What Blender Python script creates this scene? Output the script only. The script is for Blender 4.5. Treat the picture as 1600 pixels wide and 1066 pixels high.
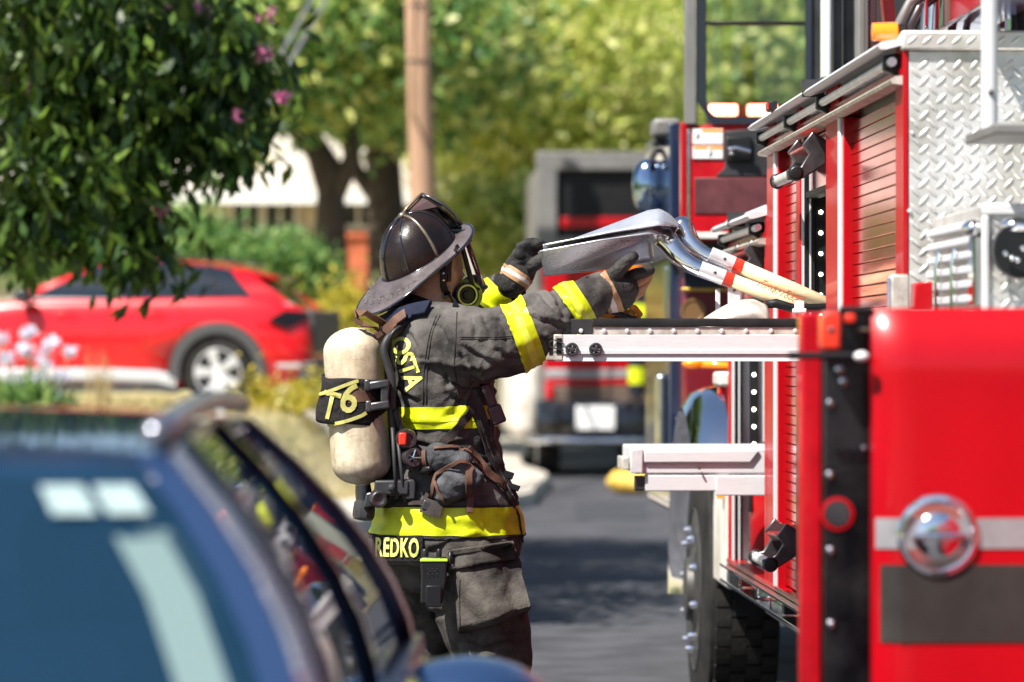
import bpy, bmesh, math, random
import numpy as np
from mathutils import Vector, Matrix, Euler, noise
from mathutils.bvhtree import BVHTree

rad = math.radians
random.seed(7)
rng = np.random.default_rng(11)
for _o in list(bpy.data.objects):
    bpy.data.objects.remove(_o)
SC = bpy.context.scene
COL = SC.collection

# ------------------------------------------------------------------ camera, sky, sun, exposure
CAM_H = 1.45
FPX = 6000.0
YAW = math.atan(200 / FPX)
PITCH = math.atan(27 / FPX)
cam_data = bpy.data.cameras.new('camera')
cam = bpy.data.objects.new('camera', cam_data)
COL.objects.link(cam)
cam.location = (0, 0, CAM_H)
cam.rotation_euler = (math.pi / 2 + PITCH, 0, -YAW)
cam_data.sensor_width = 36
cam_data.lens = FPX / 1600 * 36
cam_data.clip_start = 0.1
cam_data.clip_end = 2000
cam_data.dof.use_dof = True
cam_data.dof.focus_distance = 11.2
cam_data.dof.aperture_fstop = 3.4
SC.camera = cam

SUN_DIR = Vector((-0.44, -0.42, 0.80)).normalized()      # towards the sun
sun_el = math.asin(SUN_DIR.z)
sun_az = math.atan2(SUN_DIR.x, SUN_DIR.y)
world = bpy.data.worlds.new('World')
SC.world = world
world.use_nodes = True
wn = world.node_tree
bg = wn.nodes['Background']
sky = wn.nodes.new('ShaderNodeTexSky')
sky.sky_type = 'NISHITA'
sky.sun_disc = False
sky.sun_elevation = sun_el
sky.sun_rotation = sun_az
wn.links.new(sky.outputs[0], bg.inputs[0])
bg.inputs[1].default_value = 0.065
sun_data = bpy.data.lights.new('sun', 'SUN')
sun_data.energy = 5.0
sun_data.angle = rad(0.53)
sun_data.color = (1.0, 0.95, 0.87)
sun = bpy.data.objects.new('sun', sun_data)
COL.objects.link(sun)
sun.rotation_euler = (-SUN_DIR).to_track_quat('-Z', 'Y').to_euler()
vs = SC.view_settings
vs.view_transform = 'Standard'
vs.look = 'None'
vs.exposure = 1.02
vs.gamma = 1.0
vs.use_curve_mapping = False
SC.render.engine = 'CYCLES'
SC.cycles.use_denoising = True
SC.cycles.max_bounces = 8
SC.cycles.transparent_max_bounces = 12
SC.cycles.sample_clamp_indirect = 8.0
SC.cycles.caustics_reflective = False
SC.cycles.caustics_refractive = False

CAM_R = Euler((math.pi / 2 + PITCH, 0, -YAW), 'XYZ').to_matrix()
CAM_O = Vector((0, 0, CAM_H))


def ray(px, py):
    return CAM_R @ Vector(((px - 800) / FPX, -(py - 533) / FPX, -1))


def P(px, py, d):
    """The point of the place seen at photo pixel (px, py) on the plane Y = d."""
    v = ray(px, py)
    return CAM_O + v * (d / v.y)


XS = 1.264            # the truck's left side


def S(px, py, xs=XS):
    """The point of the truck's side plane seen at photo pixel (px, py)."""
    v = ray(px, py)
    return CAM_O + v * (xs / v.x)


def dS(px, xs=XS):
    return S(px, 560, xs).y


# ------------------------------------------------------------------ mesh helpers
class MB:
    def __init__(self):
        self.v, self.f, self.m = [], [], []

    def add(self, verts, faces, mi=0):
        o = len(self.v)
        self.v += [Vector(p) for p in verts]
        for f in faces:
            self.f.append([i + o for i in f])
            self.m.append(mi)
        return self

    def box(self, x0, x1, y0, y1, z0, z1, mi=0):
        return self.add([(x0, y0, z0), (x1, y0, z0), (x1, y1, z0), (x0, y1, z0), (x0, y0, z1), (x1, y0, z1), (x1, y1, z1), (x0, y1, z1)],
                        [(0, 3, 2, 1), (4, 5, 6, 7), (0, 1, 5, 4), (1, 2, 6, 5), (2, 3, 7, 6), (3, 0, 4, 7)], mi)

    def obox(self, c, ax, ay, az, mi=0):
        """box from centre and three half vectors"""
        c, ax, ay, az = Vector(c), Vector(ax), Vector(ay), Vector(az)
        vs_ = [c + ax * i + ay * j + az * k for k in (-1, 1) for j in (-1, 1) for i in (-1, 1)]
        return self.add(vs_, [(0, 2, 3, 1), (4, 5, 7, 6), (0, 1, 5, 4), (1, 3, 7, 5), (3, 2, 6, 7), (2, 0, 4, 6)], mi)

    def prism(self, poly, vec, mi=0):
        n = len(poly)
        poly = [Vector(p) for p in poly]
        vec = Vector(vec)
        return self.add(poly + [p + vec for p in poly],
                        [list(range(n))[::-1], list(range(n, 2 * n))] + [(i, (i + 1) % n, n + (i + 1) % n, n + i) for i in range(n)], mi)

    def loft(self, rings, caps=True, mi=0, closed=False):
        n = len(rings[0])
        o = []
        for r in rings:
            o += list(r)
        fs = []
        k = len(rings)
        for a in range(k if closed else k - 1):
            b = (a + 1) % k
            for i in range(n):
                j = (i + 1) % n
                fs.append((a * n + i, a * n + j, b * n + j, b * n + i))
        if caps and not closed:
            fs.append(list(range(n))[::-1])
            fs.append([(k - 1) * n + i for i in range(n)])
        return self.add(o, fs, mi)

    def frames(self, pts):
        pts = [Vector(p) for p in pts]
        T = []
        for i in range(len(pts)):
            a = pts[max(0, i - 1)]
            b = pts[min(len(pts) - 1, i + 1)]
            T.append((b - a).normalized())
        up = Vector((0, 0, 1)) if abs(T[0].z) < 0.9 else Vector((1, 0, 0))
        N = (up - T[0] * up.dot(T[0])).normalized()
        out = []
        for i, p in enumerate(pts):
            N = (N - T[i] * N.dot(T[i])).normalized()
            out.append((p, T[i], N, T[i].cross(N)))
        return out

    def tube(self, pts, r, n=10, caps=True, mi=0):
        fr = self.frames(pts)
        rings = []
        for i, (p, t, N, B) in enumerate(fr):
            rr = r[i] if isinstance(r, (list, tuple)) else r
            rings.append([p + (N * math.cos(2 * math.pi * k / n) + B * math.sin(2 * math.pi * k / n)) * rr for k in range(n)])
        return self.loft(rings, caps, mi)

    def capsule(self, pts, r, n=12, mi=0):
        """tube with rounded ends"""
        pts = [Vector(p) for p in pts]
        rs = list(r) if isinstance(r, (list, tuple)) else [r] * len(pts)
        t0 = (pts[0] - pts[1]).normalized()
        t1 = (pts[-1] - pts[-2]).normalized()
        a, ra, b, rb = [], [], [], []
        for q in (80, 60, 40, 20):
            a.append(pts[0] + t0 * rs[0] * math.sin(rad(q)))
            ra.append(rs[0] * math.cos(rad(q)))
            b.insert(0, pts[-1] + t1 * rs[-1] * math.sin(rad(q)))
            rb.insert(0, rs[-1] * math.cos(rad(q)))
        return self.tube(a + pts + b, ra + rs + rb, n, True, mi)

    def ribbon(self, pts, nrm, width, thick, mi=0):
        """flat strap along pts lying on a surface with normals nrm"""
        pts = [Vector(p) for p in pts]
        rings = []
        for i, p in enumerate(pts):
            t = (pts[min(i + 1, len(pts) - 1)] - pts[max(i - 1, 0)]).normalized()
            n_ = Vector(nrm[i]) if isinstance(nrm, list) else Vector(nrm)
            n_ = (n_ - t * n_.dot(t)).normalized()
            s = t.cross(n_)
            w = (width[i] if isinstance(width, (list, tuple)) else width) / 2
            h = thick
            rings.append([p + s * w, p + s * w + n_ * h, p - s * w + n_ * h, p - s * w])
        return self.loft(rings, True, mi)

    def lathe(self, prof, o, axis, n=24, mi=0, hoop=False):
        axis = Vector(axis).normalized()
        o = Vector(o)
        up = Vector((0, 0, 1)) if abs(axis.z) < 0.9 else Vector((1, 0, 0))
        N = (up - axis * up.dot(axis)).normalized()
        B = axis.cross(N)
        rings = [[o + axis * h + (N * math.cos(2 * math.pi * k / n) + B * math.sin(2 * math.pi * k / n)) * max(r, 1e-4) for k in range(n)] for r, h in prof]
        return self.loft(rings, not hoop, mi, closed=hoop)

    def ellipsoid(self, c, rx, ry, rz, mat=None, n=20, m=12, mi=0):
        c = Vector(c)
        rings = []
        for j in range(m + 1):
            th = math.pi * (j + 0.001) / (m + 0.002)
            ring = []
            for i in range(n):
                ph = 2 * math.pi * i / n
                q = Vector((rx * math.sin(th) * math.cos(ph), ry * math.sin(th) * math.sin(ph), -rz * math.cos(th)))
                if mat is not None:
                    q = mat @ q
                ring.append(c + q)
            rings.append(ring)
        return self.loft(rings, True, mi)

    def grid(self, fn, nu, nv, mi=0):
        vs_ = [fn(i / nu, j / nv) for j in range(nv + 1) for i in range(nu + 1)]
        w = nu + 1
        return self.add(vs_, [(j * w + i, j * w + i + 1, (j + 1) * w + i + 1, (j + 1) * w + i) for j in range(nv) for i in range(nu)], mi)


ORG = {}


def empty(name, loc, label=None, cat=None, group=None, kind=None, parent=None):
    o = bpy.data.objects.new(name, None)
    o.empty_display_size = 0.1
    COL.objects.link(o)
    o.location = Vector(loc) - (ORG[parent.as_pointer()] if parent else Vector())
    o.parent = parent
    ORG[o.as_pointer()] = Vector(loc)
    tag(o, label, cat, group, kind)
    return o


def tag(o, label=None, cat=None, group=None, kind=None):
    if label:
        o['label'] = label
    if cat:
        o['category'] = cat
    if group:
        o['group'] = group
    if kind:
        o['kind'] = kind
    return o


def link_mesh(name, me, parent, org):
    o = bpy.data.objects.new(name, me)
    COL.objects.link(o)
    o.parent = parent
    if parent is None:
        o.location = org
    ORG[o.as_pointer()] = Vector(org)
    return o


def obj(name, mb, mats, parent=None, smooth=38, bevel=0, seg=2, sub=0, label=None, cat=None, group=None, kind=None, org=None):
    """link the collected shapes as ONE mesh object; coordinates are world, stored relative to the thing's base"""
    if org is None:
        org = ORG[parent.as_pointer()] if parent else Vector((0, 0, 0))
    if parent is not None:
        org = ORG[parent.as_pointer()]
    org = Vector(org)
    me = bpy.data.meshes.new(name)
    me.from_pydata([p - org for p in mb.v], [], mb.f)
    mats = mats if isinstance(mats, (list, tuple)) else [mats]
    for m_ in mats:
        me.materials.append(m_)
    me.polygons.foreach_set('material_index', mb.m)
    bm = bmesh.new()
    bm.from_mesh(me)
    bmesh.ops.recalc_face_normals(bm, faces=bm.faces)
    bm.to_mesh(me)
    bm.free()
    if smooth:
        me.polygons.foreach_set('use_smooth', [True] * len(me.polygons))
        if smooth < 179:
            me.set_sharp_from_angle(angle=rad(smooth))
    me.update()
    o = link_mesh(name, me, parent, org)
    if bevel:
        b = o.modifiers.new('bevel', 'BEVEL')
        b.width = bevel
        b.segments = seg
        b.limit_method = 'ANGLE'
        b.angle_limit = rad(35)
    if sub:
        s = o.modifiers.new('sub', 'SUBSURF')
        s.levels = s.render_levels = sub
    return tag(o, label, cat, group, kind)


def shared(name, mb, mats, smooth=38):
    """mesh data (local coordinates) for many alike pieces"""
    me = bpy.data.meshes.new(name)
    me.from_pydata(mb.v, [], mb.f)
    mats = mats if isinstance(mats, (list, tuple)) else [mats]
    for m_ in mats:
        me.materials.append(m_)
    me.polygons.foreach_set('material_index', mb.m)
    bm = bmesh.new()
    bm.from_mesh(me)
    bmesh.ops.recalc_face_normals(bm, faces=bm.faces)
    bm.to_mesh(me)
    bm.free()
    if smooth:
        me.polygons.foreach_set('use_smooth', [True] * len(me.polygons))
        me.set_sharp_from_angle(angle=rad(smooth))
    return me


def inst(name, me, parent, loc, rot=None, scale=None):
    o = bpy.data.objects.new(name, me)
    COL.objects.link(o)
    o.parent = parent
    o.location = Vector(loc) - (ORG[parent.as_pointer()] if parent else Vector())
    if rot is not None:
        o.rotation_euler = rot
    if scale is not None:
        o.scale = scale
    ORG[o.as_pointer()] = Vector(loc)
    return o


def evaluated(o, remove=True):
    """apply an object's modifiers and return the new mesh"""
    dg = bpy.context.evaluated_depsgraph_get()
    dg.update()
    me = bpy.data.meshes.new_from_object(o.evaluated_get(dg))
    if remove:
        bpy.data.objects.remove(o)
    return me


def remesh_union(mb, voxel, smooth=6):
    """one closed continuous skin around all shapes of mb (world coordinates)"""
    me = bpy.data.meshes.new('tmp')
    me.from_pydata(mb.v, [], mb.f)
    bm = bmesh.new()
    bm.from_mesh(me)
    bmesh.ops.recalc_face_normals(bm, faces=bm.faces)
    bm.to_mesh(me)
    bm.free()
    o = bpy.data.objects.new('tmp', me)
    COL.objects.link(o)
    r = o.modifiers.new('r', 'REMESH')
    r.mode = 'VOXEL'
    r.voxel_size = voxel
    if smooth:
        s = o.modifiers.new('s', 'SMOOTH')
        s.iterations = smooth
        s.factor = 0.5
    return evaluated(o)


def displace(me, fn):
    n = len(me.vertices)
    co = np.empty(n * 3)
    me.vertices.foreach_get('co', co)
    no = np.empty(n * 3)
    me.vertex_normals.foreach_get('vector', no)
    co = co.reshape(-1, 3)
    no = no.reshape(-1, 3)
    for i in range(n):
        co[i] += no[i] * fn(Vector(co[i]))
    me.vertices.foreach_set('co', co.ravel())
    me.update()


def mesh_obj(name, me, mat, parent, smooth=True, **kw):
    """link a mesh given in world coordinates"""
    org = ORG[parent.as_pointer()] if parent else Vector()
    if org.length:
        me.transform(Matrix.Translation(-org))
    me.materials.clear()
    me.materials.append(mat)
    me.polygons.foreach_set('use_smooth', [smooth] * len(me.polygons))
    me.update()
    return tag(link_mesh(name, me, parent, org), **kw)


def bvh_of(me, org=Vector()):
    return BVHTree.FromPolygons([v.co + org for v in me.vertices], [list(p.vertices) for p in me.polygons])


def band_between(me, p0, n0, p1, n1, keep, lift):
    """the strip of a garment between two planes, lifted off it: a sewn-on band"""
    bm = bmesh.new()
    bm.from_mesh(me)
    for p, n_ in ((p0, n0), (p1, n1)):
        bmesh.ops.bisect_plane(bm, geom=bm.verts[:] + bm.edges[:] + bm.faces[:], plane_co=p, plane_no=n_, dist=1e-5)
    n0, n1 = Vector(n0), Vector(n1)
    dead = []
    for f in bm.faces:
        c = f.calc_center_median()
        if (c - Vector(p0)).dot(n0) < 0 or (c - Vector(p1)).dot(n1) > 0 or not keep(c):
            dead.append(f)
    bmesh.ops.delete(bm, geom=dead, context='FACES')
    bm.normal_update()
    for v in bm.verts:
        v.co += v.normal * lift
    out = bpy.data.meshes.new('band')
    bm.to_mesh(out)
    bm.free()
    return out


def text_mesh(s, size, bold=0.0, extrude=0.0, shear=0.0, spacing=1.0):
    cu = bpy.data.curves.new('t', 'FONT')
    cu.body = s
    cu.size = size
    cu.offset = bold
    cu.extrude = extrude
    cu.shear = shear
    cu.space_character = spacing
    cu.align_x = 'CENTER'
    cu.align_y = 'CENTER'
    cu.resolution_u = 3
    o = bpy.data.objects.new('t', cu)
    COL.objects.link(o)
    return evaluated(o)


# ------------------------------------------------------------------ materials
def M(name, col, rough=0.5, metal=0.0, var=0.0, vscale=6.0, col2=None, bump=0.0, bscale=60.0, coat=0.0, spec=0.5, emit=None, estr=0.0,
      rvar=0.0, stretch=None, detail=6.0, island=0.0, weave=0.0, sheen=0.0, wrinkle=None, coat_rough=0.04):
    m = bpy.data.materials.new(name)
    m.use_nodes = True
    nt = m.node_tree
    b = nt.nodes['Principled BSDF']
    c = (*col, 1)
    b.inputs['Base Color'].default_value = c
    b.inputs['Roughness'].default_value = rough
    b.inputs['Metallic'].default_value = metal
    b.inputs['Specular IOR Level'].default_value = spec
    b.inputs['Coat Weight'].default_value = coat
    b.inputs['Coat Roughness'].default_value = coat_rough
    if sheen:
        b.inputs['Sheen Weight'].default_value = sheen
    if emit:
        b.inputs['Emission Color'].default_value = (*emit, 1)
        b.inputs['Emission Strength'].default_value = estr
    tc = nt.nodes.new('ShaderNodeTexCoord')
    mp = nt.nodes.new('ShaderNodeMapping')
    nt.links.new(tc.outputs['Object'], mp.inputs[0])
    if stretch:
        mp.inputs['Scale'].default_value = stretch
    if var or col2 or rvar:
        n1 = nt.nodes.new('ShaderNodeTexNoise')
        n1.inputs['Scale'].default_value = vscale
        n1.inputs['Detail'].default_value = detail
        n1.inputs['Roughness'].default_value = 0.62
        nt.links.new(mp.outputs[0], n1.inputs[0])
        if var or col2:
            cr = nt.nodes.new('ShaderNodeValToRGB')
            c2 = col2 if col2 else tuple(max(0, x * (1 - var)) for x in col)
            c1 = col if col2 else tuple(min(1, x * (1 + var)) for x in col)
            cr.color_ramp.elements[0].position = 0.36
            cr.color_ramp.elements[1].position = 0.62
            cr.color_ramp.elements[0].color = (*c2, 1)
            cr.color_ramp.elements[1].color = (*c1, 1)
            nt.links.new(n1.outputs[0], cr.inputs[0])
            nt.links.new(cr.outputs[0], b.inputs['Base Color'])
        if rvar:
            mr = nt.nodes.new('ShaderNodeMapRange')
            mr.inputs[3].default_value = max(0.02, rough - rvar)
            mr.inputs[4].default_value = min(1, rough + rvar)
            nt.links.new(n1.outputs[0], mr.inputs[0])
            nt.links.new(mr.outputs[0], b.inputs['Roughness'])
    if bump or weave:
        bp = nt.nodes.new('ShaderNodeBump')
        bp.inputs['Strength'].default_value = 1.0
        bp.inputs['Distance'].default_value = bump or 0.0004
        n2 = nt.nodes.new('ShaderNodeTexNoise')
        n2.inputs['Scale'].default_value = bscale
        n2.inputs['Detail'].default_value = 5
        nt.links.new(mp.outputs[0], n2.inputs[0])
        nt.links.new(n2.outputs[0], bp.inputs['Height'])
        nt.links.new(bp.outputs[0], b.inputs['Normal'])
        last = bp
        for dist, scl, dst in (wrinkle or ()):
            nw = nt.nodes.new('ShaderNodeTexNoise')
            nw.inputs['Scale'].default_value = scl
            nw.inputs['Detail'].default_value = 3
            nw.inputs['Distortion'].default_value = dst
            nt.links.new(mp.outputs[0], nw.inputs[0])
            b2 = nt.nodes.new('ShaderNodeBump')
            b2.inputs['Distance'].default_value = dist
            nt.links.new(nw.outputs[0], b2.inputs['Height'])
            nt.links.new(last.outputs[0], b2.inputs['Normal'])
            last = b2
        nt.links.new(last.outputs[0], b.inputs['Normal'])
    return m


def leaf_mat(name, c1, c2, c3, trans=0.35, rough=0.45):
    m = bpy.data.materials.new(name)
    m.use_nodes = True
    nt = m.node_tree
    b = nt.nodes['Principled BSDF']
    out = nt.nodes['Material Output']
    g = nt.nodes.new('ShaderNodeNewGeometry')
    cr = nt.nodes.new('ShaderNodeValToRGB')
    e = cr.color_ramp.elements
    e[0].color = (*c1, 1)
    e[1].color = (*c3, 1)
    x = e.new(0.5)
    x.color = (*c2, 1)
    nt.links.new(g.outputs['Random Per Island'], cr.inputs[0])
    nt.links.new(cr.outputs[0], b.inputs['Base Color'])
    b.inputs['Roughness'].default_value = rough
    tr = nt.nodes.new('ShaderNodeBsdfTranslucent')
    hs = nt.nodes.new('ShaderNodeHueSaturation')
    hs.inputs['Value'].default_value = 1.5
    hs.inputs['Hue'].default_value = 0.485
    nt.links.new(cr.outputs[0], hs.inputs['Color'])
    nt.links.new(hs.outputs[0], tr.inputs[0])
    mx = nt.nodes.new('ShaderNodeMixShader')
    mx.inputs[0].default_value = trans
    nt.links.new(b.outputs[0], mx.inputs[1])
    nt.links.new(tr.outputs[0], mx.inputs[2])
    nt.links.new(mx.outputs[0], out.inputs[0])
    return m


def glass_mat(name, tint, dark=0.5, rough=0.02):
    """thin pane: mirror reflection by angle over a tinted see-through"""
    m = bpy.data.materials.new(name)
    m.use_nodes = True
    nt = m.node_tree
    nt.nodes.remove(nt.nodes['Principled BSDF'])
    out = nt.nodes['Material Output']
    tr = nt.nodes.new('ShaderNodeBsdfTransparent')
    tr.inputs[0].default_value = (tint[0] * dark, tint[1] * dark, tint[2] * dark, 1)
    gl = nt.nodes.new('ShaderNodeBsdfGlossy')
    gl.inputs['Roughness'].default_value = rough
    fr = nt.nodes.new('ShaderNodeFresnel')
    fr.inputs[0].default_value = 1.55
    mx = nt.nodes.new('ShaderNodeMixShader')
    nt.links.new(fr.outputs[0], mx.inputs[0])
    nt.links.new(tr.outputs[0], mx.inputs[1])
    nt.links.new(gl.outputs[0], mx.inputs[2])
    nt.links.new(mx.outputs[0], out.inputs[0])
    return m


MT = {}
MT['asphalt'] = M('asphalt', (0.058, 0.059, 0.067), 0.88, var=0.34, vscale=2.2, detail=10, spec=.3, bump=0.006, bscale=90)
MT['concrete'] = M('concrete', (0.46, 0.42, 0.36), 0.85, var=0.14, vscale=2.5, bump=0.003, bscale=40)
MT['lawn'] = M('lawn_soil', (0.50, 0.42, 0.24), 0.95, col2=(0.28, 0.26, 0.11), vscale=0.9, bump=0.03, bscale=14)
MT['red'] = M('red_paint', (0.40, 0.0015, 0.007), 0.35, coat=0.55, var=0.08, vscale=2, spec=0.15, coat_rough=0.13, bump=0.0008, bscale=5, rvar=.05)
MT['red_worn'] = M('red_paint_worn', (0.48, 0.006, 0.014), 0.35, coat=0.5, col2=(0.34, 0.004, 0.01), vscale=9, spec=0.15)
MT['slat'] = M('shutter_red', (0.56, 0.045, 0.04), 0.12, metal=0.8, var=0.15, vscale=4, rvar=0.05, stretch=(1, 1, 6))
MT['alu'] = M('aluminium', (0.86, 0.86, 0.88), 0.36, metal=0.55, var=0.10, vscale=14, rvar=0.10)
MT['alu_white'] = M('brushed_aluminium', (0.66, 0.66, 0.68), 0.5, metal=0.25, var=0.06, vscale=25, stretch=(1, 6, 18), bump=0.0003, bscale=200)
MT['alu_spot'] = M('spotted_aluminium', (0.66, 0.62, 0.56), 0.5, metal=0.4, col2=(0.40, 0.36, 0.31), vscale=22)
MT['tread'] = M('tread_plate', (0.84, 0.83, 0.82), 0.32, metal=0.55, col2=(0.56, 0.53, 0.48), vscale=7, detail=10, rvar=0.14)
MT['chrome'] = M('chrome', (0.86, 0.87, 0.90), 0.08, metal=1.0, rvar=0.04, vscale=20)
MT['steel'] = M('polished_steel', (0.80, 0.80, 0.82), 0.15, metal=1.0, var=0.1, vscale=14, rvar=0.08, bump=0.0006, bscale=8)
MT['black'] = M('black_rubber', (0.010, 0.010, 0.011), 0.5, spec=0.25, var=0.4, vscale=15, bump=0.0008, bscale=60)
MT['blackgloss'] = M('black_gloss', (0.012, 0.013, 0.018), 0.12, coat=0.6)
MT['darksteel'] = M('dark_steel', (0.05, 0.052, 0.058), 0.26, metal=0.8, col2=(0.008, 0.009, 0.013), vscale=7, rvar=0.12)
MT['darkgrey'] = M('dark_grey', (0.030, 0.030, 0.033), 0.5, spec=0.3, var=0.3, vscale=10)
MT['grey'] = M('grey_paint', (0.17, 0.165, 0.16), 0.45, var=0.1)
MT['stripe'] = M('silver_stripe', (0.30, 0.30, 0.315), 0.42, metal=0.2, var=0.08, vscale=30)
MT['bandgrey'] = M('charcoal_band', (0.042, 0.039, 0.036), 0.5, col2=(0.026, 0.024, 0.022), vscale=5, spec=.3, detail=9)
MT['white'] = M('white_paint', (0.80, 0.80, 0.79), 0.35, coat=0.4, var=0.05)
MT['dirtywhite'] = M('dirty_white', (0.74, 0.71, 0.66), 0.45, col2=(0.50, 0.45, 0.38), vscale=5)
MT['amber'] = M('amber_lens', (0.95, 0.24, 0.01), 0.15, coat=1, emit=(1.0, 0.22, 0.0), estr=0.35)
MT['redlens'] = M('red_lens', (0.6, 0.01, 0.02), 0.15, coat=1)
MT['led'] = M('led', (1, 0.98, 0.85), 0.3, emit=(1, 0.95, 0.75), estr=6)
MT['redlamp'] = M('red_lamp', (1, 0.2, 0.15), 0.3, emit=(1, 0.16, 0.10), estr=14)
MT['maroon'] = M('maroon', (0.16, 0.008, 0.016), 0.2, coat=1)
MT['gold'] = M('gold', (0.60, 0.38, 0.09), 0.3, metal=0.7)
MT['bluedark'] = M('blue_black', (0.010, 0.022, 0.055), 0.15, coat=0.8)
MT['tyre'] = M('tyre', (0.010, 0.0095, 0.0095), 0.8, spec=.25, col2=(0.026, 0.024, 0.022), vscale=8, bump=0.002, bscale=50)
MT['coat'] = M('turnout_cloth', (0.115, 0.106, 0.099), 0.85, spec=0.2, col2=(0.032, 0.029, 0.028), vscale=9, detail=9, bump=0.0015, bscale=170, wrinkle=((0.0055, 17, .5), (0.0016, 55, .3)))
MT['coat_dark'] = M('turnout_cloth_dark', (0.022, 0.019, 0.020), 0.85, spec=0.2, col2=(0.011, 0.010, 0.011), vscale=9, bump=0.001, bscale=200, wrinkle=((0.008, 30, 1.0),))
MT['trouser'] = M('trouser_cloth', (0.098, 0.087, 0.076), 0.88, spec=0.2, col2=(0.024, 0.021, 0.020), vscale=9, detail=9, bump=0.0015, bscale=150, wrinkle=((0.008, 15, .5), (0.002, 50, .3)))
MT['lime'] = M('lime_band', (0.66, 0.74, 0.008), 0.45, col2=(0.50, 0.57, 0.006), vscale=20, bump=0.0012, bscale=60)
MT['limetext'] = M('lime_letter', (0.80, 0.82, 0.20), 0.55, col2=(0.62, 0.62, 0.15), vscale=50)
MT['silver_tape'] = M('silver_tape', (0.74, 0.80, 0.09), 0.4, col2=(0.62, 0.69, 0.05), vscale=30)
MT['thread'] = M('thread', (0.02, 0.017, 0.016), 0.9)
MT['navy'] = M('navy_cloth', (0.008, 0.011, 0.026), 0.8, spec=0.2, var=0.4, vscale=10, bump=0.001, bscale=150)
MT['hood'] = M('hood_cloth', (0.62, 0.36, 0.24), 0.85, col2=(0.45, 0.23, 0.14), vscale=12, bump=0.002, bscale=60)
MT['skin'] = M('skin', (0.48, 0.28, 0.20), 0.5, var=0.1)
MT['helmet'] = M('helmet_leather', (0.006, 0.0055, 0.006), 0.30, spec=0.34, col2=(0.020, 0.010, 0.008), vscale=14, detail=10, rvar=0.2, coat=0.0, bump=0.0016, bscale=34)
MT['brim'] = M('brim_leather', (0.115, 0.095, 0.10), 0.34, col2=(0.06, 0.048, 0.048), vscale=12, rvar=0.12, bump=0.0022, bscale=45)
MT['brass'] = M('worn_brass', (0.20, 0.16, 0.12), 0.35, metal=0.7, var=0.3, vscale=20)
MT['glove'] = M('glove_leather', (0.012, 0.0115, 0.0115), 0.7, spec=0.25, col2=(0.045, 0.042, 0.040), vscale=20, bump=0.002, bscale=70, wrinkle=((0.006, 45, 1.0),))
MT['glovetan'] = M('glove_tan', (0.42, 0.24, 0.12), 0.75, col2=(0.28, 0.15, 0.08), vscale=16, bump=0.002, bscale=60)
MT['label'] = M('woven_label', (0.62, 0.55, 0.56), 0.7)
MT['maroontext'] = M('maroon_letter', (0.20, 0.02, 0.05), 0.7)
MT['tank'] = M('tank_wrap', (0.72, 0.64, 0.49), 0.55, col2=(0.52, 0.43, 0.30), vscale=7, bump=0.001, bscale=40, detail=9, stretch=(1, 1, 0.8))
MT['strap'] = M('webbing', (0.055, 0.044, 0.040), 0.85, spec=0.2, col2=(0.026, 0.021, 0.020), vscale=20, bump=0.001, bscale=180)
MT['strapbrown'] = M('brown_leather', (0.15, 0.078, 0.052), 0.65, spec=0.25, col2=(0.07, 0.036, 0.026), vscale=16, bump=0.001, bscale=80)
MT['pouch'] = M('pouch_cloth', (0.10, 0.105, 0.115), 0.85, spec=0.2, col2=(0.030, 0.031, 0.034), vscale=9, bump=0.002, bscale=80, wrinkle=((0.008, 24, 1.0),))
MT['plastic'] = M('black_plastic', (0.009, 0.009, 0.010), 0.4, var=0.2, spec=0.35)
MT['gunmetal'] = M('gun_metal', (0.11, 0.105, 0.11), 0.34, metal=0.8, var=0.3, vscale=20)
MT['wood'] = M('ash_wood', (0.84, 0.68, 0.46), 0.42, col2=(0.74, 0.52, 0.28), vscale=7, stretch=(3, 30, 30), coat=0.35)
MT['redring'] = M('red_ring', (0.70, 0.035, 0.015), 0.35, coat=0.4)
MT['shovel'] = M('shovel_aluminium', (0.80, 0.82, 0.87), 0.26, metal=0.70, col2=(0.66, 0.68, 0.73), vscale=10, rvar=0.12, bump=0.0002, bscale=24)
MT['blue'] = M('blue_paint', (0.014, 0.034, 0.090), 0.16, coat=1.0)
MT['bluetrim'] = M('satin_trim', (0.30, 0.31, 0.36), 0.22, metal=0.8)
MT['carred'] = M('car_red', (0.58, 0.006, 0.014), 0.25, coat=1.0, spec=0.2)
MT['cladding'] = M('cladding', (0.050, 0.052, 0.055), 0.55)
MT['alloy'] = M('alloy', (0.55, 0.56, 0.58), 0.3, metal=0.3)
MT['carglass'] = M('car_glass_dark', (0.008, 0.014, 0.022), 0.04, coat=1.0)
MT['glass'] = glass_mat('clear_pane', (0.93, 0.97, 0.95), 0.93)
MT['tinted'] = glass_mat('tinted_pane', (0.84, 0.93, 0.92), 0.70)
def sky_veil(m, col, w):
    nt = m.node_tree
    out = nt.nodes['Material Output']
    sh = out.inputs[0].links[0].from_socket
    d = nt.nodes.new('ShaderNodeBsdfDiffuse')
    d.inputs[0].default_value = (*col, 1)
    mx = nt.nodes.new('ShaderNodeMixShader')
    mx.inputs[0].default_value = w
    nt.links.new(sh, mx.inputs[1])
    nt.links.new(d.outputs[0], mx.inputs[2])
    nt.links.new(mx.outputs[0], out.inputs[0])


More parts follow.
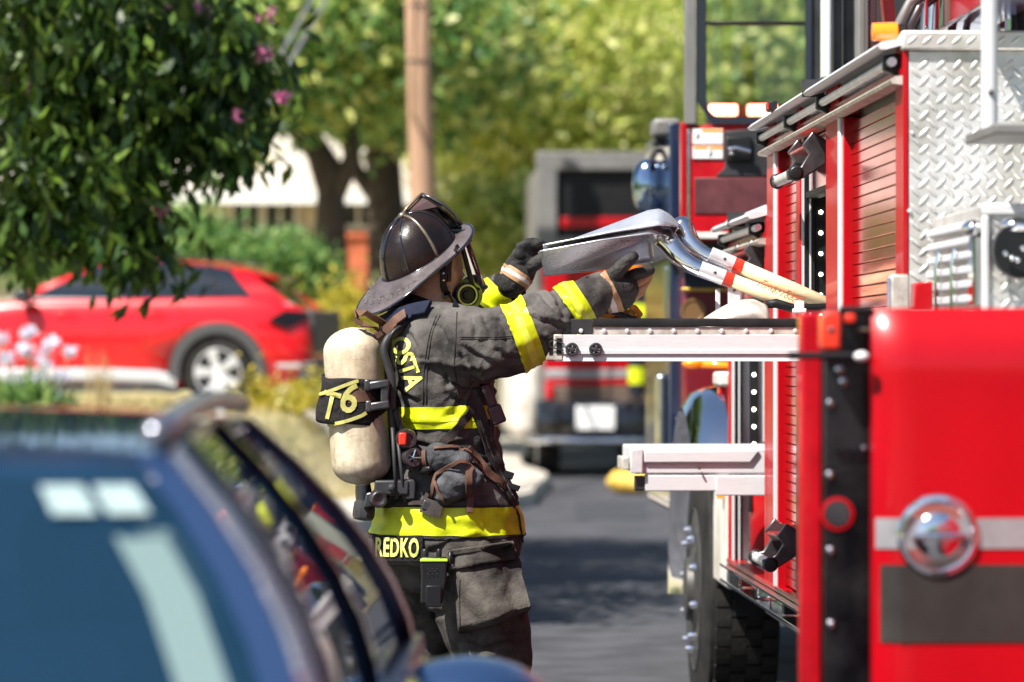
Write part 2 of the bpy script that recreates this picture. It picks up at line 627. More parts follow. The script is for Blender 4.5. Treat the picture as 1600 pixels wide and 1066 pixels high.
sky_veil(MT['tinted'], (0.05, 0.20, 0.40), 0.11)  # blue diffuse share painted into the pane in place of sky reflection
MT['glint'] = M('painted_glint', (0.27, 0.36, 0.37), 0.8, var=.1, vscale=30)
MT['visor'] = glass_mat('visor', (0.95, 0.93, 0.92), 0.85)
MT['seat'] = M('seat_cloth', (0.05, 0.14, 0.24), 0.85)
MT['paleglint'] = M('pale_glint', (0.56, 0.62, 0.57), 0.8)
MT['bark'] = M('bark', (0.085, 0.062, 0.048), 0.95, col2=(0.045, 0.032, 0.026), vscale=4, stretch=(3, 3, 0.7), bump=0.05, bscale=9)
MT['polewood'] = M('pole_wood', (0.40, 0.25, 0.16), 0.85, col2=(0.27, 0.16, 0.10), vscale=3, stretch=(8, 8, 0.5))
MT['stucco'] = M('stucco', (0.60, 0.53, 0.45), 0.9, var=0.1)
MT['roof'] = M('shingles', (0.56, 0.50, 0.44), 0.9, var=0.2, vscale=5)
MT['brick'] = M('brick', (0.50, 0.13, 0.06), 0.9, var=0.3, vscale=7)
MT['winglass'] = M('window_glass', (0.05, 0.055, 0.06), 0.08, coat=1)
MT['yellowbag'] = M('yellow_fabric', (0.75, 0.48, 0.08), 0.7, var=0.2)
MT['orange'] = M('orange_rope', (0.85, 0.25, 0.03), 0.8, col2=(0.75, 0.45, 0.12), vscale=20)
MT['leaf_dark'] = leaf_mat('leaf_dark', (0.010, 0.036, 0.007), (0.04, 0.10, 0.012), (0.15, 0.24, 0.03), 0.35)
MT['leaf_mid'] = leaf_mat('leaf_mid', (0.035, 0.11, 0.025), (0.11, 0.25, 0.06), (0.34, 0.48, 0.15), 0.4)
MT['leaf_yel'] = leaf_mat('leaf_yellow', (0.17, 0.27, 0.04), (0.46, 0.52, 0.12), (0.78, 0.76, 0.34), 0.45)
MT['leaf_gold'] = leaf_mat('leaf_gold', (0.20, 0.22, 0.02), (0.42, 0.38, 0.03), (0.60, 0.50, 0.06), 0.35)
MT['dry'] = leaf_mat('dry_grass', (0.40, 0.33, 0.15), (0.58, 0.48, 0.25), (0.30, 0.30, 0.10), 0.3)
MT['pink'] = leaf_mat('pink_petal', (0.65, 0.15, 0.35), (0.72, 0.28, 0.45), (0.78, 0.42, 0.52), 0.3)
MT['lilac'] = leaf_mat('lilac_petal', (0.62, 0.60, 0.75), (0.72, 0.70, 0.80), (0.80, 0.80, 0.84), 0.3)


def tank_mat():
    m = bpy.data.materials.new('dirty_tank')
    m.use_nodes = True
    nt = m.node_tree
    b = nt.nodes['Principled BSDF']
    b.inputs['Roughness'].default_value = 0.55
    tc = nt.nodes.new('ShaderNodeTexCoord')

    def ramp(scale, lo, hi, stretch, c0, c1):
        mp = nt.nodes.new('ShaderNodeMapping')
        mp.inputs['Scale'].default_value = stretch
        nt.links.new(tc.outputs['Object'], mp.inputs[0])
        n_ = nt.nodes.new('ShaderNodeTexNoise')
        n_.inputs['Scale'].default_value = scale
        n_.inputs['Detail'].default_value = 8
        n_.inputs['Roughness'].default_value = 0.7
        nt.links.new(mp.outputs[0], n_.inputs[0])
        r = nt.nodes.new('ShaderNodeValToRGB')
        r.color_ramp.elements[0].position = lo
        r.color_ramp.elements[1].position = hi
        r.color_ramp.elements[0].color = (*c0, 1)
        r.color_ramp.elements[1].color = (*c1, 1)
        nt.links.new(n_.outputs[0], r.inputs[0])
        return r
    base = ramp(5, .35, .65, (1, 1, .6), (0.60, 0.50, 0.34), (0.80, 0.74, 0.60))
    stain = ramp(8, .42, .60, (1, 1, .45), (0.34, 0.27, 0.19), (1, 1, 1))
    fleck = ramp(38, .30, .50, (1, 1, 1.6), (0.55, 0.48, 0.40), (1, 1, 1))
    scuff = ramp(14, .33, .40, (.5, .5, 4), (0.55, 0.50, 0.44), (1, 1, 1))
    cur = base
    for r in (stain, fleck, scuff):
        mx = nt.nodes.new('ShaderNodeMixRGB')
        mx.blend_type = 'MULTIPLY'
        mx.inputs[0].default_value = 0.6
        nt.links.new(cur.outputs[0], mx.inputs[1])
        nt.links.new(r.outputs[0], mx.inputs[2])
        cur = mx
    nt.links.new(cur.outputs[0], b.inputs['Base Color'])
    return m


MT['tank'] = tank_mat()
MT['rim_steel'] = M('rim_steel', (0.06, 0.058, 0.055), 0.5, metal=0.5, var=0.25, vscale=10)
MT['red_post'] = M('red_post_paint', (0.42, 0.002, 0.008), 0.45, coat=0.15, var=0.1, vscale=5, spec=0.15)


# ------------------------------------------------------------------ ground, road, kerb
KERB = [(-20, -3.0), (0, -3.2), (12, -3.0), (20, -2.2), (28, -0.9), (32, -0.1), (38, 1.5), (44, 1.9), (48, 1.75), (56, 2.0), (66, 3.0), (90, 8.0), (150, 30.0)]


def kerb_x(y):
    for (a, xa), (b, xb) in zip(KERB, KERB[1:]):
        if y <= b:
            t = max(0.0, min(1.0, (y - a) / (b - a)))
            t = t * t * (3 - 2 * t) * 0.5 + t * 0.5
            return xa + (xb - xa) * t
    return KERB[-1][1]


def sstep(a, b, x):
    t = max(0.0, min(1.0, (x - a) / (b - a)))
    return t * t * (3 - 2 * t)


def ground_z(x, y):
    t = kerb_x(y) - x
    if t < 0.1:
        return -0.05
    g = sstep(16, 33, y)
    return 0.12 + g * 0.82 * sstep(1.15, 2.3, t) + g * 0.7 * sstep(4, 20, t) + 0.03 * noise.noise(Vector((x, y, 0)))


ys = [-20 + 1.0 * i for i in range(0, 90)] + [70 + 6 * i for i in range(1, 24)]
offs = [0.12, 0.3, 0.6, 1.0, 1.15, 1.3, 1.5, 1.7, 1.9, 2.1, 2.3, 2.7, 3.2, 4, 5, 6.5, 8, 10, 13, 17, 22, 30, 45, 90]
mb = MB()
mb.grid(lambda u, v: Vector((kerb_x(ys[round(v * (len(ys) - 1))]) - offs[round(u * (len(offs) - 1))], ys[round(v * (len(ys) - 1))],
                             ground_z(kerb_x(ys[round(v * (len(ys) - 1))]) - offs[round(u * (len(offs) - 1))], ys[round(v * (len(ys) - 1))]))),
        len(offs) - 1, len(ys) - 1)
obj('lawn', mb, MT['lawn'], smooth=180, kind='structure', label='dry sloping front lawn beside the street')
mb = MB()
mb.grid(lambda u, v: Vector((-60 + 260 * u, -30 + 430 * v, -0.06)), 4, 4)
obj('ground', mb, MT['lawn'], kind='structure')
mb = MB()
mb.grid(lambda u, v: Vector((kerb_x(ys[round(v * (len(ys) - 1))]) + 9.5 * u, ys[round(v * (len(ys) - 1))], 0.0)), 4, len(ys) - 1)
obj('road', mb, MT['asphalt'], kind='structure', label='grey asphalt street curving to the right')
rings = []
for y in ys:
    x = kerb_x(y)
    rings.append([Vector((x - 0.16, y, -0.05)), Vector((x + 0.002, y, -0.05)), Vector((x - 0.012, y, 0.115)), Vector((x - 0.03, y, 0.135)), Vector((x - 0.16, y, 0.138))])
mb = MB()
mb.loft(rings)
obj('kerb', mb, MT['concrete'], kind='structure')
rings = []
for y in ys:
    x = kerb_x(y)
    rings.append([Vector((x - 0.165, y, 0.0)), Vector((x - 0.165, y, 0.142)), Vector((x - 1.1, y, 0.165)), Vector((x - 1.1, y, 0.0))])
mb = MB()
mb.loft(rings)
obj('sidewalk', mb, MT['concrete'], kind='structure')
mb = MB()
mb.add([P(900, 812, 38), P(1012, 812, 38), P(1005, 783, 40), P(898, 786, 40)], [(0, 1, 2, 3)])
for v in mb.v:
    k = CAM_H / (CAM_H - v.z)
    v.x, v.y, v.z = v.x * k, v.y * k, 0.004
obj('road_patch', mb, M('dark_asphalt', (0.035, 0.037, 0.045), 0.8, var=0.2), kind='structure')  # darker four-cornered patch just above the road surface
# driveway apron under the red car
mb = MB()
mb.grid(lambda u, v: (lambda x, y: Vector((x, y, ground_z(x, y) + 0.012)))(-5.5 + 5.6 * u, 37.3 + 3.4 * v), 24, 8)
obj('driveway', mb, MT['concrete'], smooth=180, kind='structure')


# ------------------------------------------------------------------ foliage
def leaf_cloud(pos, size, droop=0.0, aspect=0.45):
    n = len(pos)
    d = rng.normal(size=(n, 3))
    d /= np.linalg.norm(d, axis=1)[:, None]
    d[:, 2] -= droop
    d /= np.linalg.norm(d, axis=1)[:, None]
    s = np.cross(d, rng.normal(size=(n, 3)))
    s /= np.linalg.norm(s, axis=1)[:, None]
    w = np.cross(d, s)
    L = (size * (0.7 + 0.6 * rng.random(n)))[:, None]
    a = pos
    mid = pos + d * L * 0.5
    tip = pos + d * L + w * L * 0.08
    l_ = mid + s * L * aspect * 0.5 + w * L * 0.10
    r_ = mid - s * L * aspect * 0.5 + w * L * 0.10
    V = np.stack([a, l_, tip, r_], 1).reshape(-1, 3)
    return V


def quads_mesh(name, V):
    n = len(V) // 4
    me = bpy.data.meshes.new(name)
    me.vertices.add(len(V))
    me.vertices.foreach_set('co', np.ascontiguousarray(V, dtype=np.float32).ravel())
    me.loops.add(4 * n)
    me.loops.foreach_set('vertex_index', np.arange(4 * n, dtype=np.int32))
    me.polygons.add(n)
    me.polygons.foreach_set('loop_start', np.arange(0, 4 * n, 4, dtype=np.int32))
    me.polygons.foreach_set('loop_total', np.full(n, 4, dtype=np.int32))
    me.update()
    me.validate()
    return me


def crown_points(blobs, n, clump=0.3, per=45, shell=0.45):
    """clumped points in ellipsoids: (centre, radii, weight)"""
    w = np.array([b[2] for b in blobs], float)
    w /= w.sum()
    out = []
    for (c, r, _), k in zip(blobs, (w * n).astype(int)):
        nc = max(1, k // per)
        q = rng.normal(size=(nc, 3))
        q /= np.linalg.norm(q, axis=1)[:, None]
        q *= (shell + (1 - shell) * rng.random(nc) ** 0.6)[:, None]
        cc = np.array(c) + q * np.array(r)
        idx = rng.integers(0, nc, k)
        cl = clump * (0.6 + 0.8 * rng.random(nc))
        out.append(cc[idx] + rng.normal(size=(k, 3)) * cl[idx][:, None] * np.array([1, 1, 0.7]))
    return np.concatenate(out)


def foliage(name, pts, size, mat, parent, droop=0.0, aspect=0.45, kind=None):
    org = np.array(ORG[parent.as_pointer()])
    me = quads_mesh(name, leaf_cloud(pts - org, np.full(len(pts), size), droop, aspect))
    me.materials.append(mat)
    return tag(link_mesh(name, me, parent, Vector(org)), kind=kind)


def limb(mb, pts, r, n=9, wob=0.04):
    out = []
    for i, p in enumerate(pts):
        q = Vector(p)
        out.append(q + Vector((random.uniform(-wob, wob), random.uniform(-wob, wob), 0)))
    mb.tube(out, r, n)


def tree(name, base, label, blobs, n, size, mat, limbs, mat2=None, clump=0.35, droop=0.0, group=None):
    t = empty(name, base, label, 'tree', group)
    mb = MB()
    for pts, r in limbs:
        limb(mb, pts, r)
    obj('trunk', mb, MT['bark'], t, smooth=180)
    pts = crown_points(blobs, n, clump * 1.15, 120, 0.55)
    if mat2 is None:
        foliage('crown', pts, size, mat, t, droop)
    else:
        k = rng.random(len(pts)) < 0.35
        c = foliage('crown', pts[~k], size, mat, t, droop)
        foliage('mixed_foliage', pts[k], size, mat2, c, droop)  # random share of the leaves in the second leaf colour
    return t


def V3(px, py, d):
    return tuple(P(px, py, d))


def pr(px, py, d, rx, rz, ry=None, w=1.0):
    """crown blob from photo pixels and its distance; radii in photo pixels"""
    s = d / FPX
    return (V3(px, py, d), (rx * s, (ry if ry else rx * s), rz * s), w)


def gz(x, y):
    return ground_z(x, y)


# the leafy tree that hangs into the picture at the top left
b0 = (-4.2, 20.5, gz(-4.2, 20.5))
t = empty('overhanging_tree', b0, 'dark green tree whose drooping leafy branches hang over the red car', 'tree')
mb = MB()
limb(mb, [b0, (-4.1, 20.4, 1.2), (-3.9, 20.4, 2.6), (-3.3, 20.3, 3.9)], [0.24, 0.2, 0.17, 0.12])
limb(mb, [(-3.95, 20.4, 2.4), (-3.2, 20.2, 3.3), (-2.2, 20.0, 3.9), (-1.2, 19.9, 3.9)], [0.11, 0.09, 0.06, 0.025])
limb(mb, [(-3.4, 20.3, 3.7), (-2.6, 20.5, 4.8), (-1.6, 20.9, 5.4)], [0.1, 0.07, 0.03])
for px, py, px2, py2 in ((120, -40, 210, 260), (300, -60, 330, 150), (40, -40, 30, 330), (200, 0, 190, 400)):
    limb(mb, [V3(px, py, 20), V3((px + px2) / 2 + 12, (py + py2) / 2 - 20, 19.9), V3(px2, py2, 19.8)], [0.03, 0.02, 0.008], 6, 0.02)
obj('trunk', mb, MT['bark'], t, smooth=180)
blobs = [pr(60, 60, 20, 150, 150, 1.0, 1.4), pr(210, 90, 20, 150, 140, 1.0, 1.4), pr(330, 70, 20, 95, 120, 0.8, 0.8), pr(70, 240, 20, 110, 120, 0.7, 1.0),
         pr(180, 250, 20, 95, 105, 0.7, 0.9), pr(290, 160, 20, 80, 70, 0.6, 0.6), pr(200, 355, 19.8, 52, 60, 0.35, 0.35), pr(15, 340, 19.9, 40, 55, 0.35, 0.22),
         pr(345, 170, 19.9, 50, 55, 0.4, 0.3), pr(110, 320, 19.9, 65, 50, 0.4, 0.3)]
for k in range(20):
    u = random.random() * .8
    px = 10 + 480 * u
    y0 = 325 - 8 * max(0, (px - 60) / 10) if px < 90 else (330 if px < 260 else 210)
    py = y0 + random.uniform(-20, 85) * (1 if 110 < px < 260 else .5)
    blobs.append(pr(px, py, 19.8, 13, 34, .08, .035))
pts = crown_points(blobs, 9000, 0.12, 30, 0.1)
foliage('crown', pts, 0.125, MT['leaf_dark'], t, 1.2, 0.36)
pts = crown_points([((-2.9, 20.2, 4.7), (2.2, 1.9, 0.9), 1.3), ((-4.6, 20.2, 4.6), (1.8, 2.0, 1.2), 1), ((-2.3, 22.5, 6.0), (1.5, 2.0, 0.7), 1.0), ((-2.1, 25.5, 6.2), (1.6, 2.2, 0.7), 1.3)], 36000, 0.22, 40, 0.1)
foliage('upper_crown', pts, 0.14, MT['leaf_dark'], t, 0.5, 0.42)
for i, (px, py, r) in enumerate(((232, 12, 11), (252, 8, 7), (415, 26, 9), (441, 148, 9), (372, 182, 8), (308, 12, 5), (408, 82, 6), (252, 328, 6))):
    p = crown_points([pr(px, py, 19.6, r, r, 0.03)], 34, 0.010, 10, 0.1)
    foliage('blossom', p, 0.04, MT['pink'], t, 0.0, 0.7)

# trees of the background, each its own
tree('street_tree', (-0.85, 52, gz(-0.85, 52)), 'forked dark-trunked tree left of the wooden utility pole, behind the red car',
     [pr(470, 60, 52, 150, 80, 2.0, 2), pr(560, 100, 52, 90, 45, 1.5, 1), pr(420, 115, 51.5, 70, 40, 1.2, .7), pr(600, 40, 52, 120, 110, 2, 1.4), pr(520, 20, 52, 160, 90, 2, 1.3)],
     26000, 0.22, MT['leaf_mid'],
     [([(-0.80, 52, 0.9), V3(518, 400, 52), V3(516, 330, 52), V3(512, 260, 52), V3(480, 190, 52)], [0.30, 0.24, 0.21, 0.17, 0.08]),
      ([V3(516, 320, 52), V3(545, 250, 52), V3(556, 150, 52)], [0.16, 0.13, 0.06]),
      ([V3(514, 300, 52), V3(488, 240, 52), V3(452, 200, 52)], [0.15, 0.11, 0.05])], MT['leaf_yel'], 0.38)
tree('street_tree', (-0.1, 56, gz(-0.1, 56)), 'thick dark-trunked tree right behind the wooden utility pole',
     [pr(620, 80, 56, 120, 80, 2.2, 1.2), pr(700, 40, 57, 140, 110, 2.2, 1), pr(590, 120, 56, 70, 36, 1, .5)],
     16000, 0.24, MT['leaf_mid'],
     [([(-0.05, 56, 0.9), V3(604, 420, 56), V3(602, 330, 56), V3(596, 240, 56), V3(600, 120, 56)], [0.42, 0.33, 0.28, 0.26, 0.12]),
      ([V3(603, 330, 56), V3(560, 270, 56), V3(530, 200, 56)], [0.17, 0.12, 0.05]), ([V3(597, 250, 56), V3(640, 170, 56), V3(680, 90, 56)], [0.16, 0.12, 0.05])], MT['leaf_yel'], 0.4)
tree('shade_tree', (4.2, 64, 0.1), 'big yellow-green sunlit tree behind the grey rescue truck',
     [pr(760, 120, 62, 110, 120, 2.5, 1.6), pr(860, 100, 62, 110, 110, 2.5, 1.6), pr(820, 20, 63, 170, 100, 2.5, 1.4), pr(950, 110, 63, 80, 110, 2, 1), pr(900, 190, 61.5, 90, 60, 1.2, .8), pr(780, 215, 61.5, 70, 50, 1.2, .7)],
     24000, 0.25, MT['leaf_yel'],
     [([(4.2, 64, -0.05), (4.1, 64, 2.2), V3(900, 220, 64), V3(880, 120, 64)], [0.4, 0.34, 0.28, 0.1]), ([(4.1, 64, 2.6), V3(820, 200, 64), V3(770, 110, 64)], [0.22, 0.15, 0.05])], None, 0.5)
tree('dense_tree', (6.2, 76, 0.1), 'dense dark green tree behind the truck cab',
     [pr(720, 270, 78, 110, 60, 2, 1), pr(830, 270, 78, 130, 80, 2.5, 1.2), pr(960, 230, 78, 130, 110, 2.5, 1.4), pr(1030, 110, 78, 110, 160, 2.5, 1.4), pr(920, 100, 80, 200, 130, 2.5, 1.2)],
     30000, 0.3, MT['leaf_dark'], [([(6.2, 76, -0.05), (6.2, 76, 2.5), (6.0, 76, 6.5)], [0.45, 0.38, 0.12])], MT['leaf_mid'], 0.6)
tree('pale_tree', (8.4, 70, 0.1), 'pale green tree seen through the cab window',
     [pr(1180, 80, 70, 130, 130, 2.5, 1.2), pr(1290, 60, 70, 110, 140, 2.5, 1), pr(1100, 40, 71, 100, 110, 2, 1), pr(1210, 210, 70, 150, 60, 2, .8)],
     24000, 0.27, MT['leaf_yel'], [([(8.4, 70, -0.05), (8.4, 70, 3), V3(1170, 60, 70)], [0.4, 0.3, 0.1])], MT['leaf_mid'], 0.5)
tree('backdrop_tree', (-6.5, 84, 1.3), 'far green tree above the house roof',
     [pr(280, 60, 82, 180, 120, 3, 1), pr(470, 50, 82, 180, 130, 3, 1.2), pr(130, 100, 82, 180, 140, 3, 1), pr(620, 60, 84, 150, 130, 3, 1)],
     15000, 0.34, MT['leaf_mid'], [([(-6.5, 84, 1.1), (-6.4, 84, 4), (-6.2, 84, 8)], [0.4, 0.35, 0.15])], MT['leaf_dark'], 0.6)
tree('backdrop_tree', (13.5, 98, 0.1), 'tall green tree farthest right along the street',
     [pr(1000, 60, 100, 260, 200, 4, 1), pr(1300, 60, 100, 260, 200, 4, 1), pr(750, 160, 100, 220, 200, 4, 1)],
     11000, 0.42, MT['leaf_mid'], [([(13.5, 98, -0.05), (13.5, 98, 5), (13.4, 98, 9)], [0.5, 0.4, 0.15])], MT['leaf_yel'], 0.7)


def shrub(name, base, label, blobs, n, size, mat, cat='bush', clump=0.16, droop=-0.2):
    t = empty(name, base, label, cat)
    mb = MB()
    for k in range(7):
        a = k * 0.9
        q = Vector(base)
        c = Vector(blobs[k % len(blobs)][0])
        mb.tube([q + Vector((0.08 * math.cos(a), 0.08 * math.sin(a), -0.05)), (q + c) / 2, c], [0.02, 0.015, 0.006], 5)
    obj('stem', mb, MT['bark'], t)
    foliage('leaves', crown_points(blobs, n, clump), size, mat, t, droop, 0.5)
    return t


def based(px, py, d):
    p = P(px, py, d)
    return (p.x, p.y, ground_z(p.x, p.y) if p.x < kerb_x(p.y) - 0.1 else 0.0)


shrub('hedge_shrub', based(360, 460, 47), 'rounded green shrub behind the roof of the red car', [pr(330, 410, 47, 70, 50, .7), pr(420, 415, 47, 70, 48, .7), pr(480, 430, 47, 45, 40, .5), pr(300, 370, 47, 40, 35, .4)], 7000, 0.12, MT['leaf_mid'])
shrub('gold_shrub', based(770, 420, 53), 'yellow-green shrub beside the wooden utility pole', [pr(740, 350, 53, 60, 55, .7), pr(800, 340, 53, 50, 55, .7), pr(770, 390, 53, 80, 40, .7)], 6500, 0.14, MT['leaf_yel'])
shrub('flowering_shrub', based(545, 560, 41.5), 'small yellow flowering shrub between the red car and the air tank', [pr(540, 500, 41.5, 40, 45, .4), pr(500, 590, 41.5, 50, 30, .4), pr(580, 540, 41.5, 40, 40, .4)], 3600, 0.09, MT['leaf_gold'])
shrub('low_shrub', based(60, 395, 46), 'low pale green shrub at the far left behind the red car', [pr(40, 400, 46, 60, 45, .6), pr(120, 395, 46, 60, 40, .6), pr(220, 390, 46, 60, 40, .6)], 3600, 0.12, MT['leaf_mid'])
shrub('verge_shrub', based(455, 620, 37.2), 'tuft of low green leaves under the rear bumper of the red car', [pr(470, 618, 36.9, 50, 14, .25), pr(420, 625, 36.9, 40, 10, .2)], 900, 0.07, MT['leaf_gold'])

# white agapanthus clump in front of the red car
fb = based(45, 690, 29)
t = empty('flower_clump', fb, 'clump of white lilac flowers on stalks before the red car', 'flowers')
mb = MB()
heads = [(10, 560, 1), (40, 545, 1.2), (70, 560, 1.1), (25, 600, 1), (60, 595, .9), (95, 590, .7), (45, 520, .8), (78, 535, .9), (0, 530, 1), (90, 625, .8), (52, 625, .7), (110, 550, .5)]
for px, py, s in heads:
    top = P(px, py, 29 + random.uniform(-.3, .3))
    mb.tube([Vector(fb) + Vector((random.uniform(-.2, .2), 0, 0)), (Vector(fb) + top) / 2 + Vector((0.03, 0, 0.05)), top], [0.008, 0.007, 0.005], 5)
obj('stem', mb, M('stem', (0.12, 0.19, 0.05), 0.6), t)
for px, py, s in heads:
    foliage('flower_head', crown_points([pr(px, py, 29, 13 * s, 12 * s, 0.06)], 130, 0.012, 8, 0.3), 0.04, MT['lilac'], t, 0, 0.5, kind='stuff')
foliage('leaves', crown_points([pr(40, 650, 29, 60, 35, .25)], 500, 0.05, 10), 0.22, MT['leaf_mid'], t, -0.8, 0.12)
for i, (px, py, lab) in enumerate(((150, 560, 'tall dry grass tuft left of the white stake'), (165, 585, 'short dry grass tuft near the flower clump'), (215, 620, 'small dry seed-head tuft below the silver car sill'))):
    g0 = based(px, 680, 30)
    mb = MB()
    for k in range(26):
        a = Vector(g0) + Vector((random.uniform(-.12, .12), random.uniform(-.12, .12), 0))
        e = P(px + random.uniform(-18, 18), py + random.uniform(-20, 30), 30)
        mb.tube([a, (a + e) / 2 + Vector((0, 0, .03)), e], [0.004, 0.003, 0.002], 4)
    obj('grass_tuft', mb, M('straw', (0.46, 0.36, 0.17), 0.8, var=.2), None, label=lab, cat='grass tuft', group='dry tufts before the red car', org=g0)
# dry grass on the bank
n = 26000
gx, gy = [], []
while len(gx) < n:
    y = random.uniform(17, 46)
    tt = 1.15 + 5.5 * random.random() ** 1.6
    x = kerb_x(y) - tt
    if -5.6 < x < 0.2 and 37.2 < y < 40.8:
        continue
    gx.append(x)
    gy.append(y)
pts = np.array([(x, y, ground_z(x, y)) for x, y in zip(gx, gy)])
Vq = leaf_cloud(pts, np.full(n, 0.085), -1.2, 0.14)
me = quads_mesh('dry_grass', Vq)
me.materials.append(MT['dry'])
tag(link_mesh('dry_grass', me, None, Vector()), 'dry yellow grass covering the bank left of the street', 'grass', kind='stuff')

# white stake
sb = based(343, 690, 33)
mb = MB()
mb.obox((sb[0], sb[1], (sb[2] + P(343, 590, 33).z) / 2), (0.045, 0, 0), (0, 0.02, 0), (0, 0, (P(343, 590, 33).z - sb[2]) / 2))
mb.prism([P(335, 592, 33), P(351, 592, 33), P(343, 580, 33)], (0, 0.03, 0))
obj('garden_stake', mb, MT['white'], None, label='short white stake in the grass before the red car wheel', cat='stake', org=sb, bevel=0.004)

# utility pole and its service cables
pb = based(664, 560, 45)
pole = empty('utility_pole', pb, 'tall brown wooden utility pole behind the helmet', 'pole')
mb = MB()
top = P(648, -220, 45)
mb.tube([Vector(pb) + Vector((0, 0, -.1)), P(664, 400, 45), P(656, 150, 45), top], [0.165, 0.16, 0.15, 0.135], 20)
obj('post', mb, MT['polewood'], pole, smooth=180)
mb = MB()
mb.obox(top + Vector((0, -0.2, -0.4)), (1.1, 0, 0), (0, 0.06, 0), (0, 0, 0.07))
obj('crossarm', mb, MT['polewood'], pole)
mb = MB()
for dz in (0.25, 0.9):
    mb.lathe([(0.156, -.01), (0.163, -.01), (0.163, .01), (0.156, .01)], P(656, 130, 45) + Vector((0, 0, dz)), (0, 0, 1), 20, hoop=True)
obj('band', mb, MT['gunmetal'], pole)
for i, (a, b) in enumerate((((398, 160), (520, -60)), ((418, 160), (548, -70)))):
    mb = MB()
    pa, pb_ = P(a[0], a[1], 34), P(b[0], b[1], 44)
    mb.tube([P(a[0] - 70, a[1] + 120, 31), pa, (pa + pb_) / 2, pb_, top + Vector((0.3 * i, -0.2, -.4))], 0.022, 6)
    obj('service_cable', mb, MT['grey'], None, label=('upper' if i == 0 else 'lower') + ' of two pale service cables slanting down beside the pink blossoms', cat='cable', group='service cables')

# ------------------------------------------------------------------ house
hb = (-2.6, 63, 1.0)
house = empty('bungalow', hb, 'low beige bungalow with pale shingle roof behind the trees', 'house')
mb = MB()
zw = P(500, 300, 62).z
mb.box(-7.5, 1.2, 62, 68, 0.9, zw)
obj('wall', mb, MT['stucco'], house)
mb = MB()
ze, zr = P(500, 300, 61.4).z, P(500, 205, 63.5).z
mb.add([(-8, 61.3, ze), (1.7, 61.3, ze), (0.6, 64.8, zr), (-7, 64.8, zr), (-8, 68.5, ze), (1.7, 68.5, ze)], [(0, 1, 2, 3), (3, 2, 5, 4), (0, 3, 4), (1, 5, 2), (0, 4, 5, 1)])
rf = obj('roof', mb, M('pale_shingles', (0.50, 0.45, 0.39), 0.9, var=0.15, vscale=5), house, smooth=0)
mb = MB()
mb.box(-8.05, 1.75, 61.2, 61.3, ze - 0.2, ze + 0.02)
obj('fascia', mb, MT['white'], rf)
for i, (x0, x1, y0, y1) in enumerate(((365, 405, 305, 362), (415, 460, 305, 362), (540, 580, 318, 352))):
    a, b = P(x0, y1, 61.95), P(x1, y0, 61.95)
    mb = MB()
    mb.box(a.x, b.x, 61.94, 61.99, a.z, b.z)
    w = obj('window', mb, MT['winglass'], house)
    mb = MB()
    f = 0.06
    mb.box(a.x - f, b.x + f, 61.9, 61.96, b.z, b.z + f).box(a.x - f, b.x + f, 61.9, 61.96, a.z - f, a.z).box(a.x - f, a.x, 61.9, 61.96, a.z, b.z).box(b.x, b.x + f, 61.9, 61.96, a.z, b.z)
    mb.box((a.x + b.x) / 2 - .025, (a.x + b.x) / 2 + .025, 61.9, 61.935, a.z, b.z)
    obj('frame', mb, MT['white'], w)
mb = MB()
a, b = P(520, 425, 61.9), P(620, 362, 61.9)
mb.box(a.x, b.x, 61.88, 61.99, a.z, b.z)
obj('brick_apron', mb, MT['brick'], house)
mb = MB()
a, b = P(545, 420, 59.5), P(600, 372, 59.5)
mb.box(a.x, b.x, 59.5, 60.1, ground_z((a.x + b.x) / 2, 59.8) - .1, b.z)
mb.box(a.x - .06, b.x + .06, 59.44, 60.16, b.z, b.z + .08)
obj('brick_planter', mb, MT['brick'], None, label='orange brick planter between the tree trunks', cat='planter', org=(a.x, 59.8, 0.9))

# unseen trees behind and beside the camera, one mass added to darken reflections
tl = []
for k in range(46):
    a = rad(138 + 262 * k / 45)
    x, y = 34 * math.cos(a) + 3, 38 * math.sin(a) + 4
    tl.append(((x, y, 2.6), (3.2, 3.0, 2.6), 1))
for k in range(12):
    tl.append(((14 + 1.5 * math.sin(k), -20 + 7 * k, 2.8), (2.5, 3.5, 2.8), 1))
pts = crown_points(tl, 26000, 0.7, 30, 0.2)
me = quads_mesh('unseen_tree_line', leaf_cloud(pts, np.full(len(pts), 0.75), 0.0, 0.7))
me.materials.append(MT['leaf_mid'])
tag(link_mesh('unseen_tree_line', me, None, Vector()), 'unseen line of green trees round the street, added for dark reflections', 'trees', kind='stuff')


# ------------------------------------------------------------------ cars
def xf(mb, mat):
    mb.v = [mat @ v for v in mb.v]
    return mb


def lerp(a, b, t):
    return a + (b - a) * t


